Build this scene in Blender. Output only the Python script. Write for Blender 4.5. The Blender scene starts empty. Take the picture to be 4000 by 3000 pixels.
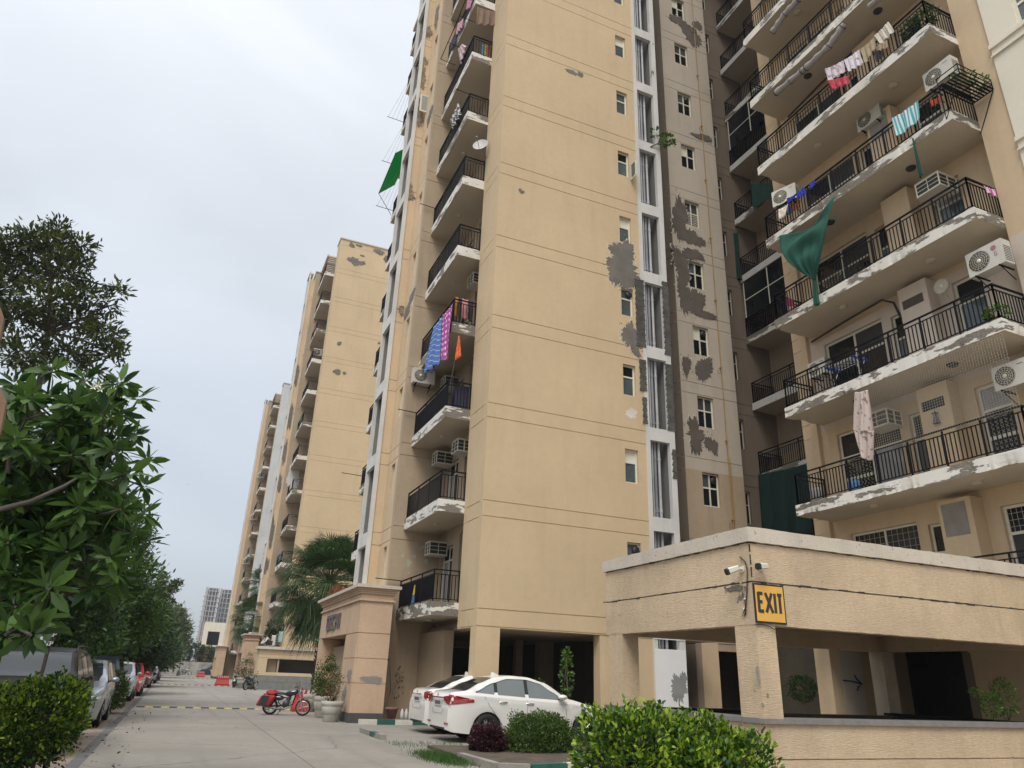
import bpy, math, random
import numpy as np
from mathutils import Vector, Matrix, Euler
R = math.radians
# ------------------------------------------------------------------ camera, world, sun
scene = bpy.context.scene
COL = scene.collection
CF, CYAW, CPITCH, CROLL, CH = 2830.0, R(22.8), R(22.1), R(2.2), 1.42
_F = Vector((math.sin(CYAW)*math.cos(CPITCH), math.cos(CYAW)*math.cos(CPITCH), math.sin(CPITCH)))
_R0 = Vector((math.cos(CYAW), -math.sin(CYAW), 0)); _U0 = _R0.cross(_F)
_R = _R0*math.cos(CROLL) + _U0*math.sin(CROLL); _U = _U0*math.cos(CROLL) - _R0*math.sin(CROLL)
CAM = Vector((0, 0, CH))
cd = bpy.data.cameras.new('camera'); cam = bpy.data.objects.new('camera', cd); COL.objects.link(cam)
cam.matrix_world = Matrix(((_R.x, _U.x, -_F.x, CAM.x), (_R.y, _U.y, -_F.y, CAM.y), (_R.z, _U.z, -_F.z, CAM.z), (0, 0, 0, 1)))
cd.sensor_width = 36; cd.lens = 36*CF/4000; cd.clip_end = 3000; cd.clip_start = 0.05
scene.camera = cam
scene.render.resolution_x, scene.render.resolution_y = 1024, 768
scene.view_settings.view_transform = 'Standard'; scene.view_settings.look = 'None'
scene.view_settings.gamma = 1.0; scene.view_settings.exposure = 0.38
SUN_EL, SUN_AZ = R(52), R(215)      # azimuth clockwise from +Y: behind the camera, to the left
w = bpy.data.worlds.new('World'); scene.world = w; w.use_nodes = True
nt = w.node_tree; nt.nodes.clear()
def N(t, **k):
    n = nt.nodes.new(t)
    for a, b in k.items(): setattr(n, a, b)
    return n
L = lambda a, b: nt.links.new(a, b)
sky = N('ShaderNodeTexSky', sky_type='NISHITA'); sky.sun_disc = False; sky.sun_elevation = SUN_EL; sky.sun_rotation = SUN_AZ
sky.dust_density = 4
bg1 = N('ShaderNodeBackground'); bg1.inputs[1].default_value = 0.03; L(sky.outputs[0], bg1.inputs[0])
tc = N('ShaderNodeTexCoord'); sp = N('ShaderNodeSeparateXYZ'); L(tc.outputs['Generated'], sp.inputs[0])
# overcast deck: brighter towards the zenith, soft grey-blue banks lower down
rmp = N('ShaderNodeValToRGB'); L(sp.outputs[2], rmp.inputs[0])
cr = rmp.color_ramp; cr.elements[0].position = 0.0; cr.elements[0].color = (0.385, 0.42, 0.46, 1)
cr.elements[1].position = 1.0; cr.elements[1].color = (1.75, 1.85, 1.95, 1)
for p_, c_ in ((0.22, (0.43, 0.465, 0.505, 1)), (0.42, (0.50, 0.53, 0.562, 1)), (0.62, (0.60, 0.625, 0.65, 1)), (0.78, (0.66, 0.68, 0.71, 1)), (0.9, (1.4, 1.45, 1.5, 1))):
    e = cr.elements.new(p_); e.color = c_
mp = N('ShaderNodeMapping'); mp.inputs['Scale'].default_value = (1.6, 1.6, 3.2); L(tc.outputs['Generated'], mp.inputs[0])
nz = N('ShaderNodeTexNoise'); nz.inputs['Scale'].default_value = 1.3; nz.inputs['Detail'].default_value = 5; nz.inputs['Roughness'].default_value = 0.45
nz.inputs['Distortion'].default_value = 0.6; L(mp.outputs[0], nz.inputs[0])
mr = N('ShaderNodeMapRange'); mr.inputs[1].default_value = 0.3; mr.inputs[2].default_value = 0.7; mr.inputs[3].default_value = 0.86; mr.inputs[4].default_value = 1.14; L(nz.outputs[0], mr.inputs[0])
vm = N('ShaderNodeVectorMath', operation='SCALE'); L(rmp.outputs[0], vm.inputs[0]); L(mr.outputs[0], vm.inputs['Scale'])
bg2 = N('ShaderNodeBackground'); bg2.inputs[1].default_value = 1.0; L(vm.outputs[0], bg2.inputs[0])
add = N('ShaderNodeAddShader'); L(bg1.outputs[0], add.inputs[0]); L(bg2.outputs[0], add.inputs[1])
out = N('ShaderNodeOutputWorld'); L(add.outputs[0], out.inputs[0])
sl = bpy.data.lights.new('sun', 'SUN'); so = bpy.data.objects.new('sun', sl); COL.objects.link(so)
sl.energy = 1.5; sl.angle = R(25); sl.color = (1.0, 0.96, 0.9)
_sd = Vector((math.sin(SUN_AZ)*math.cos(SUN_EL), math.cos(SUN_AZ)*math.cos(SUN_EL), math.sin(SUN_EL)))
so.rotation_euler = (-_sd).to_track_quat('-Z', 'Y').to_euler(); so.location = (-30, -30, 60)

# ------------------------------------------------------------------ measuring: a photo point on a known wall plane -> metres
def on(x, y, ax, val):
    d = _F*CF + _R*(x-2000) - _U*(y-1500); t = (val-CAM[ax])/d[ax]; return CAM + d*t
def mk(x0, y0, s): return lambda x, y: (x0+x*s, y0+y*s)
# ------------------------------------------------------------------ materials
MATS = {}
def mat(name, col, rough=0.8, var=0.06, vscale=0.6, stain=0.0, bump=0.0, bscale=40, stretch=(1, 1, 1), metal=0.0, spec=0.5, patch=None, spots=None, island=0.0, coat=0.0, trans=0.0, coord='pos'):
    """procedural surface: base colour, broad variation, vertical stains, noise bump, optional peeled areas"""
    if name in MATS: return MATS[name]
    m = bpy.data.materials.new(name); m.use_nodes = True; MATS[name] = m
    t = m.node_tree; b = t.nodes['Principled BSDF']
    def n(k, **kw):
        q = t.nodes.new(k)
        for a, v in kw.items(): setattr(q, a, v)
        return q
    l = t.links.new
    src = n('ShaderNodeNewGeometry').outputs['Position'] if coord == 'pos' else n('ShaderNodeTexCoord').outputs['Object']
    def noise(scale, detail=4, st=(1, 1, 1), rgh=0.55):
        mpp = n('ShaderNodeMapping'); mpp.inputs['Scale'].default_value = st; l(src, mpp.inputs[0])
        q = n('ShaderNodeTexNoise'); q.inputs['Scale'].default_value = scale; q.inputs['Detail'].default_value = detail; q.inputs['Roughness'].default_value = rgh
        l(mpp.outputs[0], q.inputs[0]); return q.outputs[0]
    def rng(v, a, c, lo, hi):
        q = n('ShaderNodeMapRange'); q.inputs[1].default_value = a; q.inputs[2].default_value = c; q.inputs[3].default_value = lo; q.inputs[4].default_value = hi
        l(v, q.inputs[0]); return q.outputs[0]
    def mul(c, v):
        q = n('ShaderNodeVectorMath', operation='SCALE'); l(c, q.inputs[0]); l(v, q.inputs['Scale']); return q.outputs[0]
    def mix(f, a, c):
        q = n('ShaderNodeMix', data_type='RGBA'); l(f, q.inputs[0])
        for s_, v in ((6, a), (7, c)):
            if isinstance(v, tuple): q.inputs[s_].default_value = v
            else: l(v, q.inputs[s_])
        return q.outputs[2]
    rgb = n('ShaderNodeRGB'); rgb.outputs[0].default_value = (*col, 1); c = rgb.outputs[0]
    if var: 
        c = mul(c, rng(noise(vscale), .3, .7, 1-var, 1+var)); c = mul(c, rng(noise(vscale*14, 3), .3, .7, 1-var*.5, 1+var*.5))
    if island:
        g = n('ShaderNodeNewGeometry'); c = mul(c, rng(g.outputs['Random Per Island'], 0, 1, 1-island, 1+island))
    if stain:
        s_ = rng(noise(1.6, 5, (1.6, 1.6, .16), .6), .5, .78, 0, stain)
        c = mix(s_, c, (col[0]*.42, col[1]*.40, col[2]*.42, 1))
    if spots:
        sc, th, sc_col = spots
        c = mix(rng(noise(sc, 3), th, th+.03, 0, 1), c, (*sc_col, 1))
    hgt = None
    if patch:
        psc, th, pcol, pst = patch
        f = rng(noise(psc, 7, pst, .62), th, th+.012, 0, 1)
        edge = rng(noise(psc, 7, pst, .62), th-.03, th, 0, 1)
        inner = n('ShaderNodeRGB'); inner.outputs[0].default_value = (*pcol, 1)
        pc = mul(inner.outputs[0], rng(noise(18, 4), .3, .7, .7, 1.3))
        c = mix(f, c, pc); hgt = f
    l(c, b.inputs['Base Color'])
    b.inputs['Roughness'].default_value = rough; b.inputs['Metallic'].default_value = metal
    b.inputs['Specular IOR Level'].default_value = spec
    if coat: b.inputs['Coat Weight'].default_value = coat; b.inputs['Coat Roughness'].default_value = .06
    if bump or hgt is not None:
        h = None
        if bump:
            h = noise(bscale, 5, stretch, .6)
        if hgt is not None:
            q = n('ShaderNodeMath', operation='MULTIPLY_ADD'); l(hgt, q.inputs[0]); q.inputs[1].default_value = -1.5
            if h is not None: l(h, q.inputs[2])
            else: q.inputs[2].default_value = 0
            h = q.outputs[0]
        bp = n('ShaderNodeBump'); bp.inputs['Strength'].default_value = min(1, max(bump, .3)); bp.inputs['Distance'].default_value = .02 if not hgt else .015
        l(h, bp.inputs['Height']); l(bp.outputs[0], b.inputs['Normal'])
    if trans:
        b.inputs['Transmission Weight'].default_value = trans
    return m
BEIGE = mat('beige_wall_paint', (.57, .436, .27), .9, .06, .35, .14, .25, 55, spots=(26, .69, (.36, .27, .17)))
BEIGE2 = mat('pale_yellow_wall_paint', (.575, .44, .285), .9, .06, .5, .2, .25, 55, spots=(22, .72, (.34, .27, .18)))
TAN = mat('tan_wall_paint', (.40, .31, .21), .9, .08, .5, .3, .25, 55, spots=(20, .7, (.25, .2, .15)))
GRAYB = mat('grey_beige_wall_paint', (.47, .41, .33), .9, .05, .5, .25, .25, 55)
BROWND = mat('darkened_brown_grey_wall', (.20, .155, .115), .9, .06, .5, .3, .25, 55, spots=(7, .69, (.11, .1, .09)))  # darkness of the shaded recess put into the wall colour; one inner pier shares it
PINKW = mat('pale_pinkish_wall_paint', (.56, .48, .40), .9, .05, .5, .2, .2, 55)
CREAM = mat('cream_white_wall_paint', (.72, .67, .55), .9, .03, .5, .12, .2, 60)
COMB = mat('combed_plaster', (.58, .445, .295), .95, .12, .9, .25, .9, 11, (1, 1, 9), spots=(16, .70, (.24, .18, .12)))
SOFF = mat('grey_beige_soffit', (.50, .435, .34), .9, .06, .8, 0, .2, 50)
WPEEL = mat('peeling_white_paint', (.66, .64, .58), .85, .06, 1.5, .15, .3, 60, patch=(2.3, .485, (.175, .155, .13), (.5, .5, 1.9)))
WPEEL2 = mat('mostly_intact_white_paint', (.68, .66, .61), .85, .06, 1.5, .2, .3, 60, patch=(2.1, .53, (.185, .165, .14), (.5, .5, 1.9)))
WDUCT = mat('dusty_white_duct_paint', (.60, .59, .56), .85, .07, 1.2, .35, .3, 60, patch=(1.1, .68, (.2, .18, .16), (1, 1, 1)))
DUCTIN = mat('grey_duct_plaster', (.20, .195, .185), .9, .12, 1.2, .4, .3, 40)
CONC = mat('bare_cement_plaster', (.16, .145, .125), .95, .2, 2.0, 0, .8, 30)
CONCL = mat('weathered_cement', (.26, .24, .21), .95, .15, 2.0, .3, .6, 30)
LIME = mat('chipped_white_lime', (.62, .58, .5), .9, .1, 3, 0, .4, 60)
COPE = mat('dirty_pale_coping_paint', (.55, .485, .40), .9, .07, 1.5, .25, .5, 30, spots=(13, .66, (.27, .24, .21)))
BRICKG = mat('blackened_brick_edge', (.10, .095, .085), .95, .35, 4, 0, 1, 14, (1, 1, 4))
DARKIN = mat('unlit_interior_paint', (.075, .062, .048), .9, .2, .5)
BLACKM = mat('black_painted_steel', (.007, .007, .010), .65, .1, 3, spec=.15)
FRAME = mat('cream_window_frame', (.68, .65, .53), .5, .03, 2)
GLASSD = mat('dark_window_glass', (.010, .012, .013), .10, .3, .8, spec=.3)
GLASSB = mat('grey_blue_window_glass', (.08, .10, .11), .15, .2, 1, spec=.6)
CURT = mat('curtain_behind_glass', (.30, .30, .30), .3, .25, 2, bump=.4, bscale=5, stretch=(8, 8, .3), spec=.6)
MESHD = mat('dark_fly_mesh', (.035, .036, .034), .7, .2, 2)
LATT = mat('cream_lattice_bar', (.5, .46, .36), .6, .05, 3)
PIPEW = mat('pale_grey_pvc_pipe', (.42, .42, .42), .5, .2, 1.2, .5)
PIPED = mat('blue_grey_pipe', (.22, .23, .26), .5, .25, 1.2, .5)
GASP = mat('yellow_ochre_gas_pipe', (.45, .27, .08), .6, .15, 2)
CONCRETE_ROAD = None
TYRE = mat('tyre_rubber', (.014, .014, .014), .85, .2, 5, bump=.3, bscale=60, coord='obj')
RIM = mat('alloy_silver', (.5, .5, .51), .3, .04, 3, metal=.85)
CHROME = mat('chrome_trim', (.75, .75, .75), .12, 0, metal=1)
CARGL = mat('tinted_car_glass', (.02, .024, .026), .06, 0, spec=.35)
CARGL2 = mat('pale_reflecting_car_glass', (.16, .19, .20), .05, 0, spec=.9)
BPLAST = mat('black_plastic', (.02, .02, .022), .55, .1, 5)
REDL = mat('red_lamp_lens', (.28, .006, .008), .12, 0, spec=.8, coat=.6)
CLEARL = mat('clear_lamp_lens', (.55, .57, .58), .1, 0, spec=.9, coat=.6)
PLATE = mat('white_plate', (.55, .55, .55), .5, .05, 9)
INK = mat('dark_marking_ink', (.03, .03, .035), .7, 0)
WHITEP = mat('white_pearl_car_paint', (.74, .73, .69), .28, .015, 1, coat=.8, coord='obj')
SILVERP = mat('silver_blue_car_paint', (.33, .37, .42), .28, .02, 1, metal=.5, coat=.8, coord='obj')
BLACKP = mat('brown_black_car_paint', (.014, .012, .012), .4, .02, 1, spec=.25, coord='obj')
REDP = mat('red_car_paint', (.40, .02, .025), .22, .02, 1, coat=.9, coord='obj')
BLUEP = mat('dark_blue_car_paint', (.02, .028, .05), .35, .02, 1, coat=.25, coord='obj')
WHITEG = mat('silver_white_car_paint', (.5, .51, .52), .28, .02, 1, coat=.8, coord='obj')
# ------------------------------------------------------------------ mesh helpers
def wl(o):
    v = Vector((0, 0, 0))
    while o is not None: v += o.location; o = o.parent
    return v
class MB:
    def __init__(s): s.v = []; s.f = []; s.m = []; s.mats = []; s.cur = 0; s.sm = []
    def use(s, m):
        if m not in s.mats: s.mats.append(m)
        s.cur = s.mats.index(m); return s
    def add(s, vs, fs, smooth=False):
        o = len(s.v); s.v += [tuple(p) for p in vs]
        for f in fs: s.f.append(tuple(i+o for i in f)); s.m.append(s.cur); s.sm.append(smooth)
        return s
    def box(s, x0, x1, y0, y1, z0, z1):
        if x0 > x1: x0, x1 = x1, x0
        if y0 > y1: y0, y1 = y1, y0
        if z0 > z1: z0, z1 = z1, z0
        return s.add([(x0,y0,z0),(x1,y0,z0),(x1,y1,z0),(x0,y1,z0),(x0,y0,z1),(x1,y0,z1),(x1,y1,z1),(x0,y1,z1)],
              [(0,3,2,1),(4,5,6,7),(0,1,5,4),(1,2,6,5),(2,3,7,6),(3,0,4,7)])
    def tube(s, pts, r, n=8, cap=True, smooth=True):
        pts = [Vector(p) for p in pts]; rs = r if isinstance(r, (list, tuple)) else [r]*len(pts)
        vs = []; fs = []; up = Vector((0, 0, 1))
        for i, p in enumerate(pts):
            d = (pts[min(i+1, len(pts)-1)]-pts[max(i-1, 0)])
            d = d.normalized() if d.length > 1e-9 else Vector((0,0,1))
            a = d.cross(up)
            if a.length < .1: a = d.cross(Vector((1, 0, 0)))
            a.normalize(); b = d.cross(a)
            for k in range(n):
                t = 2*math.pi*k/n; vs.append(p+(a*math.cos(t)+b*math.sin(t))*rs[i])
        for i in range(len(pts)-1):
            for k in range(n):
                k2 = (k+1) % n; fs.append((i*n+k, i*n+k2, (i+1)*n+k2, (i+1)*n+k))
        s.add(vs, fs, smooth)
        if cap: s.add(vs[:n], [tuple(range(n))]); s.add(vs[-n:], [tuple(range(n-1, -1, -1))])
        return s
    def lathe(s, c, prof, n=24, axis='Z', smooth=True):
        vs = []; fs = []
        for (r, h) in prof:
            for k in range(n):
                t = 2*math.pi*k/n; a, b = r*math.cos(t), r*math.sin(t)
                vs.append((c[0]+a, c[1]+b, c[2]+h) if axis == 'Z' else (c[0]+h, c[1]+a, c[2]+b) if axis == 'X' else (c[0]+a, c[1]+h, c[2]+b))
        for i in range(len(prof)-1):
            for k in range(n):
                k2 = (k+1) % n; fs.append((i*n+k, i*n+k2, (i+1)*n+k2, (i+1)*n+k))
        return s.add(vs, fs, smooth)
    def poly(s, pts, d):
        """flat outline pts extruded by vector d"""
        n = len(pts); d = Vector(d); P = [Vector(p) for p in pts]
        return s.add(P+[p+d for p in P], [tuple(range(n)), tuple(range(2*n-1, n-1, -1))]+[(i, (i+1) % n, (i+1) % n+n, i+n) for i in range(n)])
    def grid(s, fn, nu, nv, smooth=True):
        vs = [fn(i/nu, j/nv) for i in range(nu+1) for j in range(nv+1)]
        return s.add(vs, [(i*(nv+1)+j, (i+1)*(nv+1)+j, (i+1)*(nv+1)+j+1, i*(nv+1)+j+1) for i in range(nu) for j in range(nv)], smooth)
    def build(s, name, m=None, parent=None, local=False, loc=None, rot=0):
        me = bpy.data.meshes.new(name)
        off = Vector((0,0,0)) if (local or parent is None) else wl(parent)
        if loc is not None and parent is None: off = Vector((0, 0, 0))
        vs = s.v if off.length == 0 else [(p[0]-off.x, p[1]-off.y, p[2]-off.z) for p in s.v]
        me.from_pydata([tuple(p) for p in vs], [], s.f)
        ms = s.mats or ([m] if m else [])
        for q in ms: me.materials.append(q)
        me.polygons.foreach_set('material_index', s.m); me.polygons.foreach_set('use_smooth', s.sm); me.update()
        o = bpy.data.objects.new(name, me); COL.objects.link(o)
        if parent is not None: o.parent = parent
        if loc is not None: o.location = loc; o.rotation_euler.z = rot
        return o
def tag(o, label=None, cat=None, group=None, kind=None):
    if label: o['label'] = label
    if cat: o['category'] = cat
    if group: o['group'] = group
    if kind: o['kind'] = kind
    return o
def thing(name, label, cat, loc=(0, 0, 0), rz=0, group=None):
    o = bpy.data.objects.new(name, None); COL.objects.link(o); o.empty_display_size = .2
    o.location = loc; o.rotation_euler.z = rz; return tag(o, label, cat, group)
def copy_tree(o, parent=None, skip=(), kids=None):
    c = o.copy(); COL.objects.link(c)
    if parent is not None: c.parent = parent
    if kids is None:
        kids = {}
        for q in bpy.data.objects:
            if q.parent is not None: kids.setdefault(q.parent.name, []).append(q)
    for ch in kids.get(o.name, []):
        if ch.name.split('.')[0] not in skip: copy_tree(ch, c, skip, kids)
    return c
def dup(o, loc, rz=None, label=None, group=None, skip=()):
    c = copy_tree(o, None, skip); c.location = loc
    if rz is not None: c.rotation_euler.z = rz
    if label: c['label'] = label
    if group: c['group'] = group
    return c
# ------------------------------------------------------------------ buildings
FH = 3.1; NF = 12; TOP = 40.6
J = lambda k: 3.22+FH*k
JOINTS = [j for k in range(NF+1) for j in (J(k), J(k)-.47)]
def facade(s, ax, pl, sgn, u0, u1, z0, z1, holes=(), joints=JOINTS, depth=.26, gap=.024):
    """wall skin on plane ax=pl facing sgn, with recessed joint grooves and real openings"""
    def bx(a, b, c, d, d0, d1):
        lo, hi = pl-sgn*d0, pl-sgn*d1
        if ax == 1: s.box(a, b, lo, hi, c, d)
        else: s.box(lo, hi, a, b, c, d)
    us = sorted({u0, u1, *[min(max(h[i], u0), u1) for h in holes for i in (0, 1)]})
    for layer in (0, 1):
        zs = {z0, z1, *[min(max(h[i], z0), z1) for h in holes for i in (2, 3)]}
        if layer == 0:
            for j in joints:
                if z0 < j < z1: zs |= {j-gap/2, j+gap/2}
        zs = sorted(zs)
        for a, b in zip(us, us[1:]):
            if b-a < 1e-4: continue
            run = None
            for c, d in zip(zs, zs[1:]):
                mu, mz = (a+b)/2, (c+d)/2
                hole = any(h[0] < mu < h[1] and h[2] < mz < h[3] for h in holes)
                if layer == 0 and any(abs(mz-j) < gap/2 for j in joints): hole = True
                if hole:
                    if run: bx(a, b, run[0], run[1], 0 if layer == 0 else .022, .022 if layer == 0 else depth); run = None
                else: run = (run[0] if run else c, d)
            if run: bx(a, b, run[0], run[1], 0 if layer == 0 else .022, .022 if layer == 0 else depth)
    return s
def rect(ax, pl, sgn):
    """box adder in wall coordinates: u along wall, z up, d0..d1 depth behind the wall plane (negative = proud)"""
    def f(s, a, b, c, d, d0, d1):
        lo, hi = pl-sgn*d0, pl-sgn*d1
        return s.box(a, b, lo, hi, c, d) if ax == 1 else s.box(lo, hi, a, b, c, d)
    return f
def window(parent, ax, pl, sgn, u0, u1, z0, z1, cols=1, transom=.62, panes=(GLASSD,), fw=.055, d=.10, name='window', lower=None, grille=False, fan=False, louvre=False):
    """cream frame with mullions and one pane per light, set back in its opening"""
    r = rect(ax, pl, sgn); fr = MB().use(FRAME)
    r(fr, u0, u1, z0, z0+fw, d, d+.06); r(fr, u0, u1, z1-fw, z1, d, d+.06)
    r(fr, u0, u0+fw, z0+fw, z1-fw, d, d+.06); r(fr, u1-fw, u1, z0+fw, z1-fw, d, d+.06)
    zt = z0+(z1-z0)*transom
    if transom: r(fr, u0+fw, u1-fw, zt-fw/2, zt+fw/2, d+.002, d+.058)
    for c in range(1, cols):
        u = u0+(u1-u0)*c/cols
        segs = ((z0+fw, zt-fw/2), (zt+fw/2, z1-fw)) if transom else ((z0+fw, z1-fw),)
        for a, b in segs: r(fr, u-fw/2, u+fw/2, a, b, d+.004, d+.056)
    if lower:   # solid rail and lattice of a security door in the last column
        a = u0+(u1-u0)*(cols-1)/cols+fw; r(fr, a, u1-fw, z0+.55*(zt-z0), z0+.55*(zt-z0)+.09, d+.006, d+.05)
    o = fr.build(name, None, parent)
    k = 0
    for c in range(cols):
        a, b = u0+(u1-u0)*c/cols+fw*.5, u0+(u1-u0)*(c+1)/cols-fw*.5
        for (c0, c1) in (((z0+fw*.5, zt), (zt, z1-fw*.5)) if transom else ((z0+fw*.5, z1-fw*.5),)):
            s = MB().use(panes[k % len(panes)]); r(s, a, b, c0+.003, c1-.003, d+.03, d+.045)
            if lower and c == cols-1 and c0 < zt-.1:
                s.use(LATT); nn = int((c1-c0)/.13)
                for q in range(nn):
                    zz = c0+.06+q*.13
                    for dr in (1, -1):
                        u_a, u_b = (a+.06, b-.06) if dr > 0 else (b-.06, a+.06)
                        p = [(u_a, zz), (u_b, min(zz+(b-a)*.9, c1-.05))]
                        P = [(u, pl-sgn*(d+.02), z) if ax == 1 else (pl-sgn*(d+.02), u, z) for u, z in p]
                        s.tube(P, .006, 4, False)
            if grille and c0 >= zt-.01:
                s.use(LATT)
                for q in range(1, 6): r(s, a+(b-a)*q/6-.004, a+(b-a)*q/6+.004, c0+.02, c1-.02, d+.015, d+.023)
                for q in range(1, 4): r(s, a+.02, b-.02, c0+(c1-c0)*q/4-.004, c0+(c1-c0)*q/4+.004, d+.006, d+.014)
            if louvre and (k % 2 == 0):
                s.use(FRAME)
                for q in range(7): zz = c0+.05+(c1-c0-.08)*q/7; r(s, a+.03, b-.03, zz, zz+.022, d-.01, d+.03)
            s.build('pane', None, o); k += 1
    if fan:
        u, z = u0+(u1-u0)*.72, z0+(z1-z0)*.8
        s = MB().use(BPLAST); y = pl-sgn*(d-.03)
        if ax == 1: s.lathe((u, y, z), [(.11, .05), (.13, .05), (.13, -.02), (.03, -.03), (.0, -.03)], 14, 'Y')
        else: s.lathe((y, u, z), [(.11, .05), (.13, .05), (.13, -.02), (.03, -.03), (.0, -.03)], 14, 'X')
        s.build('exhaust_fan', None, o)
    return o
def blob(seed, ru, rv, n=140, jag=.5):
    rn = random.Random(seed); ph = [(k, rn.uniform(0, 6.28), rn.uniform(.3, 1)*jag*(1.15/k**1.15+(.035 if k > 12 else 0))) for k in range(2, 50)]
    out = []
    for i in range(n):
        t = 2*math.pi*i/n; r = 1+sum(a*math.sin(k*t+p) for k, p, a in ph)
        out.append((ru*r*math.cos(t), rv*r*math.sin(t)))
    return out
PQ = [0]
def peel(parent, ax, pl, sgn, blobs, m=CONC, rim=LIME, rimw=.05, step=.0016, base=.003, name='peeled_plaster'):
    """areas where paint and plaster have come off: a chipped lime rim and bare cement, each a few mm thick"""
    lay = []
    for i, b in enumerate(blobs): lay.append((i, b, base+i*step*.5))
    top = base+len(blobs)*step*.5+.004
    for (i, (u, z, ru, rv, seed), d0) in lay:
        s = MB()
        for (mm, g, dd) in ((rim, rimw, d0), (m, 0, top+i*step*.5)) if rim else ((m, 0, d0),):
            pts = blob(seed, ru, rv)
            if g: pts = [(a*(1+g/ru*(.5+.5*math.sin(q*1.7+seed)))+g*.3*math.sin(q*2.9), b_*(1+g/rv*(.5+.5*math.sin(q*1.1+seed*3)))+g*.3*math.cos(q*2.3)) for q, (a, b_) in enumerate(pts)]
            P = [((u+a, pl+sgn*dd, z+b_) if ax == 1 else (pl+sgn*dd, u+a, z+b_)) for a, b_ in pts]
            s.use(mm); n = len(P); c = (u, pl+sgn*dd, z) if ax == 1 else (pl+sgn*dd, u, z)
            back = [((p[0], pl, p[2]) if ax == 1 else (pl, p[1], p[2])) for p in P]
            s.add([c]+P+back, [(0, q+1, (q+1) % n+1) for q in range(n)]+[(q+1, (q+1) % n+1, (q+1) % n+1+n, q+1+n) for q in range(n)])
        rn = random.Random(seed*7+1)
        if rim:
            for q in range(10):   # flecks chipped off around the bare area
                a = rn.random()*6.283; f = rn.uniform(1.15, 1.5); fu, fz = u+math.cos(a)*(ru*f+.03), z+math.sin(a)*(rv*f+.03); k = rn.uniform(.012, .04)
                pts = [(fu+k*rn.uniform(.5, 1.3)*math.cos(t*1.047), fz+k*rn.uniform(.5, 1.5)*math.sin(t*1.047)) for t in range(6)]; dd = base+.0003*q
                s.use(m if q % 2 else rim); s.add([(pl+sgn*dd, p, r_) if ax == 0 else (p, pl+sgn*dd, r_) for p, r_ in pts], [tuple(range(6))])
        s.build(name, None, parent)
def slab(parent, x0, x1, y0, y1, z0, z1, seed, m=WPEEL, side=-1, name='balcony', decay=.02):
    """concrete balcony slab: crumbling fascia (uneven, chipped edges), smooth soffit"""
    rn = random.Random(seed); s = MB().use(m)
    def edge(P0, P1, nrm):
        Ln = (Vector(P1)-Vector(P0)).length; n = max(4, int(Ln/.09))
        ch = [0]*(n+1)
        st = rn.random()*9
        for i in range(n+1):
            t = i/n*Ln
            v = math.sin(t*2.3+st)+.7*math.sin(t*5.1+st*2)+.5*rn.uniform(-1, 1)
            ch[i] = max(0, v-.35)*decay
        rows = [(z0, 1.0, 0), (z0+.05, .9, 0), (z0+.14, .5, 0), ((z0+z1)/2+.05, .35, 0), (z1-.03, .15, 0), (z1, .2, 0)]
        vs = []
        for i in range(n+1):
            p = Vector(P0).lerp(Vector(P1), i/n)
            for (z, kx, _) in rows:
                c = ch[i]*kx*(1 if i not in (0, n) else .3)
                zz = z+(ch[i]*.7 if z == z0 else 0)
                vs.append((p.x-nrm[0]*c, p.y-nrm[1]*c, zz))
        m_ = len(rows)
        s.add(vs, [(i*m_+j, (i+1)*m_+j, (i+1)*m_+j+1, i*m_+j+1) for i in range(n) for j in range(m_-1)])
        return [vs[i*m_] for i in range(n+1)], [vs[i*m_+m_-1] for i in range(n+1)]
    a, at = edge((x0, y0, 0), (x0, y1, 0), (-1, 0)); b, bt = edge((x0, y0, 0), (x1, y0, 0), (0, -1)); c_, ct = edge((x0, y1, 0), (x1, y1, 0), (0, 1))
    s.use(SOFF)
    s.add([(x0+.06, y0+.06, z0+.02), (x1, y0+.06, z0+.02), (x1, y1-.06, z0+.02), (x0+.06, y1-.06, z0+.02)], [(0, 1, 2, 3)])
    for ln, off in ((a, (.08, 0)), (b, (0, .08)), (c_, (0, -.08))):
        n = len(ln); s.add([*ln, *[(p[0]+off[0], p[1]+off[1], z0+.018) for p in ln]], [(i, i+1, n+i+1, n+i) for i in range(n-1)])
    s.use(CONCL); s.box(x0+.02, x1, y0+.02, y1-.02, z1-.06, z1-.001)
    return s.build(name, None, parent)
def railing(parent, x0, x1, y0, y1, zt, h=.95, sides='wns', bar=.022, sp=.11, post=1.15, net=None, name='railing'):
    """black steel railing on the slab edge: west run at x0, end runs at y0 / y1"""
    s = MB().use(BLACKM)
    runs = []
    if 'w' in sides: runs.append(('y', x0, y0, y1))
    if 's' in sides: runs.append(('x', y0, x0, x1))
    if 'n' in sides: runs.append(('x', y1, x0, x1))
    for a, c, u0, u1 in runs:
        def bx(ua, ub, w, za, zb):
            if a == 'y': s.box(c-w, c+w, ua, ub, za, zb)
            else: s.box(ua, ub, c-w, c+w, za, zb)
        bx(u0-.02, u1+.02, .026, zt+h-.035, zt+h); bx(u0, u1, .012, zt+h-.16, zt+h-.135); bx(u0, u1, .012, zt+.07, zt+.095)
        n = max(1, round((u1-u0)/post))
        for i in range(n+1): u = u0+(u1-u0)*i/n; bx(u-.018, u+.018, .018, zt-.02, zt+h-.035)
        n = int((u1-u0)/sp)
        for i in range(1, n): u = u0+(u1-u0)*i/n; bx(u-bar/2, u+bar/2, bar/2, zt+.095, zt+h-.16)
    o = s.build(name, None, parent)
    if net:
        q = MB().use(net); q.box(x0+.03, x0+.036, y0+.05, y1-.05, zt+.1, zt+h-.17); q.build('screen', None, o)
    return o
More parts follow.
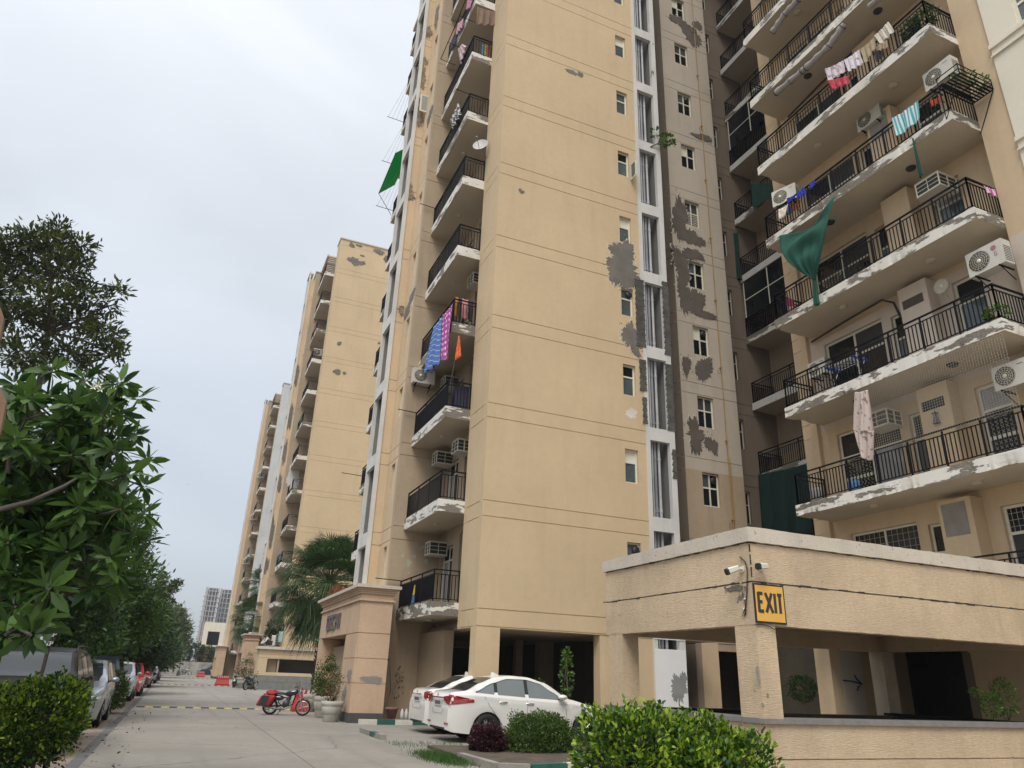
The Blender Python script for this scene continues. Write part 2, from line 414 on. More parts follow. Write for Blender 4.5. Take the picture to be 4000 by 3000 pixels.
# facade rhythm shared by the towers along the street -------------------------------------------------
def build_tower(oy):
    """street tower; oy = y shift of the whole plan"""
    T = thing('apartment_tower', 'x', 'building', (7.57, 19.9+oy, 0))
    Y = lambda v: v+oy
    z0 = 2.72
    wins = [(12.55, 13.06, J(k)-.47-1.92+3.1*0-.0+.0, J(k)-.47-.20) for k in range(1, NF+1)]
    wins = [(12.55, 13.06, J(k)+1.2, J(k)+2.36) for k in range(0, NF)]
    s = MB().use(BEIGE)
    facade(s, 1, Y(19.9), -1, 7.57, 13.4, z0, TOP, wins)
    s.build('front_wall', None, T)
    for i, h in enumerate(wins):
        kind = i % 3
        window(T, 1, Y(19.9), -1, h[0], h[1], h[2], h[3], 1, .62, (GLASSB, (GLASSB, FRAME, GLASSD)[kind]), fan=(i in (0, 3, 9)))
    s = MB().use(BEIGE); facade(s, 0, 7.57, -1, Y(19.9)+.262, Y(21.5), z0, TOP)
    facade(s, 0, 7.57, -1, Y(34.4), Y(36.0)-.262, z0, TOP)
    s.box(7.575, 8.1, Y(21.24), Y(21.496), z0, TOP-.01); s.box(7.575, 8.1, Y(34.404), Y(34.66), z0, TOP-.01)
    s.box(7.57, 20, Y(35.74), Y(36.0), z0, TOP-.005)
    s.build('side_wall', None, T)
    # ground storey: corner piers, beam, dark stilt parking
    for q in ((7.57, 8.29, Y(19.9), Y(20.35)), (11.53, 13.4, Y(19.92), Y(20.3)), (7.6, 8.0, Y(34.4), Y(36))):
        s = MB().use(BEIGE); s.box(*q, 0, z0-.001); s.build('ground_pier', None, T)
    # balcony recess back wall with doors
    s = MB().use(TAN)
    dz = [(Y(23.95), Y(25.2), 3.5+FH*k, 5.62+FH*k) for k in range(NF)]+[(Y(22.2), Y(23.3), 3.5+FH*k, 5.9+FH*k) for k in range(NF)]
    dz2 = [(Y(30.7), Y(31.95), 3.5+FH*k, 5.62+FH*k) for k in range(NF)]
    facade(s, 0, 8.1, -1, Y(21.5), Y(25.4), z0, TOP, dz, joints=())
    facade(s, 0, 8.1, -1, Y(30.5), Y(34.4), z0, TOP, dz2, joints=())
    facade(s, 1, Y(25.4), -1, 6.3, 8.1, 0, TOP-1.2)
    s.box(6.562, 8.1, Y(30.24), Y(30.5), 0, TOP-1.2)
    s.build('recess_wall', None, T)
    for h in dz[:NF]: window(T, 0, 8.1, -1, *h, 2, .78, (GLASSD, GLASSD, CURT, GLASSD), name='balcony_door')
    for h in dz[NF:]: window(T, 0, 8.1, -1, *h, 1, .72, (GLASSB, GLASSD), name='balcony_door')
    # pilaster with slot windows, pale duct, mirrored half
    s = MB().use(BEIGE2)
    slots = [(Y(26.0), Y(26.5), 4.47+FH*k, 5.68+FH*k) for k in range(NF)]
    facade(s, 0, 6.3, -1, Y(25.662), Y(27.15), z0-2.7, TOP-1.2, slots)
    facade(s, 1, Y(27.15), -1, 5.852, 6.3, z0-2.7, TOP-1.2)
    facade(s, 0, 6.3, -1, Y(28.75), Y(30.5), z0-2.7, TOP-1.2)
    s.build('pilaster', None, T)
    for h in slots: window(T, 0, 6.3, -1, *h, 1, .62, (GLASSB, GLASSB), fw=.06)
    s = MB().use(WDUCT)
    s.box(5.80, 5.95, Y(27.10), Y(27.25), .5, TOP-.6); s.box(5.80, 5.95, Y(28.65), Y(28.8), .5, TOP-.6)
    for k in range(0, NF+1): s.box(5.81, 5.94, Y(27.25), Y(28.65), J(k)-.47, J(k)+.02)
    s.use(DUCTIN); s.box(6.5, 6.6, Y(27.25), Y(28.65), .5, TOP-.7); s.box(5.94, 6.5, Y(28.55), Y(28.652), .5, TOP-.7)
    for k in range(0, NF): s.box(5.95, 6.5, Y(27.25), Y(28.54), J(k)-.4, J(k)-.28)
    s.build('service_duct', None, T)
    # service shaft in the front
    s = MB().use(WDUCT)
    s.box(13.4, 13.56, Y(19.88), Y(20.05), .3, TOP); s.box(14.36, 14.58, Y(19.88), Y(20.05), .3, TOP)
    for k in range(0, NF+1): s.box(13.56, 14.36, Y(19.885), Y(20.045), J(k)-.28-(.0), J(k)+.18)
    s.use(mat('bright_white_duct_paint', (.74, .74, .74), .8, .03, 1)); s.box(13.42, 14.56, Y(19.86), Y(19.875), .3, 2.42); s.box(13.42, 14.56, Y(19.86), Y(19.875), 2.70, 2.75); s.box(13.56, 14.36, Y(19.89), Y(20.04), .3, 2.42)
    s.use(DUCTIN); s.box(13.4, 14.58, Y(20.95), Y(21.1), .3, TOP); s.box(14.4, 14.57, Y(20.05), Y(20.95), .3, TOP); s.box(13.41, 13.56, Y(20.05), Y(20.95), .3, TOP)
    s.build('service_shaft', None, T)
    for i, (x, y, r_, mm) in enumerate(((13.77, 20.12, .035, PIPEW), (13.90, 20.15, .055, PIPED), (14.05, 20.13, .05, PIPEW))):
        s = MB().use(mm); s.tube([(x, Y(y), .8), (x, Y(y), TOP-1)], r_, 10)
        for k in range(NF): s.tube([(x, Y(y), J(k)+.4), (x, Y(y), J(k)+.52)], r_*1.25, 10); s.tube([(x, Y(y), J(k)+2.2), (x, Y(y), J(k)+2.28)], r_*1.25, 10)
        s.build('soil_pipe', None, T)
    # grey block
    gw = [(17.0, 17.78, 4.53+FH*k-.02, 5.8+FH*k) for k in range(1, NF)]
    s = MB().use(TAN); facade(s, 1, Y(21.6), -1, 16.25, 18.95, 2.8, 8.95, gw)
    s.use(GRAYB); facade(s, 1, Y(21.6), -1, 16.25, 18.95, 8.95, TOP-1, gw)
    s.use(mat('warm_brown_wall_paint', (.28, .225, .17), .9, .07, .5, .3, .25, 55)); facade(s, 0, 16.248, -1, Y(21.604), Y(24), .0, TOP-1)
    s.use(BEIGE2); s.box(16.5, 17.2, Y(21.6), Y(21.9), 0, 2.799); s.use(TAN); s.box(17.2, 18.95, Y(21.62), Y(21.9), 2.55, 2.799)
    s.box(18.6, 18.95, Y(21.6), Y(21.9), 0, 2.54)
    s.build('rear_block_wall', None, T)
    for i, h in enumerate(gw): window(T, 1, Y(21.6), -1, *h, 2, .56, (GLASSD, (GLASSB, MESHD, FRAME)[i % 3], GLASSD, (GLASSD, MESHD, GLASSD)[i % 3]), fan=(i in (0, 2, 6)), louvre=(i == 4))
    s = MB().use(GASP); s.tube([(18.23, Y(21.52), 3), (18.23, Y(21.52), TOP-1)], .016, 6)
    s.tube([(18.30, Y(21.52), 3), (18.30, Y(21.52), 9.6)], .012, 6)
    for k in range(NF): 
        zz = J(k)+.9; s.tube([(18.23, Y(21.52), zz), (18.23, Y(21.6), zz)], .03, 6); s.box(18.17, 18.29, Y(21.50), Y(21.55), zz-.02, zz+.02)
        if k % 2: s.tube([(18.23, Y(21.5), zz-.3), (18.05, Y(21.5), zz-.3), (18.05, Y(21.5), zz-.1)], .012, 6)
    s.build('gas_pipe', None, T)
    # cores and interior of the ground storey
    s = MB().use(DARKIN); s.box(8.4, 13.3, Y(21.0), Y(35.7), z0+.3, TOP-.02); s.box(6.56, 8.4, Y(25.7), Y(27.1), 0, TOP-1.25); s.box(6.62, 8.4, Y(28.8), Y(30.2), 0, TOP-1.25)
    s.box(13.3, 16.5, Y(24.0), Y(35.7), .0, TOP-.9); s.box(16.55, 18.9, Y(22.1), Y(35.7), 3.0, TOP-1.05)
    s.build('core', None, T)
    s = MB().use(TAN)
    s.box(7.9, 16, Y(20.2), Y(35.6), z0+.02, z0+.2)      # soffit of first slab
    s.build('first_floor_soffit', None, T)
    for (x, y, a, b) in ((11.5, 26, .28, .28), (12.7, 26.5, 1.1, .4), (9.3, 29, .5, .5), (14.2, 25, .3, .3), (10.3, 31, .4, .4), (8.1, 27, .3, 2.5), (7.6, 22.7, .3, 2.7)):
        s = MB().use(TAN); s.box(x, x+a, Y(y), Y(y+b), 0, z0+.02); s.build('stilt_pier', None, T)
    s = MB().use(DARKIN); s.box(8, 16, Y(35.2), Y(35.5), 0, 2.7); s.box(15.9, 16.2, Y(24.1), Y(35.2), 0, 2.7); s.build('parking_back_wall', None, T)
    # parapet caps
    s = MB().use(COPE); s.box(7.5, 13.5, Y(19.83), Y(20.2), TOP, TOP+.12); s.box(7.5, 7.9, Y(20.2), Y(21.6), TOP, TOP+.119); s.box(6.22, 8.2, Y(25.32), Y(30.6), TOP-1.2, TOP-1.08); s.box(5.76, 6.2, Y(27.06), Y(28.84), TOP-.6, TOP-.5)
    s.box(8.1, 20, Y(20.3), Y(36), TOP-.5, TOP-.02)
    s.build('parapet_cap', None, T)
    # roof pergola over the top balconies
    for yy in (21.5, 30.5):
        s = MB().use(COPE)
        for i in range(11): s.box(6.75, 8.1, Y(yy+.1+i*.36), Y(yy+.25+i*.36), TOP-1.3, TOP-1.15)
        s.box(6.7, 6.85, Y(yy), Y(yy+3.9), TOP-1.35, TOP-1.1)
        s.build('pergola', None, T)
    for k in range(NF):
        zt = 3.47+FH*k
        for j, (ya, yb) in enumerate(((21.5, 25.4), (30.5, 34.4))):
            b = slab(T, 6.7, 8.1, Y(ya), Y(yb), zt-.39, zt, 31*k+7*j+3, WPEEL if (k*7+j) % 3 == 0 else WPEEL2, decay=.05 if k == 0 else .02)
            railing(b, 6.76, 7.56 if j == 0 else 7.9, Y(ya)+.06, Y(yb)-.06, zt, sides='ws' if j == 0 else 'wn', net=BLACKM if (k in (0, 2, 8) and j == 0) else None)
            s = MB().use(SOFF); s.lathe((7.3, Y(ya+2), zt-.39), [(0, -.05), (.08, -.045), (.1, -.0), (.1, .03)], 14); s.build('ceiling_lamp', None, b)
    return T
# ------------------------------------------------------------------ the three towers
T1 = build_tower(0)
T1['label'] = 'nearest beige tower with the broad plain front wall and blue and pink cloths hanging out'
T2 = copy_tree(T1); T2.location.y += 42.5
T2['label'] = 'second beige tower down the street, its flat roof corner seen against the sky'
T3 = copy_tree(T1); T3.location.y += 85.0
T3['label'] = 'third and farthest beige tower of the row, with the pale grey-white front strip'
for t in (T1, T2, T3): t['group'] = 'beige apartment towers along the street'
for ch in bpy.data.objects:
    if ch.parent == T3 and ch.name.startswith('front_wall'):
        me = ch.data.copy(); me.materials[0] = mat('pale_grey_wall_paint', (.50, .51, .51), .9, .05, .4, .2, .2, 55); ch.data = me
# peeled areas of the nearest tower -------------------------------------------------
a4 = mk(2250, 0, .6631); a5 = mk(2250, 1000, .7232)
def PB(f, pts, ax, pl):   # (x, y, rx, ry, seed) in photo zoom pixels -> wall blobs
    out = []
    for (x, y, rx, ry, sd) in pts:
        c = on(*f(x, y), ax, pl); e = on(*f(x+rx, y), ax, pl); g = on(*f(x, y+ry), ax, pl)
        u = c[1-ax]; out.append((u, c.z, abs(e[1-ax]-u), abs(g.z-c.z), sd))
    return out
peel(T1, 1, 19.9, -1, PB(a4, [(275, 1480, 60, 66, 1), (245, 1600, 46, 70, 2), (310, 1580, 34, 80, 10)], 1, 19.9)+PB(a5, [(240, 60, 66, 66, 3), (280, 130, 52, 52, 8), (300, 430, 48, 66, 4), (320, 500, 26, 34, 5)], 1, 19.9))
peel(T1, 1, 19.9, -1, PB(a4, [(25, 440, 22, 13, 6)], 1, 19.9)+PB(mk(1450, 0, .6628), [(1180, 425, 30, 14, 7), (885, 1128, 16, 13, 9)], 1, 19.9), rim=None)
peel(T1, 1, 19.9, -1, PB(a5, [(300, 850, 30, 28, 15)], 1, 19.9), m=LIME, rim=None)
G_ = PB(a4, [(680, 210, 48, 55, 11), (610, 130, 55, 26, 12), (715, 150, 22, 26, 13), (745, 810, 46, 20, 14), (610, 1290, 42, 120, 15), (680, 1400, 62, 45, 16), (620, 1560, 45, 90, 17), (690, 1500, 50, 36, 18)], 1, 21.6)
G_ += PB(a5, [(580, 180, 36, 110, 19), (640, 250, 60, 55, 20), (700, 320, 45, 22, 21), (595, 590, 22, 48, 22), (690, 610, 48, 52, 23), (645, 970, 44, 78, 24), (730, 1020, 30, 42, 25)], 1, 21.6)
peel(T1, 1, 19.86, -1, [(14.25, 1.35, .28, .42, 201)], rim=None, m=mat('grey_cement_patch', (.25, .25, .24), .95, .15, 2))
peel(T1, 1, 21.6, -1, G_, m=mat('dark_bare_plaster', (.115, .095, .078), .95, .15, 2, 0, .6, 30))
# blackened brick edges of the shaft where its facing has gone
for (xa, xb, za, zb) in ((13.14, 13.53, 12.6, 15.4), (14.33, 14.62, 12.5, 15.6), (13.22, 13.50, 10.9, 12.15), (14.30, 14.62, 9.6, 12.15), (13.30, 13.48, 9.7, 10.7), (14.42, 14.6, 7.9, 9.0)):
    n = int((zb-za)/.075); s = MB().use(BRICKG)
    for i in range(n): q = .03*((i*37 % 11)/11); s.box(xa-.02+q*2, xb-q, 19.855+q*.3, 19.88, za+i*.075, za+i*.075+.06)
    s.build('exposed_brick_edge', None, T1)
a1 = mk(1400, 700, .3618); a3 = mk(1550, 0, .3014)
peel(T1, 1, 27.15, -1, PB(a3, [(400, 420, 62, 75, 31), (350, 800, 48, 60, 32), (330, 950, 50, 110, 33), (320, 1080, 45, 60, 34), (290, 1500, 60, 120, 35), (290, 1300, 45, 60, 36)], 1, 27.15)+PB(a1, [(555, 100, 30, 45, 37), (470, 1420, 38, 50, 38), (560, 190, 38, 40, 39)], 1, 27.15), m=mat('brown_rotted_plaster', (.22, .17, .11), .95, .4, 4, 0, 1, 25), rimw=.03)
peel(T1, 0, 6.3, -1, PB(a1, [(580, 1260, 24, 50, 41), (530, 1420, 30, 60, 42)], 0, 6.3)+PB(a3, [(520, 220, 20, 120, 43), (430, 1500, 25, 80, 44)], 0, 6.3), rimw=.03)
peel(T1, 1, 25.4, -1, PB(mk(1350, 1900, .3616), [(685, 830, 20, 45, 51), (870, 810, 18, 26, 52), (617, 748, 14, 16, 53), (745, 755, 16, 16, 54), (830, 660, 16, 24, 55), (680, 935, 12, 10, 56)], 1, 25.4), m=mat('old_pale_green_paint', (.42, .42, .34), .9, .1), rim=None)
# second tower: peeled spots on its front, white slabs
b7 = mk(950, 900, .4823)
peel(T2, 1, 62.4, -1, PB(b7, [(900, 250, 50, 30, 61), (960, 265, 30, 16, 62), (1100, 175, 40, 20, 63), (880, 120, 20, 18, 64), (940, 125, 22, 8, 65), (1160, 230, 18, 26, 66), (778, 915, 14, 16, 67), (760, 1145, 34, 16, 68), (820, 1155, 14, 9, 69), (1100, 912, 9, 6, 70), (965, 205, 14, 5, 71)], 1, 62.4), rim=None, base=.02, step=.006)
peel(T2, 1, 69.65, -1, [(6.1, z, .2, h, 80+i) for i, (z, h) in enumerate(((20.5, 1.2), (17.5, .8), (24, 1.4), (13, 1.3), (28.5, .9), (10, .7)))], rim=None, base=.02, step=.006)
peel(T2, 1, 67.9, -1, [(7.1, 18.0, .5, 1.4, 90)], m=WDUCT, rim=None, base=.02, step=.006)
# ------------------------------------------------------------------ east wing with the long balconies
WX, WW = 16.2, 17.75
W = thing('apartment_block', 'beige block on the right with long peeling balconies, washing and a green cloth', 'building', (17.25, 9.33, 0))
dk = [(13.62, 15.85, 3.35+FH*k, 5.74+FH*k) for k in range(NF)]; dm = [(12.75, 13.3, 3.55+FH*k, 5.6+FH*k) for k in range(NF)]; dr = [(10.45, 11.3, 3.35+FH*k, 5.72+FH*k) for k in range(NF)]
s = MB().use(BEIGE2)
for k in range(NF):
    s.use(PINKW if k in (2,) else BEIGE2); facade(s, 0, WW, -1, 9.33, 16.45, 2.9+FH*k, 2.9+FH*(k+1), [dk[k], dm[k], dr[k]], joints=())
s.build('back_wall', None, W)
for k in range(NF):
    window(W, 0, WW, -1, *dk[k], 2, .68, (CURT if k == 1 else GLASSD, MESHD if k != 1 else GLASSD, GLASSD, GLASSD), name='balcony_door', lower=(k in (1, 3, 5)), grille=(k == 0), fw=.06)
    window(W, 0, WW, -1, *dm[k], 1, .64, (GLASSB, GLASSD), name='small_window', fw=.06)
    window(W, 0, WW, -1, *dr[k], 1, .72, (GLASSB if k in (2, 3) else MESHD, CURT if k in (1, 3) else GLASSD), name='balcony_door', lower=(k == 1), grille=(k == 0), fw=.07)
    s = MB().use(PINKW if k == 2 else BEIGE2); s.box(17.3, 17.748, 11.7, 12.6, 3.3+FH*k, 6.02+FH*k)
    s.use((CONCL, GLASSD, DARKIN, BEIGE2)[k % 4]); s.box(17.29, 17.299, 11.85, 12.5, 5.35+FH*k-(.25 if k % 4 in (0, 3) else 0), 5.62+FH*k+(.3 if k % 4 in (0, 3) else 0))
    s.build('wall_bump', None, W)
s = MB().use(BEIGE2); facade(s, 0, 17.3, -1, 8.55, 9.33, 0, TOP, joints=()); s.box(17.57, 17.75, 9.07, 9.329, 0, TOP); s.build('pier', None, W)
s = MB().use(PINKW); s.box(17.294, 17.299, 8.6, 9.32, 9.3, 12.1); s.build('pinkish_repaint', None, W)
s = MB().use(BEIGE2); facade(s, 1, 16.45, -1, 17.6, 20, 0, TOP, joints=()); facade(s, 0, 17.6, -1, 16.712, 17.05, 0, TOP); s.box(17.8, 19.9, 16.8, 17.05, 0, TOP)
s.build('end_pier', None, W)
s = MB().use(CREAM); facade(s, 0, 17.25, -1, 2.0, 8.55, 3.0, TOP, [(6.6, 7.8, 2.0+FH*k+.2, 3.3+FH*k+.15) for k in range(1, NF)], joints=()); s.box(17.5, 24, 8.3, 8.549, 0, TOP); s.box(17.5, 24, 2.0, 2.25, 0, TOP)
for k in range(1, NF): s.box(17.19, 17.26, 2.0, 8.56, 5.2+FH*k-.0, 5.33+FH*k); s.box(17.19, 17.26, 2.0, 8.56, 4.92+FH*k, 4.97+FH*k)
s.build('white_wall', None, W)
for k in range(1, NF): window(W, 0, 17.25, -1, 6.6, 7.8, 2.0+FH*k+.2, 3.3+FH*k+.15, 2, .6, (GLASSB, GLASSB), fw=.08)
# dark recess with rear balconies
sw_ = [(19.86, 20.1, J(k)+1.1, J(k)+2.4) for k in range(NF)]
s = MB().use(BROWND)
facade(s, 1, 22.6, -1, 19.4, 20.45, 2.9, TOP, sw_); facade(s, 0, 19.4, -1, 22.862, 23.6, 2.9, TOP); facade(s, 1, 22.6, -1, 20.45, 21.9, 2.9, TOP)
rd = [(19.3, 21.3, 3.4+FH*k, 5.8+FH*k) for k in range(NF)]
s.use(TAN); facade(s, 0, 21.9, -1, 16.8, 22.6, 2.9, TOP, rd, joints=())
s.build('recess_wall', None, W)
for k in range(NF):
    window(W, 0, 21.9, -1, *rd[k], 2, .7, (GLASSD, GLASSD), name='balcony_door', fw=.07)
    window(W, 1, 22.6, -1, *sw_[k], 1, .6, (GLASSD, GLASSD), fw=.035)
for k in range(NF):
    zt = 3.32+FH*k
    b = slab(W, 20.6, 21.9, 18.0, 22.55, zt-.32, zt, 900+k, WDUCT if k % 2 else WPEEL)
    railing(b, 20.65, 21.85, 18.05, 22.5, zt, sides='wn')
    if k in (4, 7):   # glazed-in balconies
        s = MB().use(FRAME)
        for y in (18.1, 19.5, 20.9, 22.4): s.box(20.63, 20.67, y, y+.05, zt+.95, zt+2.75)
        s.box(20.632, 20.668, 18.1, 22.44, zt+1.8, zt+1.84)
        s.use(GLASSD); s.box(20.645, 20.655, 18.15, 22.4, zt+.95, zt+2.75); s.build('glazing', None, b)
wn = {}
for k in range(NF):
    zt = 3.41+FH*k
    b = slab(W, WX, 17.75 if k else 17.75, 9.33, 16.32, zt-.33, zt, 500+k, (WPEEL2, WPEEL, WPEEL2, WPEEL, WPEEL)[k % 5] if k != 1 else WPEEL2, decay=.055)
    railing(b, WX+.06, 17.4, 9.40, 16.26, zt, h=.95, sides='wsn', post=1.0)
    for y in (11.2, 14.2):
        s = MB().use(SOFF if (k % 2) else BPLAST); s.lathe((16.95, y, zt-.31), [(0, -.07), (.11, -.06), (.14, -.02), (.14, .0)], 18); s.build('ceiling_lamp', None, b)
# conduit pipes under slabs
s = MB().use(BPLAST)
for k, ya, yb in ((2, 13.2, 16.2), (5, 12.5, 15.9)):
    zt = 3.08+FH*k+.0; s.tube([(17.6, yb, zt+FH-.2), (17.5, (ya+yb)/2, zt+FH-.14), (17.4, ya, zt+FH-.12), (17.55, ya-.25, zt+FH-.3), (17.65, ya-.3, zt+FH-.75)], .035, 8)
s.build('conduit', None, W)
# ground storey of the wing
s = MB().use(BEIGE2); s.box(17.3, 17.55, 5.5, 12.46, 0, 3.0)
s.poly([(17.31, 12.46, 3.0), (17.31, 12.46, 2.35), (17.31, 12.75, 2.55), (17.31, 13.1, 3.0)], (.22, 0, 0))
s.build('ground_wall', None, W); s = MB().use(BEIGE2); s.box(16.95, 17.33, 16.44, 17.0, 0, 3.05); s.build('ground_pier', None, W); s = MB().use(PINKW); s.box(17.33, 18.12, 16.436, 17.0, .62, 3.05); s.use(mat('orange_brown_skirting', (.32, .15, .08), .8, .08)); s.box(17.33, 18.12, 16.434, 17.0, 0, .62)
s.build('ground_pier', None, W); s = MB().use(BROWND); s.box(19.1, 19.5, 13.6, 14.0, 0, 3.0)
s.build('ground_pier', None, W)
s = MB().use(INK)
def pipe_pts(pts): return [tuple(p) for p in pts]
ar = mk(2400, 2400, .4973)
q = [on(*ar(*p), 1, 16.42) for p in ((1798, 518), (1870, 525), (1945, 545))]; s.tube(q, .022, 6)
q = [on(*ar(*p), 1, 16.42) for p in ((1885, 475), (1905, 510), (1945, 545), (1915, 570), (1908, 600))]; s.tube(q, .022, 6); 
o = s.build('painted_arrow', None, W)
o.data.materials[0] = mat('blue_paint_stroke', (.03, .08, .16), .6, 0)
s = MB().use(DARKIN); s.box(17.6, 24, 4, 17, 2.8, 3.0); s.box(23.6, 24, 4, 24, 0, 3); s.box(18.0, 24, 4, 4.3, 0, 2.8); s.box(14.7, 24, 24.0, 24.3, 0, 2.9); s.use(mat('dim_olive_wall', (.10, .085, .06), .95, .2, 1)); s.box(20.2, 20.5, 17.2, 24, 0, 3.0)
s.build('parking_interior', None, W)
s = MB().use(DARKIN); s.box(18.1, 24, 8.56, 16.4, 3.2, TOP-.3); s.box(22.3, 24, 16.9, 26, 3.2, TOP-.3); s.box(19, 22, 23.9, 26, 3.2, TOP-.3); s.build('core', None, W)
s = MB().use(COPE); s.box(17.15, 24, 2, 17.1, TOP, TOP+.1); s.box(18.95, 24, 17.1, 26, TOP, TOP+.1); s.build('parapet_cap', None, W)
# ------------------------------------------------------------------ exit ramp canopy, right foreground
K = .70
def ez(z): return CH+(z-CH)*K
EX, EY, EX2, EY2 = 11.75*K, 13.4*K, 16.05, 13.94
E_ = thing('ramp_canopy', 'long low combed-plaster canopy with square pillars and the yellow EXIT sign at its corner', 'building', (EX, EY, 0))
def wob(s, x0, x1, y0, y1, z0, z1, n=40, amp=.006, seed=1):
    """box whose outer edges are hand-trowelled: slightly uneven"""
    rn = random.Random(seed); lng = 0 if abs(x1-x0) > abs(y1-y0) else 1
    vs = []; ln = (x1-x0) if lng == 0 else (y1-y0)
    for i in range(n+1):
        t = i/n
        for (a, z) in ((0, z0), (1, z0), (1, z1), (0, z1)):
            dz = rn.uniform(-amp, amp); da = rn.uniform(-amp, amp)*.6
            if lng == 0: vs.append((x0+t*ln, (y0 if a == 0 else y1)+da, z+dz))
            else: vs.append(((x0 if a == 0 else x1)+da, y0+t*ln, z+dz))
    fs = [(i*4+j, i*4+(j+1) % 4, (i+1)*4+(j+1) % 4, (i+1)*4+j) for i in range(n) for j in range(4)]+[(0, 1, 2, 3), (n*4+3, n*4+2, n*4+1, n*4)]
    return s.add(vs, fs)
s = MB().use(COMB)
zb, zj, zc, ztp = ez(2.73), ez(3.66), ez(4.56), ez(4.9)
wob(s, EX, EX2, EY, EY+.22, zb, zj-.013, 60, .004, 1); wob(s, EX, EX2, EY, EY+.22, zj+.013, zc-.016, 60, .004, 2)
wob(s, EX, EX+.22, EY+.222, EY2, zb, zj-.013, 40, .004, 3); wob(s, EX, EX+.22, EY+.222, EY2, zj+.013, zc-.016, 40, .004, 4)
s.use(CONC); s.box(EX+.02, EX2, EY+.02, EY+.2, zb+.02, zc); s.box(EX+.02, EX+.2, EY+.2, EY2-.02, zb+.02, zc)
s.use(COMB); s.box(EX2-.2, EX2, EY+.22, EY2, zb, zc-.02); s.box(EX+.22, EX2-.2, EY2-.22, EY2, zb, zc-.02)
rn = random.Random(12)
s.use(mat('black_joint_dirt', (.05, .042, .033), .95, .3, 9))
for (ax_, u0, u1) in ((0, EX, EX2), (1, EY, EY2)):
    u = u0
    while u < u1:
        ln = rn.uniform(.03, .22); h = rn.uniform(.003, .013); z = rn.choice((zj+.010, zj-.010, zc-.014, zc-.014))
        if ax_ == 0: s.box(u, u+ln, EY-.004-h*.1, EY+.01, z-h, z+h)
        else: s.box(EX-.004-h*.1, EX+.01, u, u+ln, z-h, z+h)
        u += ln*rn.uniform(.8, 2.2)
for i in range(14): z = zj+.03+i*.04; s.box(EX-.007, EX+.006+rn.uniform(0, .012), EY-.007, EY+.006, z, z+.03+rn.uniform(0, .012)) if i % 5 else None
s.build('beam', None, E_)
s = MB().use(COPE)
wob(s, EX-.045, EX2+.05, EY-.045, EY+.28, zc, ztp, 60, .005, 5); wob(s, EX-.045, EX+.28, EY+.285, EY2+.05, zc, ztp-.002, 40, .005, 6); s.box(EX+.25, EX2, EY+.25, EY2, zc+.02, zc+.12)
s.build('coping', None, E_)
s = MB().use(SOFF); s.box(EX+.23, EX2-.21, EY+.23, EY2-.23, zb+.35, zb+.45); s.build('roof_slab', None, E_)
cw = .385
for i, (x, y) in enumerate(((EX+.0, EY+.0), (EX, EY2-.62), (EX2-cw, EY2-cw-.0), (EX2-cw, EY+.0))):
    s = MB().use(COMB if i < 2 else mat('stained_pale_pillar', (.42, .36, .29), .95, .15, 2, .5, .5, 30)); s.box(x+.004, x+cw, y+.004, y+cw+(.12 if i < 2 else 0), 0 if i > 1 else ez(.82), zb-.002); s.build('pillar', None, E_)
s = MB().use(COMB)
wob(s, EX, EX2, EY, EY+.2, .46, ez(.72), 60, .003, 7); wob(s, EX, EX2, EY, EY+.2, 0, .44, 60, .003, 8); s.box(EX, EX+.2, EY+.2, EY2, 0, ez(.72)); s.box(EX+.03, EX2, EY+.03, EY+.17, .4, .5)
s.build('low_wall', None, E_)
s = MB().use(mat('grey_granite_coping', (.20, .19, .18), .7, .15, 8, 0, .2, 120)); s.box(EX-.04, EX2, EY-.05, EY+.5, ez(.72), ez(.82)); s.box(EX-.04, EX+.5, EY+.5, EY2+.05, ez(.72), ez(.82)-.002)
s.build('granite_coping', None, E_)
s = MB().use(DARKIN); s.box(8.9, 15.6, 13.3, 13.5, .2, .93); s.box(15.6, 15.7, 9.6, 13.5, .2, .93); s.use(BLACKM); s.box(8.85, 11.9, 13.2, 13.6, .93, .99); s.box(15.5, 15.8, 9.6, 13.6, .931, .985); s.build('ramp_upstand', None, E_)
peel(E_, 0, EX, -1, PB(mk(2750, 2150, .3676), [(330, 405, 75, 38, 3), (385, 505, 18, 26, 4)], 0, EX), rim=COMB, rimw=.01)
peel(E_, 1, EY, -1, PB(mk(2400, 2400, .4973), [(1125, 470, 14, 60, 5), (1205, 637, 9, 14, 6), (1165, 710, 10, 16, 7)], 1, EY), rim=None, m=CONCL, base=.002)
# EXIT sign
a8 = mk(2750, 2150, .3676)
SG = thing('exit_sign', 'yellow EXIT board with black letters and black border on the canopy corner', 'sign', (EX+.3, EY-.02, 2.7))
c0 = on(*a8(512, 345), 1, EY); c1 = on(*a8(832, 380), 1, EY); c2 = on(*a8(862, 782), 1, EY); c3 = on(*a8(538, 775), 1, EY)
x0, x1, za, zb2 = (c0.x+c3.x)/2, (c1.x+c2.x)/2, (c2.z+c3.z)/2, (c0.z+c1.z)/2
sw, sh = x1-x0, zb2-za
s = MB().use(mat('black_sign_border', (.015, .015, .018), .6, .1)); s.box(x0, x1, EY-.03, EY-.008, za, zb2); s.build('border', None, SG)
s = MB().use(mat('amber_sign_face', (.72, .40, .07), .55, .03, 2)); s.box(x0+sw*.04, x1-sw*.04, EY-.033, EY-.0305, za+sh*.045, zb2-sh*.045); s.build('face', None, SG)
def strokes(s, segs, fx, th):
    for (x_a, y_a, x_b, y_b) in segs:
        p, q = Vector(fx(x_a, y_a)), Vector(fx(x_b, y_b)); d = (q-p).normalized(); n_ = Vector((d.z, 0, -d.x))*th/2
        s.poly([p+n_, q+n_, q-n_, p-n_], (0, -.003, 0))
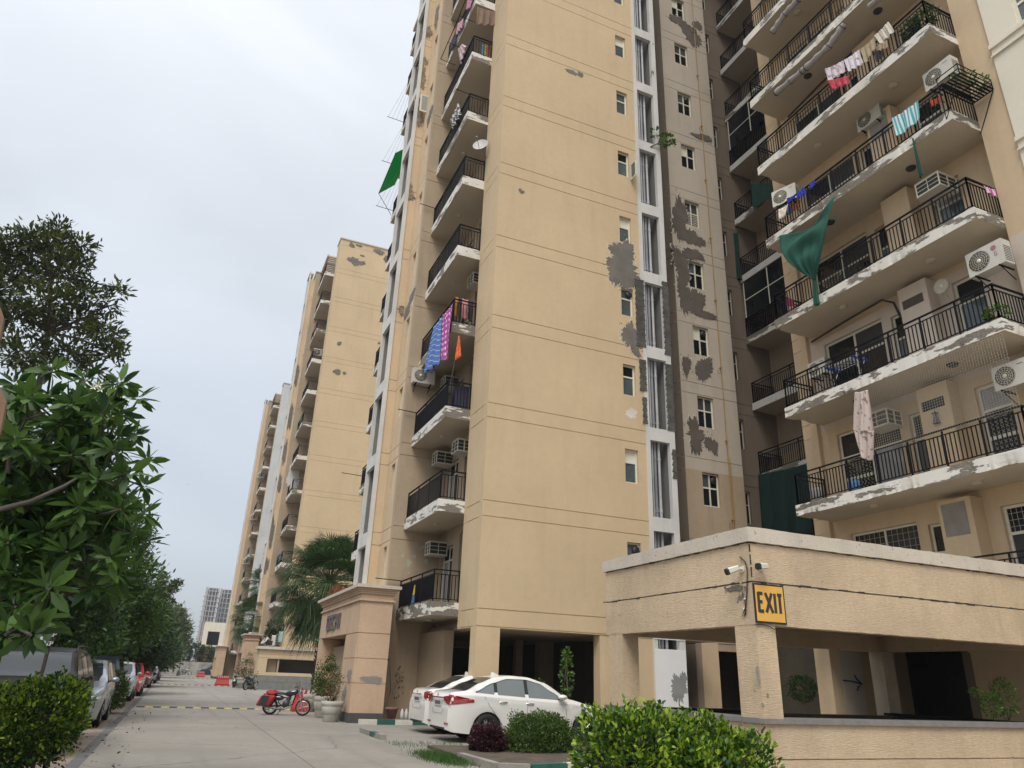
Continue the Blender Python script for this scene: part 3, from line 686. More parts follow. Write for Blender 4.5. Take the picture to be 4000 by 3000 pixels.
GL = {'E': [(0, 0, 0, 1), (-.1, 1-.05, .9, .95), (0, .52, .75, .52), (-.1, .05, .9, .05)], 'X': [(0, 0, 1, 1), (0, 1, 1, 0)], 'I': [(.5, 0, .5, 1)], 'T': [(.5, 0, .5, 1), (-.1, .94, 1.1, .94)]}
s = MB().use(INK)
for ch, a, b in (('E', .13, .29), ('X', .36, .57), ('I', .60, .73), ('T', .765, .885)):
    yy = [0]
    for sg in GL[ch]:
        yy[0] += 1
        fx = lambda u, v, a=a, b=b: (x0+sw*(a+(b-a)*u), EY-.034-.0004*yy[0], za+sh*(.27+.50*v))
        strokes(s, [sg], fx, sw*.085)
s.build('lettering', None, SG)
# cameras + cable
def cctv(px, py, ax, pl, dirv, label):
    p = on(px, py, ax, pl); T = thing('security_camera', label, 'camera', p, 0, 'security cameras at the canopy corner')
    d = Vector(dirv).normalized(); n_ = Vector((-1, 0, 0)) if ax == 0 else Vector((0, -1, 0)); e = p+n_*.13
    s = MB().use(mat('cream_plastic', (.62, .60, .5), .45, .03)); a = d.cross(Vector((0, 0, 1))).normalized(); u = a.cross(d)
    b0, b1 = e+d*-.03, e+d*.17; hw, hh = .056, .054
    C8 = lambda c, f=1: [c+a*x*hw*f+u*y*hh*f for x, y in ((-1, -.6), (-.6, -1), (.6, -1), (1, -.6), (1, .6), (.6, 1), (-.6, 1), (-1, .6))]
    A, B = C8(b0, .8), C8(b1); s.add(A+B, [tuple(range(8)), tuple(range(15, 7, -1))]+[(i, (i+1) % 8, (i+1) % 8+8, i+8) for i in range(8)]); s.build('housing', None, T)
    s = MB().use(BPLAST); A, B = C8(b1, .98), C8(b1+d*.03, .9); s.add(A+B, [tuple(range(8)), tuple(range(15, 7, -1))]+[(i, (i+1) % 8, (i+1) % 8+8, i+8) for i in range(8)]); s.tube([b1+d*.03, b1+d*.036], .03, 12); s.build('lens_front', None, T)
    s = MB().use(MATS['cream_plastic']); s.tube([p, p+n_*.015], .055, 14); s.tube([p, p+n_*.07, e], .022, 8); s.build('bracket', None, T)
cctv(*a8(410, 200), 0, EX, (-.85, .12, -.32), 'cream bullet camera left of the EXIT corner pointing down the street')
cctv(*a8(590, 180), 1, EY, (-.9, -.2, -.10), 'cream bullet camera right of the corner edge, above the EXIT board')
s = MB().use(BPLAST)
for i in range(3):
    q = [on(*a8(x+i*5, y), 0, EX)+Vector((-.012-.006*i, 0, 0)) for x, y in ((385, 70), (440, 120), (462, 200), (462, 400), (450, 560), (445, 690))]; s.tube(q, .006, 6)
q = [on(*a8(x, y), 0, EX)+Vector((-.02, 0, 0)) for x, y in ((455, 430), (425, 430), (410, 470), (440, 510), (450, 610), (430, 660), (415, 690), (440, 700), (450, 640))]; s.tube(q, .006, 6)
q = [on(*a8(x, y), 1, EY)+Vector((0, -.02, -.012)) for x, y in ((520, 785), (600, 775), (655, 790), (700, 810), (770, 850))]; s.tube(q, .007, 6)
s.use(FRAME)
for x, y in ((443, 515), (432, 622)): p = on(*a8(x, y), 0, EX)+Vector((-.02, 0, 0)); s.tube([p+Vector((0, 0, -.01)), p+Vector((0, 0, .012))], .018, 8)
tag(s.build('camera_cable'), 'dark camera cables tied in loops down the canopy corner beside the EXIT board', 'cable')
# ------------------------------------------------------------------ gate portals
def portal(oy, label):
    G = thing('entrance_portal', label, 'gate', (5.15, 24+oy, 0), 0, 'entrance portals of the towers'); Y = lambda v: v+oy
    m = mat('peach_portal_plaster', (.54, .385, .26), .92, .08, .8, .3, .5, 40, spots=(9, .68, (.42, .22, .11)))
    s = MB().use(m); X0, X1, Y0, Y1 = 5.15, 6.2, 24.0, 31.0
    for (ya, yb) in ((Y0, 25.75), (30.4, Y1)):
        for za, zb in ((.28, 1.11), (1.13, 1.83), (1.85, 2.57)): s.box(X0, X1, Y(ya), Y(yb), za, zb)
        s.box(X0+.02, X1-.02, Y(ya)+.02, Y(yb)-.02, .28, 2.6)
    s.box(X0, X1, Y(Y0), Y(Y1), 2.60, 3.56)
    s.build('body', None, G)
    s = MB().use(m)
    for (e, za, zb) in ((.06, 3.56, 3.62), (.0, 3.62, 3.78), (.05, 3.78, 3.84), (.08, 3.84, 3.90), (.12, 3.9, 3.96)): s.box(X0-e, X1+e, Y(Y0)-e, Y(Y1)+e, za+.001, zb)
    s.use(COPE); s.box(X0-.2, X1+.2, Y(Y0)-.2, Y(Y1)+.2, 3.961, 4.06); s.build('cornice', None, G)
    s = MB().use(mat('dark_grey_plinth', (.07, .07, .075), .8, .15, 3)); s.box(X0-.03, X1+.03, Y(Y0)-.03, Y(25.78), 0, .279); s.build('plinth', None, G); s = MB().use(MATS['dark_grey_plinth']); s.box(X0-.03, X1+.03, Y(30.37), Y(Y1)+.03, 0, .279); s.build('plinth', None, G)
    s = MB().use(TAN); s.box(X0+.5, X1-.1, Y(25.8), Y(30.35), 0, 2.3); s.use(m); s.box(X0+.25, X0+.5, Y(26.6), Y(27.1), 0, 2.599); s.build('doorway_wall', None, G)
    return G
G1 = portal(0, 'nearest peach entrance portal with moulded cornice and weathered dark letters, beside the white cars')
G2 = dup(G1, (5.15, 66.5, 0), label='middle entrance portal farther down the street, in front of the second tower')
G3 = dup(G1, (5.15, 108.5, 0), label='farthest slim entrance portal pillar near the end of the street')
for g in (G2, G3): pass
# the weathered name letters (Latin capitals as far as they can be read)
s = MB().use(mat('weathered_dark_letters', (.13, .115, .11), .9, .4, 9))
LET = {'O': [(.0, .1, .0, .9), (1, .1, 1, .9), (0, .95, 1, .95), (0, .05, 1, .05)], 'R': [(0, 0, 0, 1), (0, .95, .9, .95), (.95, .55, .95, .95), (0, .5, .9, .5), (.4, .5, 1, 0)], 'C': [(.05, .1, .05, .9), (0, .95, 1, .95), (0, .05, 1, .05)],
       'H': [(0, 0, 0, 1), (1, 0, 1, 1), (0, .5, 1, .5)], 'I': [(.5, 0, .5, 1)], 'D': [(0, 0, 0, 1), (0, .95, .8, .95), (.95, .15, .95, .85), (0, .05, .8, .05)], 'G': [(.05, .1, .05, .9), (0, .95, 1, .95), (0, .05, 1, .05), (.95, .05, .95, .45), (.5, .45, 1, .45)]}
yA, yB = 26.75, 29.5
for i, ch in enumerate('ORCHI'):
    a, b = yB-(yB-yA)*(i+.1)/5, yB-(yB-yA)*(i+.86)/5
    for j, (ua, va, ub, vb) in enumerate(LET[ch]):
        p, q = Vector((5.14-.002*j, a+(b-a)*ua, 2.86+.48*va)), Vector((5.14-.002*j, a+(b-a)*ub, 2.86+.48*vb)); d = (q-p).normalized(); n_ = Vector((0, d.z, -d.y))*.055
        s.poly([p+n_-d*.02, q+n_+d*.02, q-n_+d*.02, p-n_-d*.02], (-.04, 0, 0))
s.build('name_lettering', None, G1)
peel(G1, 1, 24.0, -1, [(5.7, 1.22, .32, .1, 5), (5.95, 1.2, .15, .1, 6)], rim=None, m=CONCL)
peel(G1, 0, 5.15, -1, [(24.5, 1.3, .25, .25, 8), (25.0, .7, .3, .3, 9)], rim=None, m=CONCL)
# porch of the second tower
PO = thing('porch_building', 'low beige porch with a dark window opening and grey stone base by the second tower', 'building', (5.8, 60.5, 0))
s = MB().use(BEIGE2)
facade(s, 1, 60.5, -1, 5.8, 10.6, .98, 2.78, [(6.45, 10.2, 1.2, 2.15)], joints=(2.45, 2.2)); facade(s, 0, 5.8, -1, 60.76, 62.4, .98, 2.78, joints=(2.45,)); s.use(TAN); s.box(6.46, 7.2, 61.0, 61.1, 1, 2.2); s.box(7.22, 7.34, 60.6, 60.75, 1.2, 2.15); s.use(DARKIN); s.box(5.9, 10.5, 61.8, 62.2, .9, 2.7); s.box(5.9, 10.5, 60.8, 62.2, 2.6, 2.7); s.build('wall', None, PO)
s = MB().use(COPE); s.box(5.62, 10.8, 60.3, 62.4, 2.8, 3.0); s.build('coping', None, PO)
s = MB().use(mat('grey_stone_base', (.19, .19, .175), .9, .12, 3, .3, .6, 20)); s.box(5.74, 10.7, 60.42, 62.4, 0, .52); s.box(5.76, 10.7, 60.44, 62.4, .53, .97); s.build('stone_base', None, PO)
# guard house / white house at the end
GH = thing('white_house', 'small white house with one dark window and red lower wall, far end of street', 'house', (6, 150, 0))
p = on(795, 2450, 1, 150); q = on(905, 2600, 1, 150)
s = MB().use(CREAM); s.box(4.2, 12, 150, 156, 5.0, 9.0); s.box(3.6, 12.2, 149.7, 156, 4.7, 5.0); s.build('upper_wall', None, GH)
s = MB().use(mat('brick_red_paint', (.30, .10, .07), .9, .1)); s.box(3.9, 12, 149.9, 156, 0, 4.7); s.build('lower_wall', None, GH)
s = MB().use(GLASSD); s.box(4.9, 6.9, 149.95, 149.99, 5.1, 7.4); s.build('window', None, GH)
s = MB().use(mat('grey_boundary_plaster', (.33, .31, .28), .95, .35, .8, .8, .5, 10)); s.box(-14, 7, 142, 142.3, 0, 2.1)
tag(s.build('boundary_wall'), 'stained grey boundary wall closing the far end of the street', 'wall')
# ------------------------------------------------------------------ ground
def roadmat():
    m = mat('concrete_road', (.262, .24, .208), .9, .10, .35, .0, .35, 60)
    t = m.node_tree; b = t.nodes['Principled BSDF']; l = t.links.new
    g = t.nodes.new('ShaderNodeNewGeometry'); sp = t.nodes.new('ShaderNodeSeparateXYZ'); l(g.outputs['Position'], sp.inputs[0])
    base = b.inputs['Base Color'].links[0].from_socket
    def M(op, a, c=None, d=None):
        q = t.nodes.new('ShaderNodeMath'); q.operation = op
        for i, v in enumerate((a, c, d)):
            if v is None: continue
            if isinstance(v, (int, float)): q.inputs[i].default_value = v
            else: l(v, q.inputs[i])
        return q.outputs[0]
    nzx = t.nodes.new('ShaderNodeTexNoise'); nzx.inputs['Scale'].default_value = .8; nzx.inputs['Detail'].default_value = 6
    ys = M('ADD', sp.outputs[1], M('MULTIPLY', nzx.outputs[0], .25))
    # transverse joints every 4.5 m, one long joint; damp-looking dust bands
    jt = M('LESS_THAN', M('ABSOLUTE', M('SUBTRACT', M('FRACT', M('DIVIDE', sp.outputs[1], 4.6)), .5)), .0035)
    jl = M('LESS_THAN', M('ABSOLUTE', M('SUBTRACT', sp.outputs[0], 2.35)), .012)
    jn = M('MAXIMUM', M('MULTIPLY', jt, .25), M('MULTIPLY', jl, .55))
    band = t.nodes.new('ShaderNodeMapRange'); band.inputs[1].default_value = .42; band.inputs[2].default_value = 1; band.inputs[3].default_value = 0; band.inputs[4].default_value = 1
    mpp = t.nodes.new('ShaderNodeMapping'); mpp.inputs['Scale'].default_value = (.22, .6, 1); l(g.outputs['Position'], mpp.inputs[0])
    nb = t.nodes.new('ShaderNodeTexNoise'); nb.inputs['Scale'].default_value = 1.0; nb.inputs['Detail'].default_value = 5; l(mpp.outputs[0], nb.inputs[0]); l(nb.outputs[0], band.inputs[0])
    mpb = t.nodes.new('ShaderNodeMapping'); mpb.inputs['Scale'].default_value = (6, .5, 1); l(g.outputs['Position'], mpb.inputs[0])
    nq = t.nodes.new('ShaderNodeTexNoise'); nq.inputs['Scale'].default_value = 6; nq.inputs['Detail'].default_value = 6; l(mpb.outputs[0], nq.inputs[0])
    dark = M('MAXIMUM', jn, M('MULTIPLY', band.outputs[0], .32))
    mpt = t.nodes.new('ShaderNodeMapping'); mpt.inputs['Scale'].default_value = (1.5, .05, 1); l(g.outputs['Position'], mpt.inputs[0])
    nt2 = t.nodes.new('ShaderNodeTexNoise'); nt2.inputs['Scale'].default_value = 1.0; nt2.inputs['Detail'].default_value = 4; l(mpt.outputs[0], nt2.inputs[0])
    no = t.nodes.new('ShaderNodeTexNoise'); no.inputs['Scale'].default_value = .9; no.inputs['Detail'].default_value = 7; no.inputs['Roughness'].default_value = .7; l(g.outputs['Position'], no.inputs[0])
    oil = t.nodes.new('ShaderNodeMapRange'); oil.inputs[1].default_value = .62; oil.inputs[2].default_value = .74; oil.inputs[3].default_value = 0; oil.inputs[4].default_value = .35; l(no.outputs[0], oil.inputs[0])
    trk = t.nodes.new('ShaderNodeMapRange'); trk.inputs[1].default_value = .5; trk.inputs[2].default_value = .75; trk.inputs[3].default_value = 0; trk.inputs[4].default_value = .28; l(nt2.outputs[0], trk.inputs[0])
    vc = t.nodes.new('ShaderNodeTexVoronoi'); vc.feature = 'DISTANCE_TO_EDGE'; vc.inputs['Scale'].default_value = .22; l(no.outputs[1], vc.inputs[0])
    dark = M('MAXIMUM', dark, M('MAXIMUM', oil.outputs[0], trk.outputs[0]))
    gz = t.nodes.new('ShaderNodeMix'); gz.data_type = 'RGBA'; gz.inputs[0].default_value = .35; l(g.outputs['Position'], gz.inputs[6]); l(no.outputs[1], gz.inputs[7])
    vd = t.nodes.new('ShaderNodeTexVoronoi'); vd.feature = 'DISTANCE_TO_EDGE'; vd.inputs['Scale'].default_value = .35; l(gz.outputs[2], vd.inputs[0])
    dark = M('MAXIMUM', dark, M('MULTIPLY', M('LESS_THAN', vd.outputs[0], .0035), .38))
    f = M('SUBTRACT', 1, dark)
    vs = t.nodes.new('ShaderNodeVectorMath'); vs.operation = 'SCALE'; l(base, vs.inputs[0]); l(f, vs.inputs['Scale']); l(vs.outputs[0], b.inputs['Base Color'])
    return m
EARTH = mat('dry_earth', (.20, .165, .125), .95, .2, .5, 0, .8, 20)
s = MB().use(EARTH); s.box(-600, 600, -200, 900, -1, -.012); tag(s.build('ground'), kind='structure')
s = MB().use(roadmat()); s.box(-.98, 60, -8, 141, -.3, 0.0); tag(s.build('road'), kind='structure')
pav = mat('brick_paver_strip', (.235, .185, .15), .95, .22, 1.5, 0, .8, 14, spots=(5, .6, (.16, .13, .11)))
s = MB().use(pav); s.box(-6.5, -.98, -8, 141, -.3, -.004); tag(s.build('paved_parking_strip'), kind='structure')
s = MB().use(mat('dark_drain_edge', (.12, .115, .115), .9, .25, 2, 0, .5, 20)); s.box(-1.16, -.98, -8, 141, -.2, .003); tag(s.build('drain_edge'), kind='structure')
# kerbed green patch beside the white cars
DG = mat('dark_green_kerb_paint', (.02, .11, .075), .8, .2, 5, patch=(3, .6, (.30, .27, .22), (1, 1, 1))); WK = mat('white_kerb_paint', (.58, .56, .50), .85, .12, 4, .2, patch=(3, .6, (.3, .27, .22), (1, 1, 1)))
KP = [(5.14, 14.0), (5.19, 12.33), (5.69, 12.14), (6.42, 12.3), (7.12, 12.5), (8.2, 12.8)]
s = MB()
for i in range(len(KP)-1):
    a, b = Vector((*KP[i], 0)), Vector((*KP[i+1], 0)); d = (b-a).normalized(); n_ = Vector((-d.y, d.x, 0))*.07; n_ = n_ if i else n_
    n = max(1, round((b-a).length/.6))
    for j in range(n):
        p, q = a.lerp(b, j/n)+d*.004, a.lerp(b, (j+1)/n)-d*.004
        s.use((CONCL, CONCL, DG, WK, WK, DG)[i] if True else 0); s.poly([p-n_, q-n_, q+n_, p+n_], (0, 0, .125))
tag(s.build('kerb'), 'low kerb with green and white painted stones round the shrub bed', 'kerb')
s = MB().use(CONCL)
KQ = [(4.9, 22.4), (5.0, 20.6), (5.3, 19.4), (7.4, 19.3)]
for i, (x0_, x1_) in enumerate(((5.35, 5.9), (5.9, 6.45), (6.45, 7.0), (7.0, 7.5))): s.use((WK, DG)[i % 2]); s.box(x0_+.004, x1_-.004, 23.4, 23.52, 0, .14)
for i in range(4): s.use((CONCL, DG, CONCL, CONCL)[i]); s.box(4.7, 4.84, 18.2+i*.55, 18.74+i*.55, 0, .11)
tag(s.build('kerb'), 'broken green and white kerb stones at the foot of the entrance portal behind the cars', 'kerb')
s = MB().use(mat('bed_soil', (.09, .07, .05), .98, .3, 3, 0, 1, 20)); s.box(5.2, 9, 12.4, 16.2, 0, .06); tag(s.build('soil_bed'), kind='structure')
# speed bumps
YB = mat('yellow_bump_rubber', (.42, .31, .10), .8, .2, 6); KB = mat('black_bump_rubber', (.045, .045, .045), .85, .3, 6)
def bump(y, x0, x1, n, label):
    T = thing('speed_bump', label, 'speed bump', (x0, y, 0), 0, 'striped speed bumps across the street')
    for j, mm in ((0, KB), (1, YB)):
        s = MB().use(mm)
        for i in range(n):
            if i % 2 != j: continue
            a, b = x0+(x1-x0)*i/n, x0+(x1-x0)*(i+1)/n
            for (ya, yb, za, zb) in ((-.17, -.08, 0, .035), (-.08, .08, .035, .035), (.08, .17, .035, 0)):
                s.add([(a+.004, y+ya, za), (b-.004, y+ya, za), (b-.004, y+yb, zb), (a+.004, y+yb, zb)], [(0, 1, 2, 3)])
            for e in (a+.004, b-.004): s.add([(e, y-.17, 0), (e, y-.08, .035), (e, y+.08, .035), (e, y+.17, 0)], [(0, 1, 2, 3)])
        s.build('yellow_segments' if j else 'black_segments', None, T)
bump(31.2, -.9, 5.0, 22, 'nearest black and yellow speed bump, just beyond the red motorcycle')
bump(68, -.6, 4.9, 22, 'second speed bump beyond the parked red car')
bump(104, -.6, 5.2, 22, 'faint third speed bump near the end of the street')
# ------------------------------------------------------------------ vehicles
def curve(pts):
    xs, zs = [p[0] for p in pts], [p[1] for p in pts]
    def f(x):
        if x <= xs[0]: return zs[0]
        if x >= xs[-1]: return zs[-1]
        for i in range(len(xs)-1):
            if xs[i] <= x <= xs[i+1]:
                t = (x-xs[i])/(xs[i+1]-xs[i]); t = t*t*(3-2*t)*.45+t*.55; return zs[i]+(zs[i+1]-zs[i])*t
    return f
def make_car(name, label, Ln, W_, paint, top, belt, bot, wheels, wr, dlo, screens, tumble=.42, glass=CARGL, group=None, rails=False, extras=None, nose=.10, tail=.08):
    """lofted body. x from 0 (nose) to Ln (tail); top/belt/bot: profile curves; dlo: (low, high) curves of the side glass; screens: ((x at base, x at top), ...)"""
    T = thing(name, label, 'car', group=group)
    tp, bl, bt = curve(top), curve(belt), curve(bot)
    hw0 = W_/2
    def hw(x):
        a = max(0, 1-x/(Ln*.16)); b = max(0, 1-(Ln-x)/(Ln*.12)); return hw0*(1-(nose*2.0)*a**2.2-(tail*1.8)*b**2.2)
    def side(x, z):
        w_, zs = hw(x), bl(x)
        if z <= zs: return w_*(1-.05*((zs-z)/max(.1, zs-bt(x)))**2.5-.012*math.exp(-((z-zs+.1)/.05)**2))-.0
        return w_*.965-(z-zs)*tumble
    n = 84; rows = []
    s = MB().use(paint)
    for i in range(n+1):
        x = Ln*i/n; zb = bt(x)
        for wx in wheels:
            dxx = abs(x-wx)
            if dxx < wr+.07: zb = max(zb, math.sqrt((wr+.07)**2-dxx**2)+wr-.03)
        zs, zt = bl(x), tp(x); zs = min(zs, zt-.012)
        zm = zb+(zs-zb)*.5
        crown = .03
        ge = max(.0, zt-zs); zedge = zs+ge*.86 if ge > .1 else zs+ge*.6
        we = side(x, zedge) if ge > .03 else hw(x)*.93
        pts = [(hw(x)*.80, zb-.0), (side(x, zb)*.985, zb+.002), (side(x, zb+(zs-zb)*.2), zb+(zs-zb)*.2), (side(x, zm), zm), (side(x, zb+(zs-zb)*.8), zb+(zs-zb)*.8), (side(x, zs-.03), zs-.03), (side(x, zs)*.985, zs),
               (side(x, zs)*.968, zs+min(.012, ge*.2)), ((we+side(x, zs)*.965)/2, (zs+zedge)/2), (we, zedge), (we-.05, zs+ge*.95), (we*.72, zt-.008), (we*.35, zt-.001), (0, zt)]
        rows.append([(x, y, z) for y, z in pts])
    m_ = len(rows[0]); vs = []
    for r_ in rows: vs += [p for p in r_]+[(p[0], -p[1], p[2]) for p in r_[-2::-1]]
    M2 = 2*m_-1
    fs = [(i*M2+j, i*M2+j+1, (i+1)*M2+j+1, (i+1)*M2+j) for i in range(n) for j in range(M2-1)]
    fs += [tuple(range(M2-1, -1, -1)), tuple(n*M2+j for j in range(M2))]
    s.add(vs, fs, True); s.m = [0]*len(s.f)
    body = s.build('body', None, T, local=True)
    md = body.modifiers.new('es', 'EDGE_SPLIT'); md.split_angle = R(50)
    s = MB().use(BPLAST); s.box(.5, Ln-.6, -hw0*.78, hw0*.78, .17, .5)
    for wx in wheels: s.box(wx-wr-.05, wx+wr+.05, -hw0*.86, hw0*.86, .3, wr*2+.02)
    s.build('underbody', None, T, local=True)
    # side glass
    lo, hi = curve(dlo[0]), curve(dlo[1]); xa, xb = dlo[0][0][0], dlo[0][-1][0]
    for sg in (1, -1):
        s = MB().use(BPLAST); s.grid(lambda u, v: (lambda x: (x, sg*(side(x, (lo(x)-.018)+(hi(x)-lo(x)+.036)*v)+.004), (lo(x)-.018)+(hi(x)-lo(x)+.036)*v))(xa-.02+(xb-xa+.04)*u), 40, 4)
        s.build('window_surround', None, T, local=True)
        s = MB().use(glass)
        cuts = dlo[2]; edges = [xa]+[c for c in cuts]+[xb]
        for a, b in zip(edges, edges[1:]):
            a2, b2 = a+(.045 if a != xa else .0), b-(.045 if b != xb else .0)
            s.grid(lambda u, v: (lambda x: (x, sg*(side(x, lo(x)+(hi(x)-lo(x))*v)+.009), lo(x)+(hi(x)-lo(x))*v))(a2+(b2-a2)*u), 16, 4)
        s.build('side_glass', None, T, local=True)
    # screens
    for nm, (x0_, x1_, m0, m1) in (('windscreen', screens[0]), ('rear_window', screens[1])):
        if x0_ is None: continue
        s = MB().use(glass)
        def fn(u, v):
            x = x0_+(x1_-x0_)*v; z = tp(x); y = (u*2-1)*(m0+(m1-m0)*v); e = .006
            sl = (tp(x+.01)-tp(x-.01))/.02; nx, nz_ = -sl, 1; q = math.hypot(nx, nz_)
            ww = max(.2, side(x, bl(x)+(z-bl(x))*.86)); cz = .03*(abs(y)/ww)**2.2
            bulge = .045*(y/ww)**2*(1 if nm == 'windscreen' else -1)
            return (x+nx/q*e*1.5+bulge*.0, y, z+nz_/q*e-cz*.9)
        s.grid(fn, 16, 12); s.build(nm, None, T, local=True)
    # wheels
    for wx in wheels:
        for sg in (1, -1):
            yo = sg*(hw(wx)-.005); yi = sg*(hw(wx)-.21)
            h = sg
            s = MB().use(TYRE); s.lathe((wx, 0, wr), [(wr*.62, yo-h*.012), (wr*.66, yo), (wr*.93, yo), (wr, yo-h*.035), (wr, yi+h*.03), (wr*.93, yi), (wr*.6, yi)], 36, 'Y')
            t = s.build('wheel', None, T, local=True)
            s = MB().use(RIM); s.lathe((wx, 0, wr), [(wr*.68, yo-h*.008), (wr*.655, yo-h*.004), (wr*.62, yo-h*.03), (wr*.6, yo-h*.09)], 36, 'Y')
            for k in range(10):
                a = 2*math.pi*(k//2)/5+(.17 if k % 2 else -.17); a0 = 2*math.pi*(k//2)/5+(.05 if k % 2 else -.05)
                p = Vector((wx+math.cos(a0)*wr*.14, yo-h*.03, wr+math.sin(a0)*wr*.14)); q = Vector((wx+math.cos(a)*wr*.63, yo-h*.018, wr+math.sin(a)*wr*.63)); s.tube([p, q], [.022, .018], 6)
            s.lathe((wx, 0, wr), [(0, yo-h*.012), (wr*.15, yo-h*.015), (wr*.18, yo-h*.06)], 16, 'Y')
            s.use(BPLAST); s.lathe((wx, 0, wr), [(0, yo-h*.1), (wr*.6, yo-h*.1)], 20, 'Y')
            s.build('rim', None, t, local=True)
    T_ = dict(T=T, side=side, hw=hw, tp=tp, bl=bl, bt=bt, body=body)
    # mirrors
    mx = dlo[0][0][0]+.12
    for sg in (1, -1):
        z = bl(mx)+.07; y = side(mx, z)
        s = MB().use(paint); s.grid(lambda u, v: (mx-.06+.13*math.sin(math.pi*v)*math.cos(6.283*u)*.9, sg*(y+.14)+sg*.10*math.cos(math.pi*v), z+.045+.065*math.sin(math.pi*v)*math.sin(6.283*u)), 12, 8)
        s.use(BPLAST); s.tube([(mx, sg*(y-.01), z-.01), (mx-.02, sg*(y+.08), z+.02)], .02, 6); s.build('wing_mirror', None, T, local=True)
    if rails:
        for sg in (1, -1):
            s = MB().use(BPLAST); xs = [Ln*.42+i*(Ln*.45)/8 for i in range(9)]; s.tube([(x, sg*(side(x, bl(x)+(tp(x)-bl(x))*.86)-.03), tp(x)+(.035 if 0 < i < 8 else -.01)) for i, x in enumerate(xs)], .014, 6); s.build('roof_rail', None, T, local=True)
    return T_
def surf(D, sg, pts, e=.006):
    return [(x, sg*(D['side'](x, z)+e), z) for x, z in pts]
# white sedans, tail towards the camera (x = 0 nose, placed nose to the east)
def sedan(label, lamps='wide'):
    Ln, Wd = 4.44, 1.695
    top = [(0, .62), (.12, .70), (.6, .84), (1.28, .99), (1.95, 1.37), (2.35, 1.47), (2.8, 1.49), (3.2, 1.455), (3.62, 1.30), (4.0, 1.115), (4.3, 1.085), (4.39, 1.02), (4.44, .78)]
    belt = [(0, .56), (.5, .80), (1.3, .905), (2.6, .965), (3.8, 1.03), (4.3, 1.03), (4.44, .80)]
    bot = [(0, .30), (.2, .21), (.8, .18), (3.9, .19), (4.3, .22), (4.44, .27)]
    dl = [[(1.5, .965), (2.2, .99), (3.2, 1.04), (3.78, 1.08)], [(1.5, .975), (1.75, 1.12), (2.1, 1.31), (2.45, 1.385), (2.95, 1.385), (3.35, 1.28), (3.78, 1.09)], [2.47, 3.28]]
    D = make_car('parked_car', label, Ln, Wd, WHITEP, top, belt, bot, (.88, 3.48), .315, dl, ((1.33, 2.02, .70, .54), (4.0, 3.3, .62, .52)), glass=CARGL2, group='white saloon cars parked side by side')
    T = D['T']
    for q in bpy.data.objects:
        if q.parent == T and q.name.startswith('rear_window'): q.data.materials[0] = CARGL
    for sg in (1, -1):
        # tail lamp wraps the corner
        s = MB().use(REDL)
        if lamps == 'wide':
            s.grid(lambda u, v: (lambda x: (x, sg*(D['side'](x, .80+.06*(1-u)+(.24-.17*(1-u))*v)+.008), .80+.07*(1-u)+(.225-.17*(1-u))*v))(3.84+.57*u), 14, 6)
            s.add([(4.452, sg*.40, .90), (4.455, sg*.40, .97), (4.43, sg*.80, 1.0), (4.44, sg*.79, .80), (4.455, sg*.60, .84)], [(0, 1, 2, 3, 4)])
        else:
            s.grid(lambda u, v: (lambda x: (x, sg*(D['side'](x, .86+.18*v)+.008), .86+.17*v))(4.12+.29*u), 10, 6)
            s.add([(4.455, sg*.60, .86), (4.45, sg*.60, 1.0), (4.43, sg*.79, 1.02), (4.44, sg*.78, .84)], [(0, 1, 2, 3)])
        s.build('tail_light', None, T, local=True)
        if lamps == 'wide':
            s = MB().use(REDL); s.box(4.432, 4.452, sg*.52, sg*.74, .38, .42); s.build('rear_reflector', None, T, local=True)
    s = MB().use(PLATE); s.box(4.45, 4.46, -.25, .25, .76, .90); s.use(INK)
    for i in range(9): s.box(4.459, 4.463, -.21+i*.047, -.21+i*.047+.03, .79, .87)
    s.build('number_plate', None, T, local=True)
    s = MB().use(CHROME); s.box(4.44, 4.47, -.42, .42, .93, .96); s.tube([(4.455, 0, 1.0), (4.465, 0, 1.0)], .035, 12); s.build('boot_trim', None, T, local=True)
    for i, x in enumerate((1.98+.42, 3.0+.1)):
        for sg in (1, -1):
            z = .865+.02*i; s = MB().use(CHROME); s.tube([(x-.1, sg*(D['side'](x, z)+.01), z), (x-.06, sg*(D['side'](x, z)+.03), z+.004), (x+.06, sg*(D['side'](x, z)+.03), z+.004), (x+.1, sg*(D['side'](x, z)+.01), z)], .014, 6); s.build('door_handle', None, T, local=True)
    # shut lines and lower lip
    s = MB().use(BPLAST)
    for sg in (1, -1):
        for pts in ([(1.42, .25), (1.40, .6), (1.45, .93)], [(2.47, .22), (2.47, .6), (2.47, .95)], [(3.02, .30), (3.22, .55), (3.45, .80), (3.58, 1.0)], [(1.42, .235), (2.4, .225), (3.02, .26)]):
            P = []
            for a, b in zip(pts, pts[1:]):
                for t in range(6): P.append((a[0]+(b[0]-a[0])*t/6, a[1]+(b[1]-a[1])*t/6))
            P.append(pts[-1]); s.tube(surf(D, sg, P, .0005), .004, 4)
    s.box(4.35, 4.443, -.55, .55, .27, .31); s.tube([(4.452, -.40, .70), (4.452, -.33, .60), (4.452, .33, .60), (4.452, .40, .70)], .003, 4); s.tube([(4.05, -.7, 1.109), (4.05, .7, 1.109)], .003, 4)
    s.build('shut_lines', None, T, local=True)
    s = MB().use(WHITEP); s.poly([(2.9, .012, 1.475), (3.12, .012, 1.46), (3.10, .004, 1.545), (3.06, .004, 1.55)], (0, -.024, 0)); s.build('roof_antenna', None, T, local=True)
    # front lamps
    for sg in (1, -1):
        s = MB().use(CLEARL); s.grid(lambda u, v: (lambda x: (x, sg*(D['side'](x, .60+.1*u+.1*v)+.006), .60+.1*u+.1*v))(.12+.5*u), 8, 4); s.build('headlight', None, T, local=True)
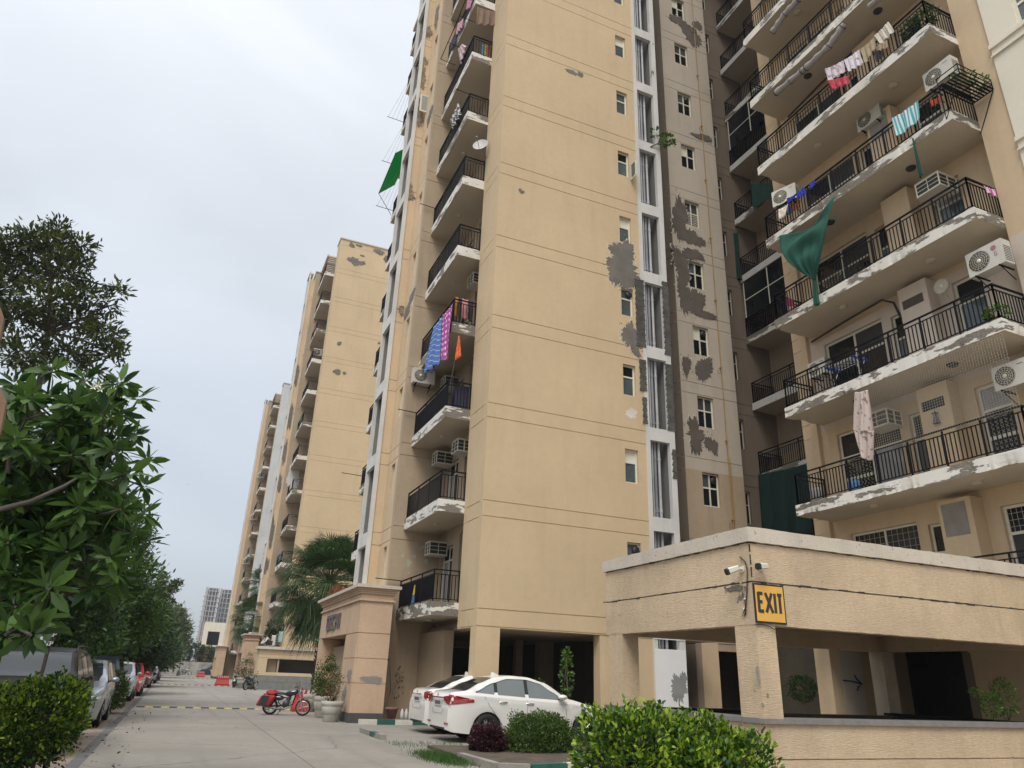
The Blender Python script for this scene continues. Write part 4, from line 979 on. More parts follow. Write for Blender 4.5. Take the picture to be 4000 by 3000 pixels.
    # seats seen through the glass
    return T
S1 = sedan('nearer white saloon car with wide red tail lamps, parked tail towards the street', 'wide')
S1.location = (10.47, 18.15, 0); S1.rotation_euler.z = R(180)
S2 = sedan('white saloon car mostly hidden on the far side of its twin, older squarer tail lamps', 'small')
S2.location = (10.68, 20.6, 0); S2.rotation_euler.z = R(180)
# cars on the left, noses towards the camera: nose x=0 at small Y -> rotate +90
def parked(label, paint, kind, x, y, group='cars parked in line along the left side', glass=CARGL):
    if kind == 'suv':
        Ln, Wd, wr = 4.60, 1.82, .36
        top = [(0, .88), (.12, .98), (.5, 1.07), (1.2, 1.14), (1.85, 1.58), (2.2, 1.655), (3.6, 1.68), (4.2, 1.62), (4.45, 1.25), (4.55, 1.0), (4.6, .7)]
        belt = [(0, .74), (.4, .98), (1.3, 1.04), (3.0, 1.08), (4.4, 1.13), (4.6, .8)]; bot = [(0, .40), (.2, .28), (.8, .25), (4.0, .25), (4.6, .42)]
        dl = [[(1.36, 1.09), (2.2, 1.10), (3.2, 1.13), (4.2, 1.2)], [(1.36, 1.12), (1.65, 1.33), (1.95, 1.53), (2.4, 1.58), (3.7, 1.58), (4.2, 1.35)], [2.35, 3.25]]
        scr = ((1.24, 1.9, .74, .60), (4.42, 4.24, .6, .55)); wh = (.92, 3.60)
    else:
        Ln, Wd, wr = 3.99, 1.74, .31
        top = [(0, .66), (.12, .76), (.5, .89), (1.05, .99), (1.75, 1.41), (2.1, 1.50), (2.9, 1.51), (3.5, 1.44), (3.8, 1.15), (3.93, .95), (3.99, .7)]
        belt = [(0, .58), (.4, .83), (1.2, .92), (2.6, .98), (3.8, 1.05), (3.99, .75)]; bot = [(0, .32), (.2, .2), (.8, .18), (3.4, .18), (3.99, .32)]
        dl = [[(1.25, .965), (2.1, .995), (3.0, 1.035), (3.5, 1.085)], [(1.25, .98), (1.5, 1.14), (1.85, 1.36), (2.2, 1.43), (3.0, 1.42), (3.5, 1.2)], [2.2, 3.0]]
        scr = ((1.1, 1.82, .70, .57), (3.78, 3.52, .55, .5)); wh = (.80, 3.32)
    D = make_car('parked_car', label, Ln, Wd, paint, top, belt, bot, wh, wr, dl, scr, group=group, rails=(kind == 'suv'), glass=glass, tumble=.36)
    T = D['T']; h = top[0][1]
    for sg in (1, -1):
        s = MB().use(CLEARL); s.grid(lambda u, v: (lambda x: (x, sg*(D['side'](x, h-.10+.12*u+(.11-.05*u)*v)+.008), h-.10+.12*u+(.11-.05*u)*v))(.05+.42*u), 10, 4)
        s.use(BPLAST); s.add([(-.01, sg*.42, h-.14), (-.012, sg*.42, h-.05), (.045, sg*.70, h-.02), (.05, sg*.72, h-.12)], [(0, 1, 2, 3)])
        s.build('headlight', None, T, local=True)
    s = MB().use(BPLAST); s.box(-.025, .06, -.40, .40, h-.22, h-.10); s.box(-.02, .1, -.62, .62, .33, .46)
    for sg in (1, -1): s.box(.02, .12, sg*.55, sg*.72, .44, .56)
    s.build('grille', None, T, local=True)
    s = MB().use(PLATE); s.box(-.035, -.026, -.25, .25, .47, .58); s.build('number_plate', None, T, local=True)
    s = MB().use(CHROME); s.box(-.032, -.02, -.3, .3, h-.13, h-.12)
    for x_ in (2.1, 3.0):
        for sg in (1, -1): z = D['bl'](x_)-.11; s.tube([(x_-.1, sg*(D['side'](x_, z)+.01), z), (x_, sg*(D['side'](x_, z)+.03), z), (x_+.1, sg*(D['side'](x_, z)+.01), z)], .012, 6)
    s.build('chrome_trim', None, T, local=True)
    s = MB().use(BPLAST)
    for sg in (1, -1):
        for pts in ([(1.2, .35), (1.16, .7), (1.24, .95)], [(2.3, .35), (2.3, .7), (2.3, 1.0)], [(3.1, .4), (3.3, .7), (3.4, 1.0)]): s.tube(surf(D, sg, pts, .0005), .004, 4)
        if kind == 'suv':
            for wx in wh: s.tube(surf(D, sg, [(wx+math.cos(t)*(wr+.075), wr-.02+math.sin(t)*(wr+.075)) for t in [R(-5+190*i/16) for i in range(17)]], .002), .028, 6)
    s.build('shut_lines', None, T, local=True)
    if kind == 'suv':
        s = MB().use(mat('pale_green_paper_sticker', (.45, .55, .35), .6, .05)); x_ = 1.55; z = D['tp'](x_)
        s.add([(x_-.05, .42, z-.02+.012), (x_-.05, .54, z-.024+.012), (x_+.05, .54, z+.048), (x_+.05, .42, z+.052)], [(0, 1, 2, 3)]); s.build('sticker', None, T, local=True)
    T.location = (x, y, 0); T.rotation_euler.z = R(90); return T
parked('large black car with a wet roof, nearest in the left row behind the hedge', BLACKP, 'suv', -2.33, 14.3)
parked('silver-blue hatchback, second in the left row behind the black car', SILVERP, 'hatch', -2.20, 20.6)
parked('dark car with pale roof edge behind the small dark hedge in the left row', BLUEP, 'suv', -2.45, 28.6)
parked('silver-white car half hidden behind the small hedge, just before the red one', WHITEG, 'hatch', -2.15, 35.2)
parked('bright red hatchback in the middle of the left row', REDP, 'hatch', -2.0, 41.0)
parked('maroon car right behind the red hatchback in the left row', mat('maroon_car_paint', (.12, .03, .035), .25, .02, 1, coat=.9, coord='obj'), 'hatch', -1.95, 56.0)
parked('silver car close to the far end of the left row', SILVERP, 'suv', -1.9, 70.0)
parked('last dark blue car at the far end of the left row', BLUEP, 'hatch', -1.75, 84.0)
c = parked('dark blue car standing sideways by the far boundary wall', BLUEP, 'suv', 4.0, 138.5, group=None); c.rotation_euler.z = 0
# ------------------------------------------------------------------ motorcycles
def motorcycle(label, tank, bag=None, group='motorcycles standing at the right of the street'):
    T = thing('motorcycle', label, 'motorcycle', group=group); r = .30
    wb = 1.27   # rear wheel at x=0, front at x=wb
    for nm, x in (('rear_wheel', 0), ('front_wheel', wb)):
        s = MB().use(TYRE)
        n = 40; k = 8
        vs = [(x+math.cos(2*math.pi*i/n)*(r-.045+.045*math.cos(2*math.pi*j/k)), .045*math.sin(2*math.pi*j/k)*(1.15 if nm[0] == 'r' else .9), r+math.sin(2*math.pi*i/n)*(r-.045+.045*math.cos(2*math.pi*j/k))) for i in range(n) for j in range(k)]
        s.add(vs, [(i*k+j, ((i+1) % n)*k+j, ((i+1) % n)*k+(j+1) % k, i*k+(j+1) % k) for i in range(n) for j in range(k)], True)
        w_ = s.build('wheel', None, T, local=True)
        s = MB().use(RIM); s.lathe((x, 0, r), [(r-.085, -.03), (r-.06, -.035), (r-.06, .035), (r-.085, .03), (r-.09, 0), (r-.085, -.03)], 36, 'Y')
        for q in range(6):
            a = q*math.pi/3+.3; s.tube([(x+.03*math.cos(a), 0, r+.03*math.sin(a)), (x+(r-.08)*math.cos(a), 0, r+(r-.08)*math.sin(a))], [.02, .012], 6)
        s.lathe((x, 0, r), [(0, -.05), (.05, -.045), (.055, .045), (0, .05)], 14, 'Y'); s.build('rim', None, w_, local=True)
    top = (wb-.25, 0, .98)
    s = MB().use(CHROME)
    for sg in (1, -1): s.tube([(wb, sg*.07, r), (wb-.13, sg*.075, .66), (wb-.25, sg*.08, .98)], [.022, .018, .016], 8)
    s.build('front_fork', None, T, local=True)
    s = MB().use(BLACKM); s.tube([(wb-.22, 0, .92), (wb-.36, 0, .80), (.62, 0, .62), (.30, 0, .66), (-.18, 0, .80)], .022, 8); s.tube([(wb-.32, 0, .78), (.86, 0, .40), (.52, 0, .28), (.3, 0, .45), (.3, 0, .66)], .02, 8)
    for sg in (1, -1): s.tube([(0, sg*.09, r), (.48, sg*.08, .36)], .018, 6); s.tube([(.02, sg*.12, r), (.12, sg*.12, .66)], .025, 8); s.tube([(.32, sg*.15, .33), (.45, sg*.2, .32)], .012, 6)
    s.tube([(.45, -.1, .28), (.36, -.26, .02)], .012, 6); s.tube([(.40, .05, .25), (.38, .12, .1)], .014, 6)
    s.build('frame', None, T, local=True)
    s = MB().use(mat('dark_engine_metal', (.07, .07, .075), .5, .2, 8, metal=.3)); s.lathe((.60, 0, .43), [(0, -.13), (.12, -.12), (.13, .0), (.12, .12), (0, .13)], 14, 'Y')
    for i in range(7): s.lathe((.66+.013*i*.6, 0, .53+.022*i), [(0, -.012), (.085, -.01), (.085, .01), (0, .012)], 14, 'Z')
    s.build('engine', None, T, local=True)
    s = MB().use(mat('dull_exhaust_metal', (.16, .155, .15), .45, .1, 6, metal=.4)); s.tube([(.78, -.08, .50), (.80, -.1, .33), (.6, -.13, .24), (.2, -.15, .25), (-.25, -.16, .34)], [.02, .02, .022, .035, .035], 10); s.build('exhaust', None, T, local=True)
    s = MB().use(tank); s.grid(lambda u, v: (.78+.26*math.cos(math.pi*v)*-1, .125*math.sin(math.pi*v)**.7*math.cos(2*math.pi*u), .82+.05*math.cos(math.pi*v)*-1+.12*math.sin(math.pi*v)**.8*math.sin(2*math.pi*u)), 16, 12)
    s.grid(lambda u, v: (.25+.24*math.cos(math.pi*v), .10*math.sin(math.pi*v)**.6*math.cos(2*math.pi*u), .62+.10*math.sin(math.pi*v)**.6*math.sin(2*math.pi*u)), 12, 8)
    s.build('fuel_tank', None, T, local=True)
    s = MB().use(BPLAST); s.grid(lambda u, v: (.18+.40*math.cos(math.pi*v), .13*math.sin(math.pi*v)**.5*math.cos(2*math.pi*u), .80+.03*math.cos(math.pi*v)*-1+.055*math.sin(math.pi*v)**.5*math.sin(2*math.pi*u)), 14, 10); s.build('seat', None, T, local=True)
    s = MB().use(tank)
    s.grid(lambda u, v: (wb+math.cos(R(35+100*u))*(r+.035), (v-.5)*.12, r+math.sin(R(35+100*u))*(r+.035)-.012*abs(v-.5)*2), 12, 4); s.build('mudguard', None, T, local=True); s = MB().use(tank); s.grid(lambda u, v: (math.cos(R(50+100*u))*(r+.05), (v-.5)*.14, r+math.sin(R(50+100*u))*(r+.05)), 12, 4)
    s.build('mudguard', None, T, local=True)
    s = MB().use(BPLAST); s.tube([(wb-.32, -.34, 1.06), (wb-.28, -.2, 1.07), (wb-.25, -.06, 1.0), (wb-.25, .06, 1.0), (wb-.28, .2, 1.07), (wb-.32, .34, 1.06)], .013, 8); s.tube([(wb-.32, -.36, 1.06), (wb-.29, -.24, 1.07)], .02, 8); s.tube([(wb-.32, .36, 1.06), (wb-.29, .24, 1.07)], .02, 8)
    for sg in (1, -1): s.tube([(wb-.26, sg*.2, 1.07), (wb-.28, sg*.26, 1.18)], .006, 5); s.grid(lambda u, v: (wb-.28, sg*.28+.05*math.cos(6.28*u)*v, 1.2+.035*math.sin(6.28*u)*v), 10, 2)
    s.build('handlebar', None, T, local=True)
    s = MB().use(tank); s.grid(lambda u, v: (wb-.14+.10*math.sin(math.pi*v/1.0)*.6, .10*math.sin(math.pi*v)*math.cos(6.283*u)+0, .90+.13*math.cos(math.pi*v)), 10, 8); s.build('fairing', None, T, local=True)
    s = MB().use(CLEARL); s.lathe((wb-.09, 0, .88), [(.07, 0), (.05, .03), (0, .04)], 14, 'X'); s.build('headlight', None, T, local=True)
    s = MB().use(REDL); s.box(-.30, -.26, -.05, .05, .70, .76); s.build('tail_light', None, T, local=True)
    return T
M1 = motorcycle('black motorcycle with silver wheels, side-on, loaded with big red and black bags', mat('black_tank_paint', (.012, .013, .018), .15, 0, coat=1))
M1.location = (3.28, 27.75, 0); M1.rotation_euler = (R(5), 0, R(-20)); M1.scale = (.86,)*3
RB = mat('red_bag_fabric', (.33, .022, .025), .85, .12, 6, bump=.4, bscale=8, coord='obj'); KBG = mat('black_bag_fabric', (.03, .03, .032), .85, .15, 6, coord='obj')
BG = thing('delivery_bag', 'large red and black insulated delivery bag slung over the motorcycle tail', 'bag', M1.location); BG.rotation_euler = M1.rotation_euler; BG.scale = (.70, .86, .76)
for sg in (-1, 1):
    s = MB().use(RB); s.grid(lambda u, v: ((lambda sx, sz: (-.18+.40*sx+.16*sz, sg*(.17+.09*(1-abs(sx)**4)*(1-abs(sz)**4)*math.copysign(1, .5-(u*2 % 1))), .60+.24*sz-.06*sx))(max(-1, min(1, 1.25*math.cos(6.283*u))), max(-1, min(1, 1.25*math.sin(6.283*u))*1))) if v > 10 else (-.18+.36*math.copysign(abs(math.cos(6.283*u))**.4, math.cos(6.283*u))*math.sin(math.pi*v)**.3+.12*math.copysign(abs(math.sin(6.283*u))**.4, math.sin(6.283*u)), sg*(.19-.10*math.cos(math.pi*v)), .60+.23*math.copysign(abs(math.sin(6.283*u))**.4, math.sin(6.283*u))*math.sin(math.pi*v)**.3), 28, 10)
    s.build('side_bag', None, BG, local=True)
    s = MB().use(KBG); s.add([(-.50, sg*.295, .40), (-.16, sg*.298, .37), (.0, sg*.298, .80), (-.36, sg*.295, .82)], [(0, 1, 2, 3)] if sg > 0 else [(3, 2, 1, 0)]); s.build('black_panel', None, BG, local=True)
s = MB().use(RB); rn = random.Random(4)
s.grid(lambda u, v: (.02+.28*math.cos(6.283*u)*math.sin(math.pi*v)*(1+.15*math.sin(5*6.28*u)), .22*math.sin(6.283*u)*math.sin(math.pi*v), .90+.10*math.cos(math.pi*v)+.03*math.sin(18*u)*math.sin(9*v)), 24, 12); s.build('top_bag', None, BG, local=True)
M2 = motorcycle('grey motorcycle parked at an angle beside the round planter by the second tower', mat('grey_tank_paint', (.08, .085, .09), .2, 0, coat=.8)); M2.location = (4.95, 57.6, 0); M2.rotation_euler = (R(-6), 0, R(52))
M3 = motorcycle('pale green-white scooter-like motorcycle beside the red road barrier', mat('mint_white_paint', (.45, .55, .48), .3, 0, coat=.5)); M3.location = (4.55, 63.5, 0); M3.rotation_euler = (R(5), 0, R(80))
M4 = motorcycle('small dark motorcycle under a white cover near the far wall', mat('grey_cover_paint', (.35, .36, .38), .5, 0)); M4.location = (1.6, 137, 0); M4.rotation_euler = (0, 0, R(10))
# red plastic barriers
def barrier(x, y, label, w_=1.15):
    T = thing('road_barrier', label, 'barrier', (x, y, 0), 0, 'red plastic road barriers')
    s = MB().use(mat('red_plastic', (.38, .03, .03), .5, .08, 2, coord='obj'))
    prof = [(-.25, 0), (-.25, .12), (-.12, .45), (-.09, .78), (.09, .78), (.12, .45), (.25, .12), (.25, 0)]
    k = [(w_/2 - max(0, (z))*.15) for _, z in prof]
    n = len(prof); vs = [(-k[i], a, z) for i, (a, z) in enumerate(prof)]+[(k[i], a, z) for i, (a, z) in enumerate(prof)]
    s.add(vs, [(i, (i+1) % n, (i+1) % n+n, i+n) for i in range(n)]+[tuple(range(n-1, -1, -1)), tuple(range(n, 2*n))]); s.build('shell', None, T, local=True)
    s = MB().use(PLATE)
    for i in range(6): a = -.42+i*.15; s.add([(a, -.105, .62), (a+.06, -.105, .62), (a+.10, -.098, .75), (a+.04, -.098, .75)], [(0, 1, 2, 3)])
    s.build('white_stripes', None, T, local=True); return T
barrier(4.1, 70, 'larger red plastic barrier beside the scooter, in front of the middle portal')
barrier(3.9, 118, 'smaller red plastic barrier farther down, near the potted tree')
barrier(4.62, 30.2, 'red plastic barrier standing just behind the front wheel of the loaded motorcycle', .6)
# light pole, far
LP = thing('light_pole', 'thin white light pole leaning slightly in front of the far boundary wall', 'street lamp', (1.05, 128, 0))
s = MB().use(PIPEW); s.tube([(1.05, 128, 0), (1.2, 128, 9)], [.10, .05], 10); s.build('pole', None, LP)
s = MB().use(CONCL); s.tube([(1.05, 128, 0), (1.05, 128, .7)], [.28, .2], 10); s.build('base', None, LP)
s = MB().use(PIPEW); s.tube([(1.2, 128, 9), (1.6, 128, 9.15)], .05, 6); s.build('lamp_head', None, LP)
# concrete towers under construction, far away
def shell_tower(x, y, w_, d_, h, label):
    T = thing('unfinished_tower', label, 'building', (x, y, 0), 0, 'unfinished concrete towers on the horizon'); fl = 3.1; nfl = int(h/fl)
    cm = mat('grey_concrete_frame', (.34, .31, .29), .95, .1, .1); bm = mat('brick_infill', (.22, .13, .11), .95, .12, .3)
    s = MB().use(cm)
    cols = 4
    for k in range(nfl+1): s.box(x, x+w_, y, y+d_, k*fl, k*fl+.45)
    for i in range(cols+1): 
        cx = x+w_*i/cols; s.box(cx-.25, cx+.25, y+.05, y+.9, 0, h); s.box(x+.05, x+.9, y+d_*i/cols-.5, y+d_*i/cols+.5, 0, h)
    for k in range(nfl): s.box(x-.9, x, y+2, y+4.5, k*fl+.02, k*fl+.2); s.box(x-.9, x, y+d_-6, y+d_-3.5, k*fl+.02, k*fl+.2)
    s.build('frame', None, T)
    s = MB().use(bm)
    for k in range(nfl):
        for i in range(cols):
            if k < nfl*.55 and i in (0, 1, 3): s.box(x+w_*i/cols+.25, x+w_*(i+1)/cols-.25, y+.3, y+.6, k*fl+.45, k*fl+fl)
    s.build('brick_infill', None, T)
    s = MB().use(DARKIN); s.box(x+1.4, x+w_-.5, y+1.4, y+d_-1, 0, h-.4); s.build('dark_interior', None, T)
shell_tower(11.3, 520, 7.8, 13, 49, 'left unfinished concrete tower with open floors, red brick infill low down')
shell_tower(20.6, 530, 9, 13, 49.5, 'right unfinished concrete tower, partly behind the nearer apartment tower')
# ------------------------------------------------------------------ plants
def leafmat(name, col, col2, rough=.5, trans=.25, lo=.0):
    m = bpy.data.materials.new(name); m.use_nodes = True; t = m.node_tree; l = t.links.new; b = t.nodes['Principled BSDF']
    g = t.nodes.new('ShaderNodeNewGeometry'); r = t.nodes.new('ShaderNodeValToRGB'); l(g.outputs['Random Per Island'], r.inputs[0])
    r.color_ramp.elements[0].color = (*col, 1); r.color_ramp.elements[1].color = (*col2, 1); r.color_ramp.elements[1].position = .95; r.color_ramp.elements[0].position = lo
    l(r.outputs[0], b.inputs['Base Color']); b.inputs['Roughness'].default_value = rough; b.inputs['Specular IOR Level'].default_value = .3
    tr = t.nodes.new('ShaderNodeBsdfTranslucent'); l(r.outputs[0], tr.inputs[0]); mx = t.nodes.new('ShaderNodeMixShader'); mx.inputs[0].default_value = trans
    l(b.outputs[0], mx.inputs[1]); l(tr.outputs[0], mx.inputs[2]); l(mx.outputs[0], t.nodes['Material Output'].inputs[0]); return m
BARK = mat('grey_brown_bark', (.13, .105, .08), .95, .25, 3, 0, 1, 25)
BARKD = mat('dark_bark', (.06, .045, .035), .95, .25, 3, 0, 1, 25)
LM = dict(
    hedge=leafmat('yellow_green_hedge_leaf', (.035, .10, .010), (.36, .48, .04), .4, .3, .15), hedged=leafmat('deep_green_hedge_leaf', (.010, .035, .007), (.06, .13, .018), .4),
    ficus=leafmat('dark_glossy_leaf', (.008, .024, .006), (.045, .095, .018), .4), green=leafmat('fresh_green_leaf', (.03, .075, .012), (.13, .23, .035), .4),
    brownish=leafmat('olive_brown_leaf', (.03, .045, .014), (.11, .14, .032), .5), pale=leafmat('pale_olive_leaf', (.07, .10, .03), (.17, .22, .08), .5),
    purple=leafmat('purple_leaf', (.030, .010, .016), (.09, .03, .04), .5), bush=leafmat('mid_green_small_leaf', (.03, .07, .012), (.11, .18, .03), .45),
    frang=leafmat('frangipani_leaf', (.014, .045, .010), (.09, .17, .03), .45, .35), palm=leafmat('fan_palm_leaf', (.022, .055, .016), (.09, .15, .045), .45),
    dry=leafmat('dry_brown_frond', (.12, .08, .04), (.2, .13, .07), .8), rust=leafmat('rust_red_leaf', (.20, .06, .03), (.30, .12, .06), .7),
    sheet=leafmat('bright_green_sheet', (.005, .34, .13), (.01, .38, .15), .6, .7), grass=leafmat('grass_blade', (.03, .08, .015), (.07, .15, .03), .6))
def leaves(name, m, C, Nn, size, ar=.42, parent=None, rng=None, droop=.0, fold=.25):
    """many pointed leaves (6 vertices, folded along the midrib) at centres C with growth directions Nn"""
    n = len(C); rng = rng or np.random.default_rng(1)
    sz = size*(.6+.7*rng.random(n))
    d = Nn+rng.normal(size=(n, 3))*.55; d[:, 2] -= droop; d /= np.linalg.norm(d, axis=1)[:, None]
    up = np.array([0, 0, 1.])+rng.normal(size=(n, 3))*.5; sd = np.cross(d, up); sd /= np.linalg.norm(sd, axis=1)[:, None]+1e-9; nm = np.cross(sd, d)
    L_ = sz[:, None]; Wd = L_*ar*.5
    V = np.stack([C, C+d*L_*.35+sd*Wd-nm*Wd*fold*-1, C+d*L_*.35-sd*Wd+nm*Wd*fold, C+d*L_*.72+sd*Wd*.8+nm*Wd*fold-nm*L_*.05, C+d*L_*.72-sd*Wd*.8+nm*Wd*fold-nm*L_*.05, C+d*L_-nm*L_*.10, C+d*L_*.35, C+d*L_*.72-nm*L_*.05], 1).reshape(-1, 3)
    off = wl(parent) if parent is not None else Vector((0, 0, 0)); V = V-np.array(off)
    i0 = np.arange(n)[:, None]*8
    F = np.concatenate([i0+np.array([[0, 1, 6, 6]]), i0+np.array([[0, 6, 2, 2]])], 1)
    tri = np.concatenate([(i0+np.array([[0, 1, 6]])), (i0+np.array([[0, 6, 2]])), (i0+np.array([[3, 5, 7]])), (i0+np.array([[7, 5, 4]]))], 1).reshape(-1, 3)
    quad = np.concatenate([(i0+np.array([[1, 3, 7, 6]])), (i0+np.array([[6, 7, 4, 2]]))], 1).reshape(-1, 4)
    me = bpy.data.meshes.new(name); me.vertices.add(len(V)); me.vertices.foreach_set('co', V.astype(np.float32).ravel())
    lp = np.concatenate([tri.ravel(), quad.ravel()]); me.loops.add(len(lp)); me.loops.foreach_set('vertex_index', lp.astype(np.int32))
    ls = np.concatenate([np.arange(len(tri))*3, len(tri)*3+np.arange(len(quad))*4]); me.polygons.add(len(ls)); me.polygons.foreach_set('loop_start', ls.astype(np.int32))
    me.update(calc_edges=True); me.validate(); me.materials.append(m)
    o = bpy.data.objects.new(name, me); COL.objects.link(o)
    if parent is not None: o.parent = parent
    return o
def shellpts(blobs, n, rng, inner=.55, up=.35):
    """points through the outer volume of a set of ellipsoids, with outward directions; clumped so gaps and light/dark masses appear"""
    B = np.array([b[:6] for b in blobs], float); vol = (B[:, 3]*B[:, 4]*B[:, 5])**(2/3); p = vol/vol.sum()
    k = rng.choice(len(B), n, p=p); d = rng.normal(size=(n, 3)); d /= np.linalg.norm(d, axis=1)[:, None]
    r = inner+(1-inner)*rng.random(n)**.6; r *= 1+.10*np.sin(d[:, 0]*9+k)+.08*np.sin(d[:, 2]*11+k*2)+.05*rng.normal(size=n)
    C = B[k, :3]+d*r[:, None]*B[k, 3:6]; Nn = d.copy(); Nn[:, 2] += up; return C, Nn
def clump(C, Nn, m, spread, rng):
    n = len(C); i = np.repeat(np.arange(n), m); return C[i]+rng.normal(size=(n*m, 3))*spread, Nn[i]
def tree(name, label, base, trunk, blobs, n, leaf, m, cat='tree', group=None, twigs=True, seed=1, bark=BARK, clumps=0, spread=.15, inner=.55, droop=0, ar=.42, r0=.16, limbs=True, crown_name='crown'):
    T = thing(name, label, cat, base, 0, group); rng = np.random.default_rng(seed)
    if trunk:
        s = MB().use(bark); pts = [Vector(p) for p in trunk]; s.tube(pts, [r0*(1-.55*i/(len(pts)-1)) for i in range(len(pts))], 10)
        if limbs:
            for b in blobs:
                a = pts[-1] if b[2] > pts[-1].z else pts[max(0, len(pts)-2)]; c = Vector(b[:3]); md = a.lerp(c, .5)+Vector((rng.normal()*.15, rng.normal()*.15, .1))
                s.tube([a, md, c], [r0*.42, r0*.28, r0*.12], 6)
                for q in range(6 if twigs else 0):
                    e = rng.normal(size=3); e /= np.linalg.norm(e); e[2] = abs(e[2])*.7; t = Vector(c)+Vector((e[0]*b[3], e[1]*b[4], e[2]*b[5]))*.85; s.tube([md.lerp(c, .5+.08*q), c.lerp(t, .5)+Vector((0, 0, .05*b[5])), t], [r0*.14, r0*.09, r0*.04], 5)
        s.build('trunk', None, T)
    C, Nn = shellpts(blobs, n, rng, inner)
    if clumps: C, Nn = clump(C, Nn, clumps, spread, rng)
    leaves(crown_name, m, C, Nn, leaf, ar, T, rng, droop); return T
# foreground hedges with yellow-green tips
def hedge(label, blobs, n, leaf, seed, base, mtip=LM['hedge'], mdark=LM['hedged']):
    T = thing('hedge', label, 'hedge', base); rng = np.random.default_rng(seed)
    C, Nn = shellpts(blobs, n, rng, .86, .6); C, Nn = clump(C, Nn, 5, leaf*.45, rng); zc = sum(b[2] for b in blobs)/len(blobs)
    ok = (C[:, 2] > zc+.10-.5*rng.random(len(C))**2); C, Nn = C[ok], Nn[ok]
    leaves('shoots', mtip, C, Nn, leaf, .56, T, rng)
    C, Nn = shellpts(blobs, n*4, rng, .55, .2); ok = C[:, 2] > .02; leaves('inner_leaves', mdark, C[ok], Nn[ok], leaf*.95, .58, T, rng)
    s = MB().use(BARKD)
    for b in blobs:
        for q in range(7): e = rng.normal(size=3)*.5; s.tube([(b[0]+e[0]*.15, b[1]+e[1]*.15, 0), (b[0]+e[0]*b[3]*.5, b[1]+e[1]*b[4]*.5, b[2]), (b[0]+e[0]*b[3], b[1]+e[1]*b[4], b[2]+b[5]*.6)], [.02, .012, .005], 5)
    s.build('stems', None, T); return T
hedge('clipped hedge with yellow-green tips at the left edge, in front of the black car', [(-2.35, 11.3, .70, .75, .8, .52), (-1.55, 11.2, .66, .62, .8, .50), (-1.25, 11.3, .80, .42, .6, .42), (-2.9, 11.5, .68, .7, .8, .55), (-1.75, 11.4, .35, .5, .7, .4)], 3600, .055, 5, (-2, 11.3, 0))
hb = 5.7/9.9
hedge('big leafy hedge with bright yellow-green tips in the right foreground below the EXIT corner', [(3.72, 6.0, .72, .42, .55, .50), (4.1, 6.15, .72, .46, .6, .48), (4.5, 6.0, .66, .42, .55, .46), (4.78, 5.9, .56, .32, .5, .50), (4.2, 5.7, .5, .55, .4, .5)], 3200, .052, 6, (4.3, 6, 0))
tree('shrub', 'clipped mid-green round shrub in front of the white car', (7.2, 15.2, 0), None, [(7.2, 15.1, .20, .72, .62, .60), (6.95, 15.0, .15, .5, .5, .5), (7.6, 15.1, .2, .48, .5, .5)], 26000, .042, LM['bush'], 'shrub', seed=8, inner=.72, ar=.55, crown_name='foliage')
tree('shrub', 'small round purple-brown shrub at the tail of the white car', (6.1, 15.1, 0), None, [(6.08, 15.1, .18, .36, .40, .36), (6.2, 15.2, .22, .28, .3, .32)], 11000, .05, LM['purple'], 'shrub', seed=9, inner=.5, ar=.55, crown_name='foliage')
tree('shrub', 'thin leafy sapling behind the bonnet of the white car', (10.0, 19.45, 0), [(10.2, 19.5, 0), (10.25, 19.5, 1.0), (10.2, 19.5, 2.1)], [(10.2, 19.5, 1.5, .18, .15, .6), (10.2, 19.5, 2.05, .12, .12, .25), (9.3, 19.4, 1.2, .2, .15, .2)], 420, .09, LM['green'], 'sapling', seed=10, r0=.02, ar=.5, crown_name='foliage')
tree('shrub', 'sparse bare-stemmed climber on the shaded wall below the lowest balcony', (6.5, 25.2, 0), [(6.5, 25.2, 0), (6.7, 25.2, .9), (6.6, 25.25, 1.8)], [(6.45, 25.2, 1.9, .1, .1, .5), (6.9, 25.2, 1.1, .2, .1, .5)], 90, .08, LM['ficus'], 'plant', seed=12, r0=.015, crown_name='foliage')
tree('small_tree', 'small round bush on a thin stem in the shaded court behind the canopy', (16.9, 17.6, 0), [(16.95, 17.6, .3), (16.95, 17.6, 1.1)], [(16.95, 17.6, 1.45, .42, .4, .36)], 1700, .06, LM['ficus'], 'tree', seed=13, r0=.03, ar=.5)
tree('small_tree', 'leafy branch at the right edge seen through the canopy opening', (14.6, 10.1, 0), [(14.75, 10.1, 0), (14.75, 10.1, 1.0), (14.6, 10.05, 1.5)], [(14.2, 10.0, 1.28, .24, .16, .22), (14.6, 10.0, 1.42, .24, .2, .36), (13.85, 10.0, 1.48, .15, .1, .08)], 1300, .055, LM['green'], 'tree', seed=14, r0=.02, ar=.4)
SZ = on(2250+490*.6631, 830*.6631, 1, 19.75).z
tree('shrub', 'leafy seedling sprouting from the white pipe shaft high on the tower', (14.3, 19.8, SZ), [(14.1, 19.88, SZ-.35), (14.45, 19.75, SZ-.1), (14.75, 19.7, SZ)], [(14.3, 19.7, SZ+.3, .25, .2, .12), (14.75, 19.6, SZ+.05, .3, .2, .25), (14.55, 19.6, SZ-.25, .15, .15, .12), (14.95, 19.6, SZ-.1, .15, .1, .1)], 120, .15, LM['green'], 'seedling', seed=15, r0=.03, ar=.7, crown_name='foliage')
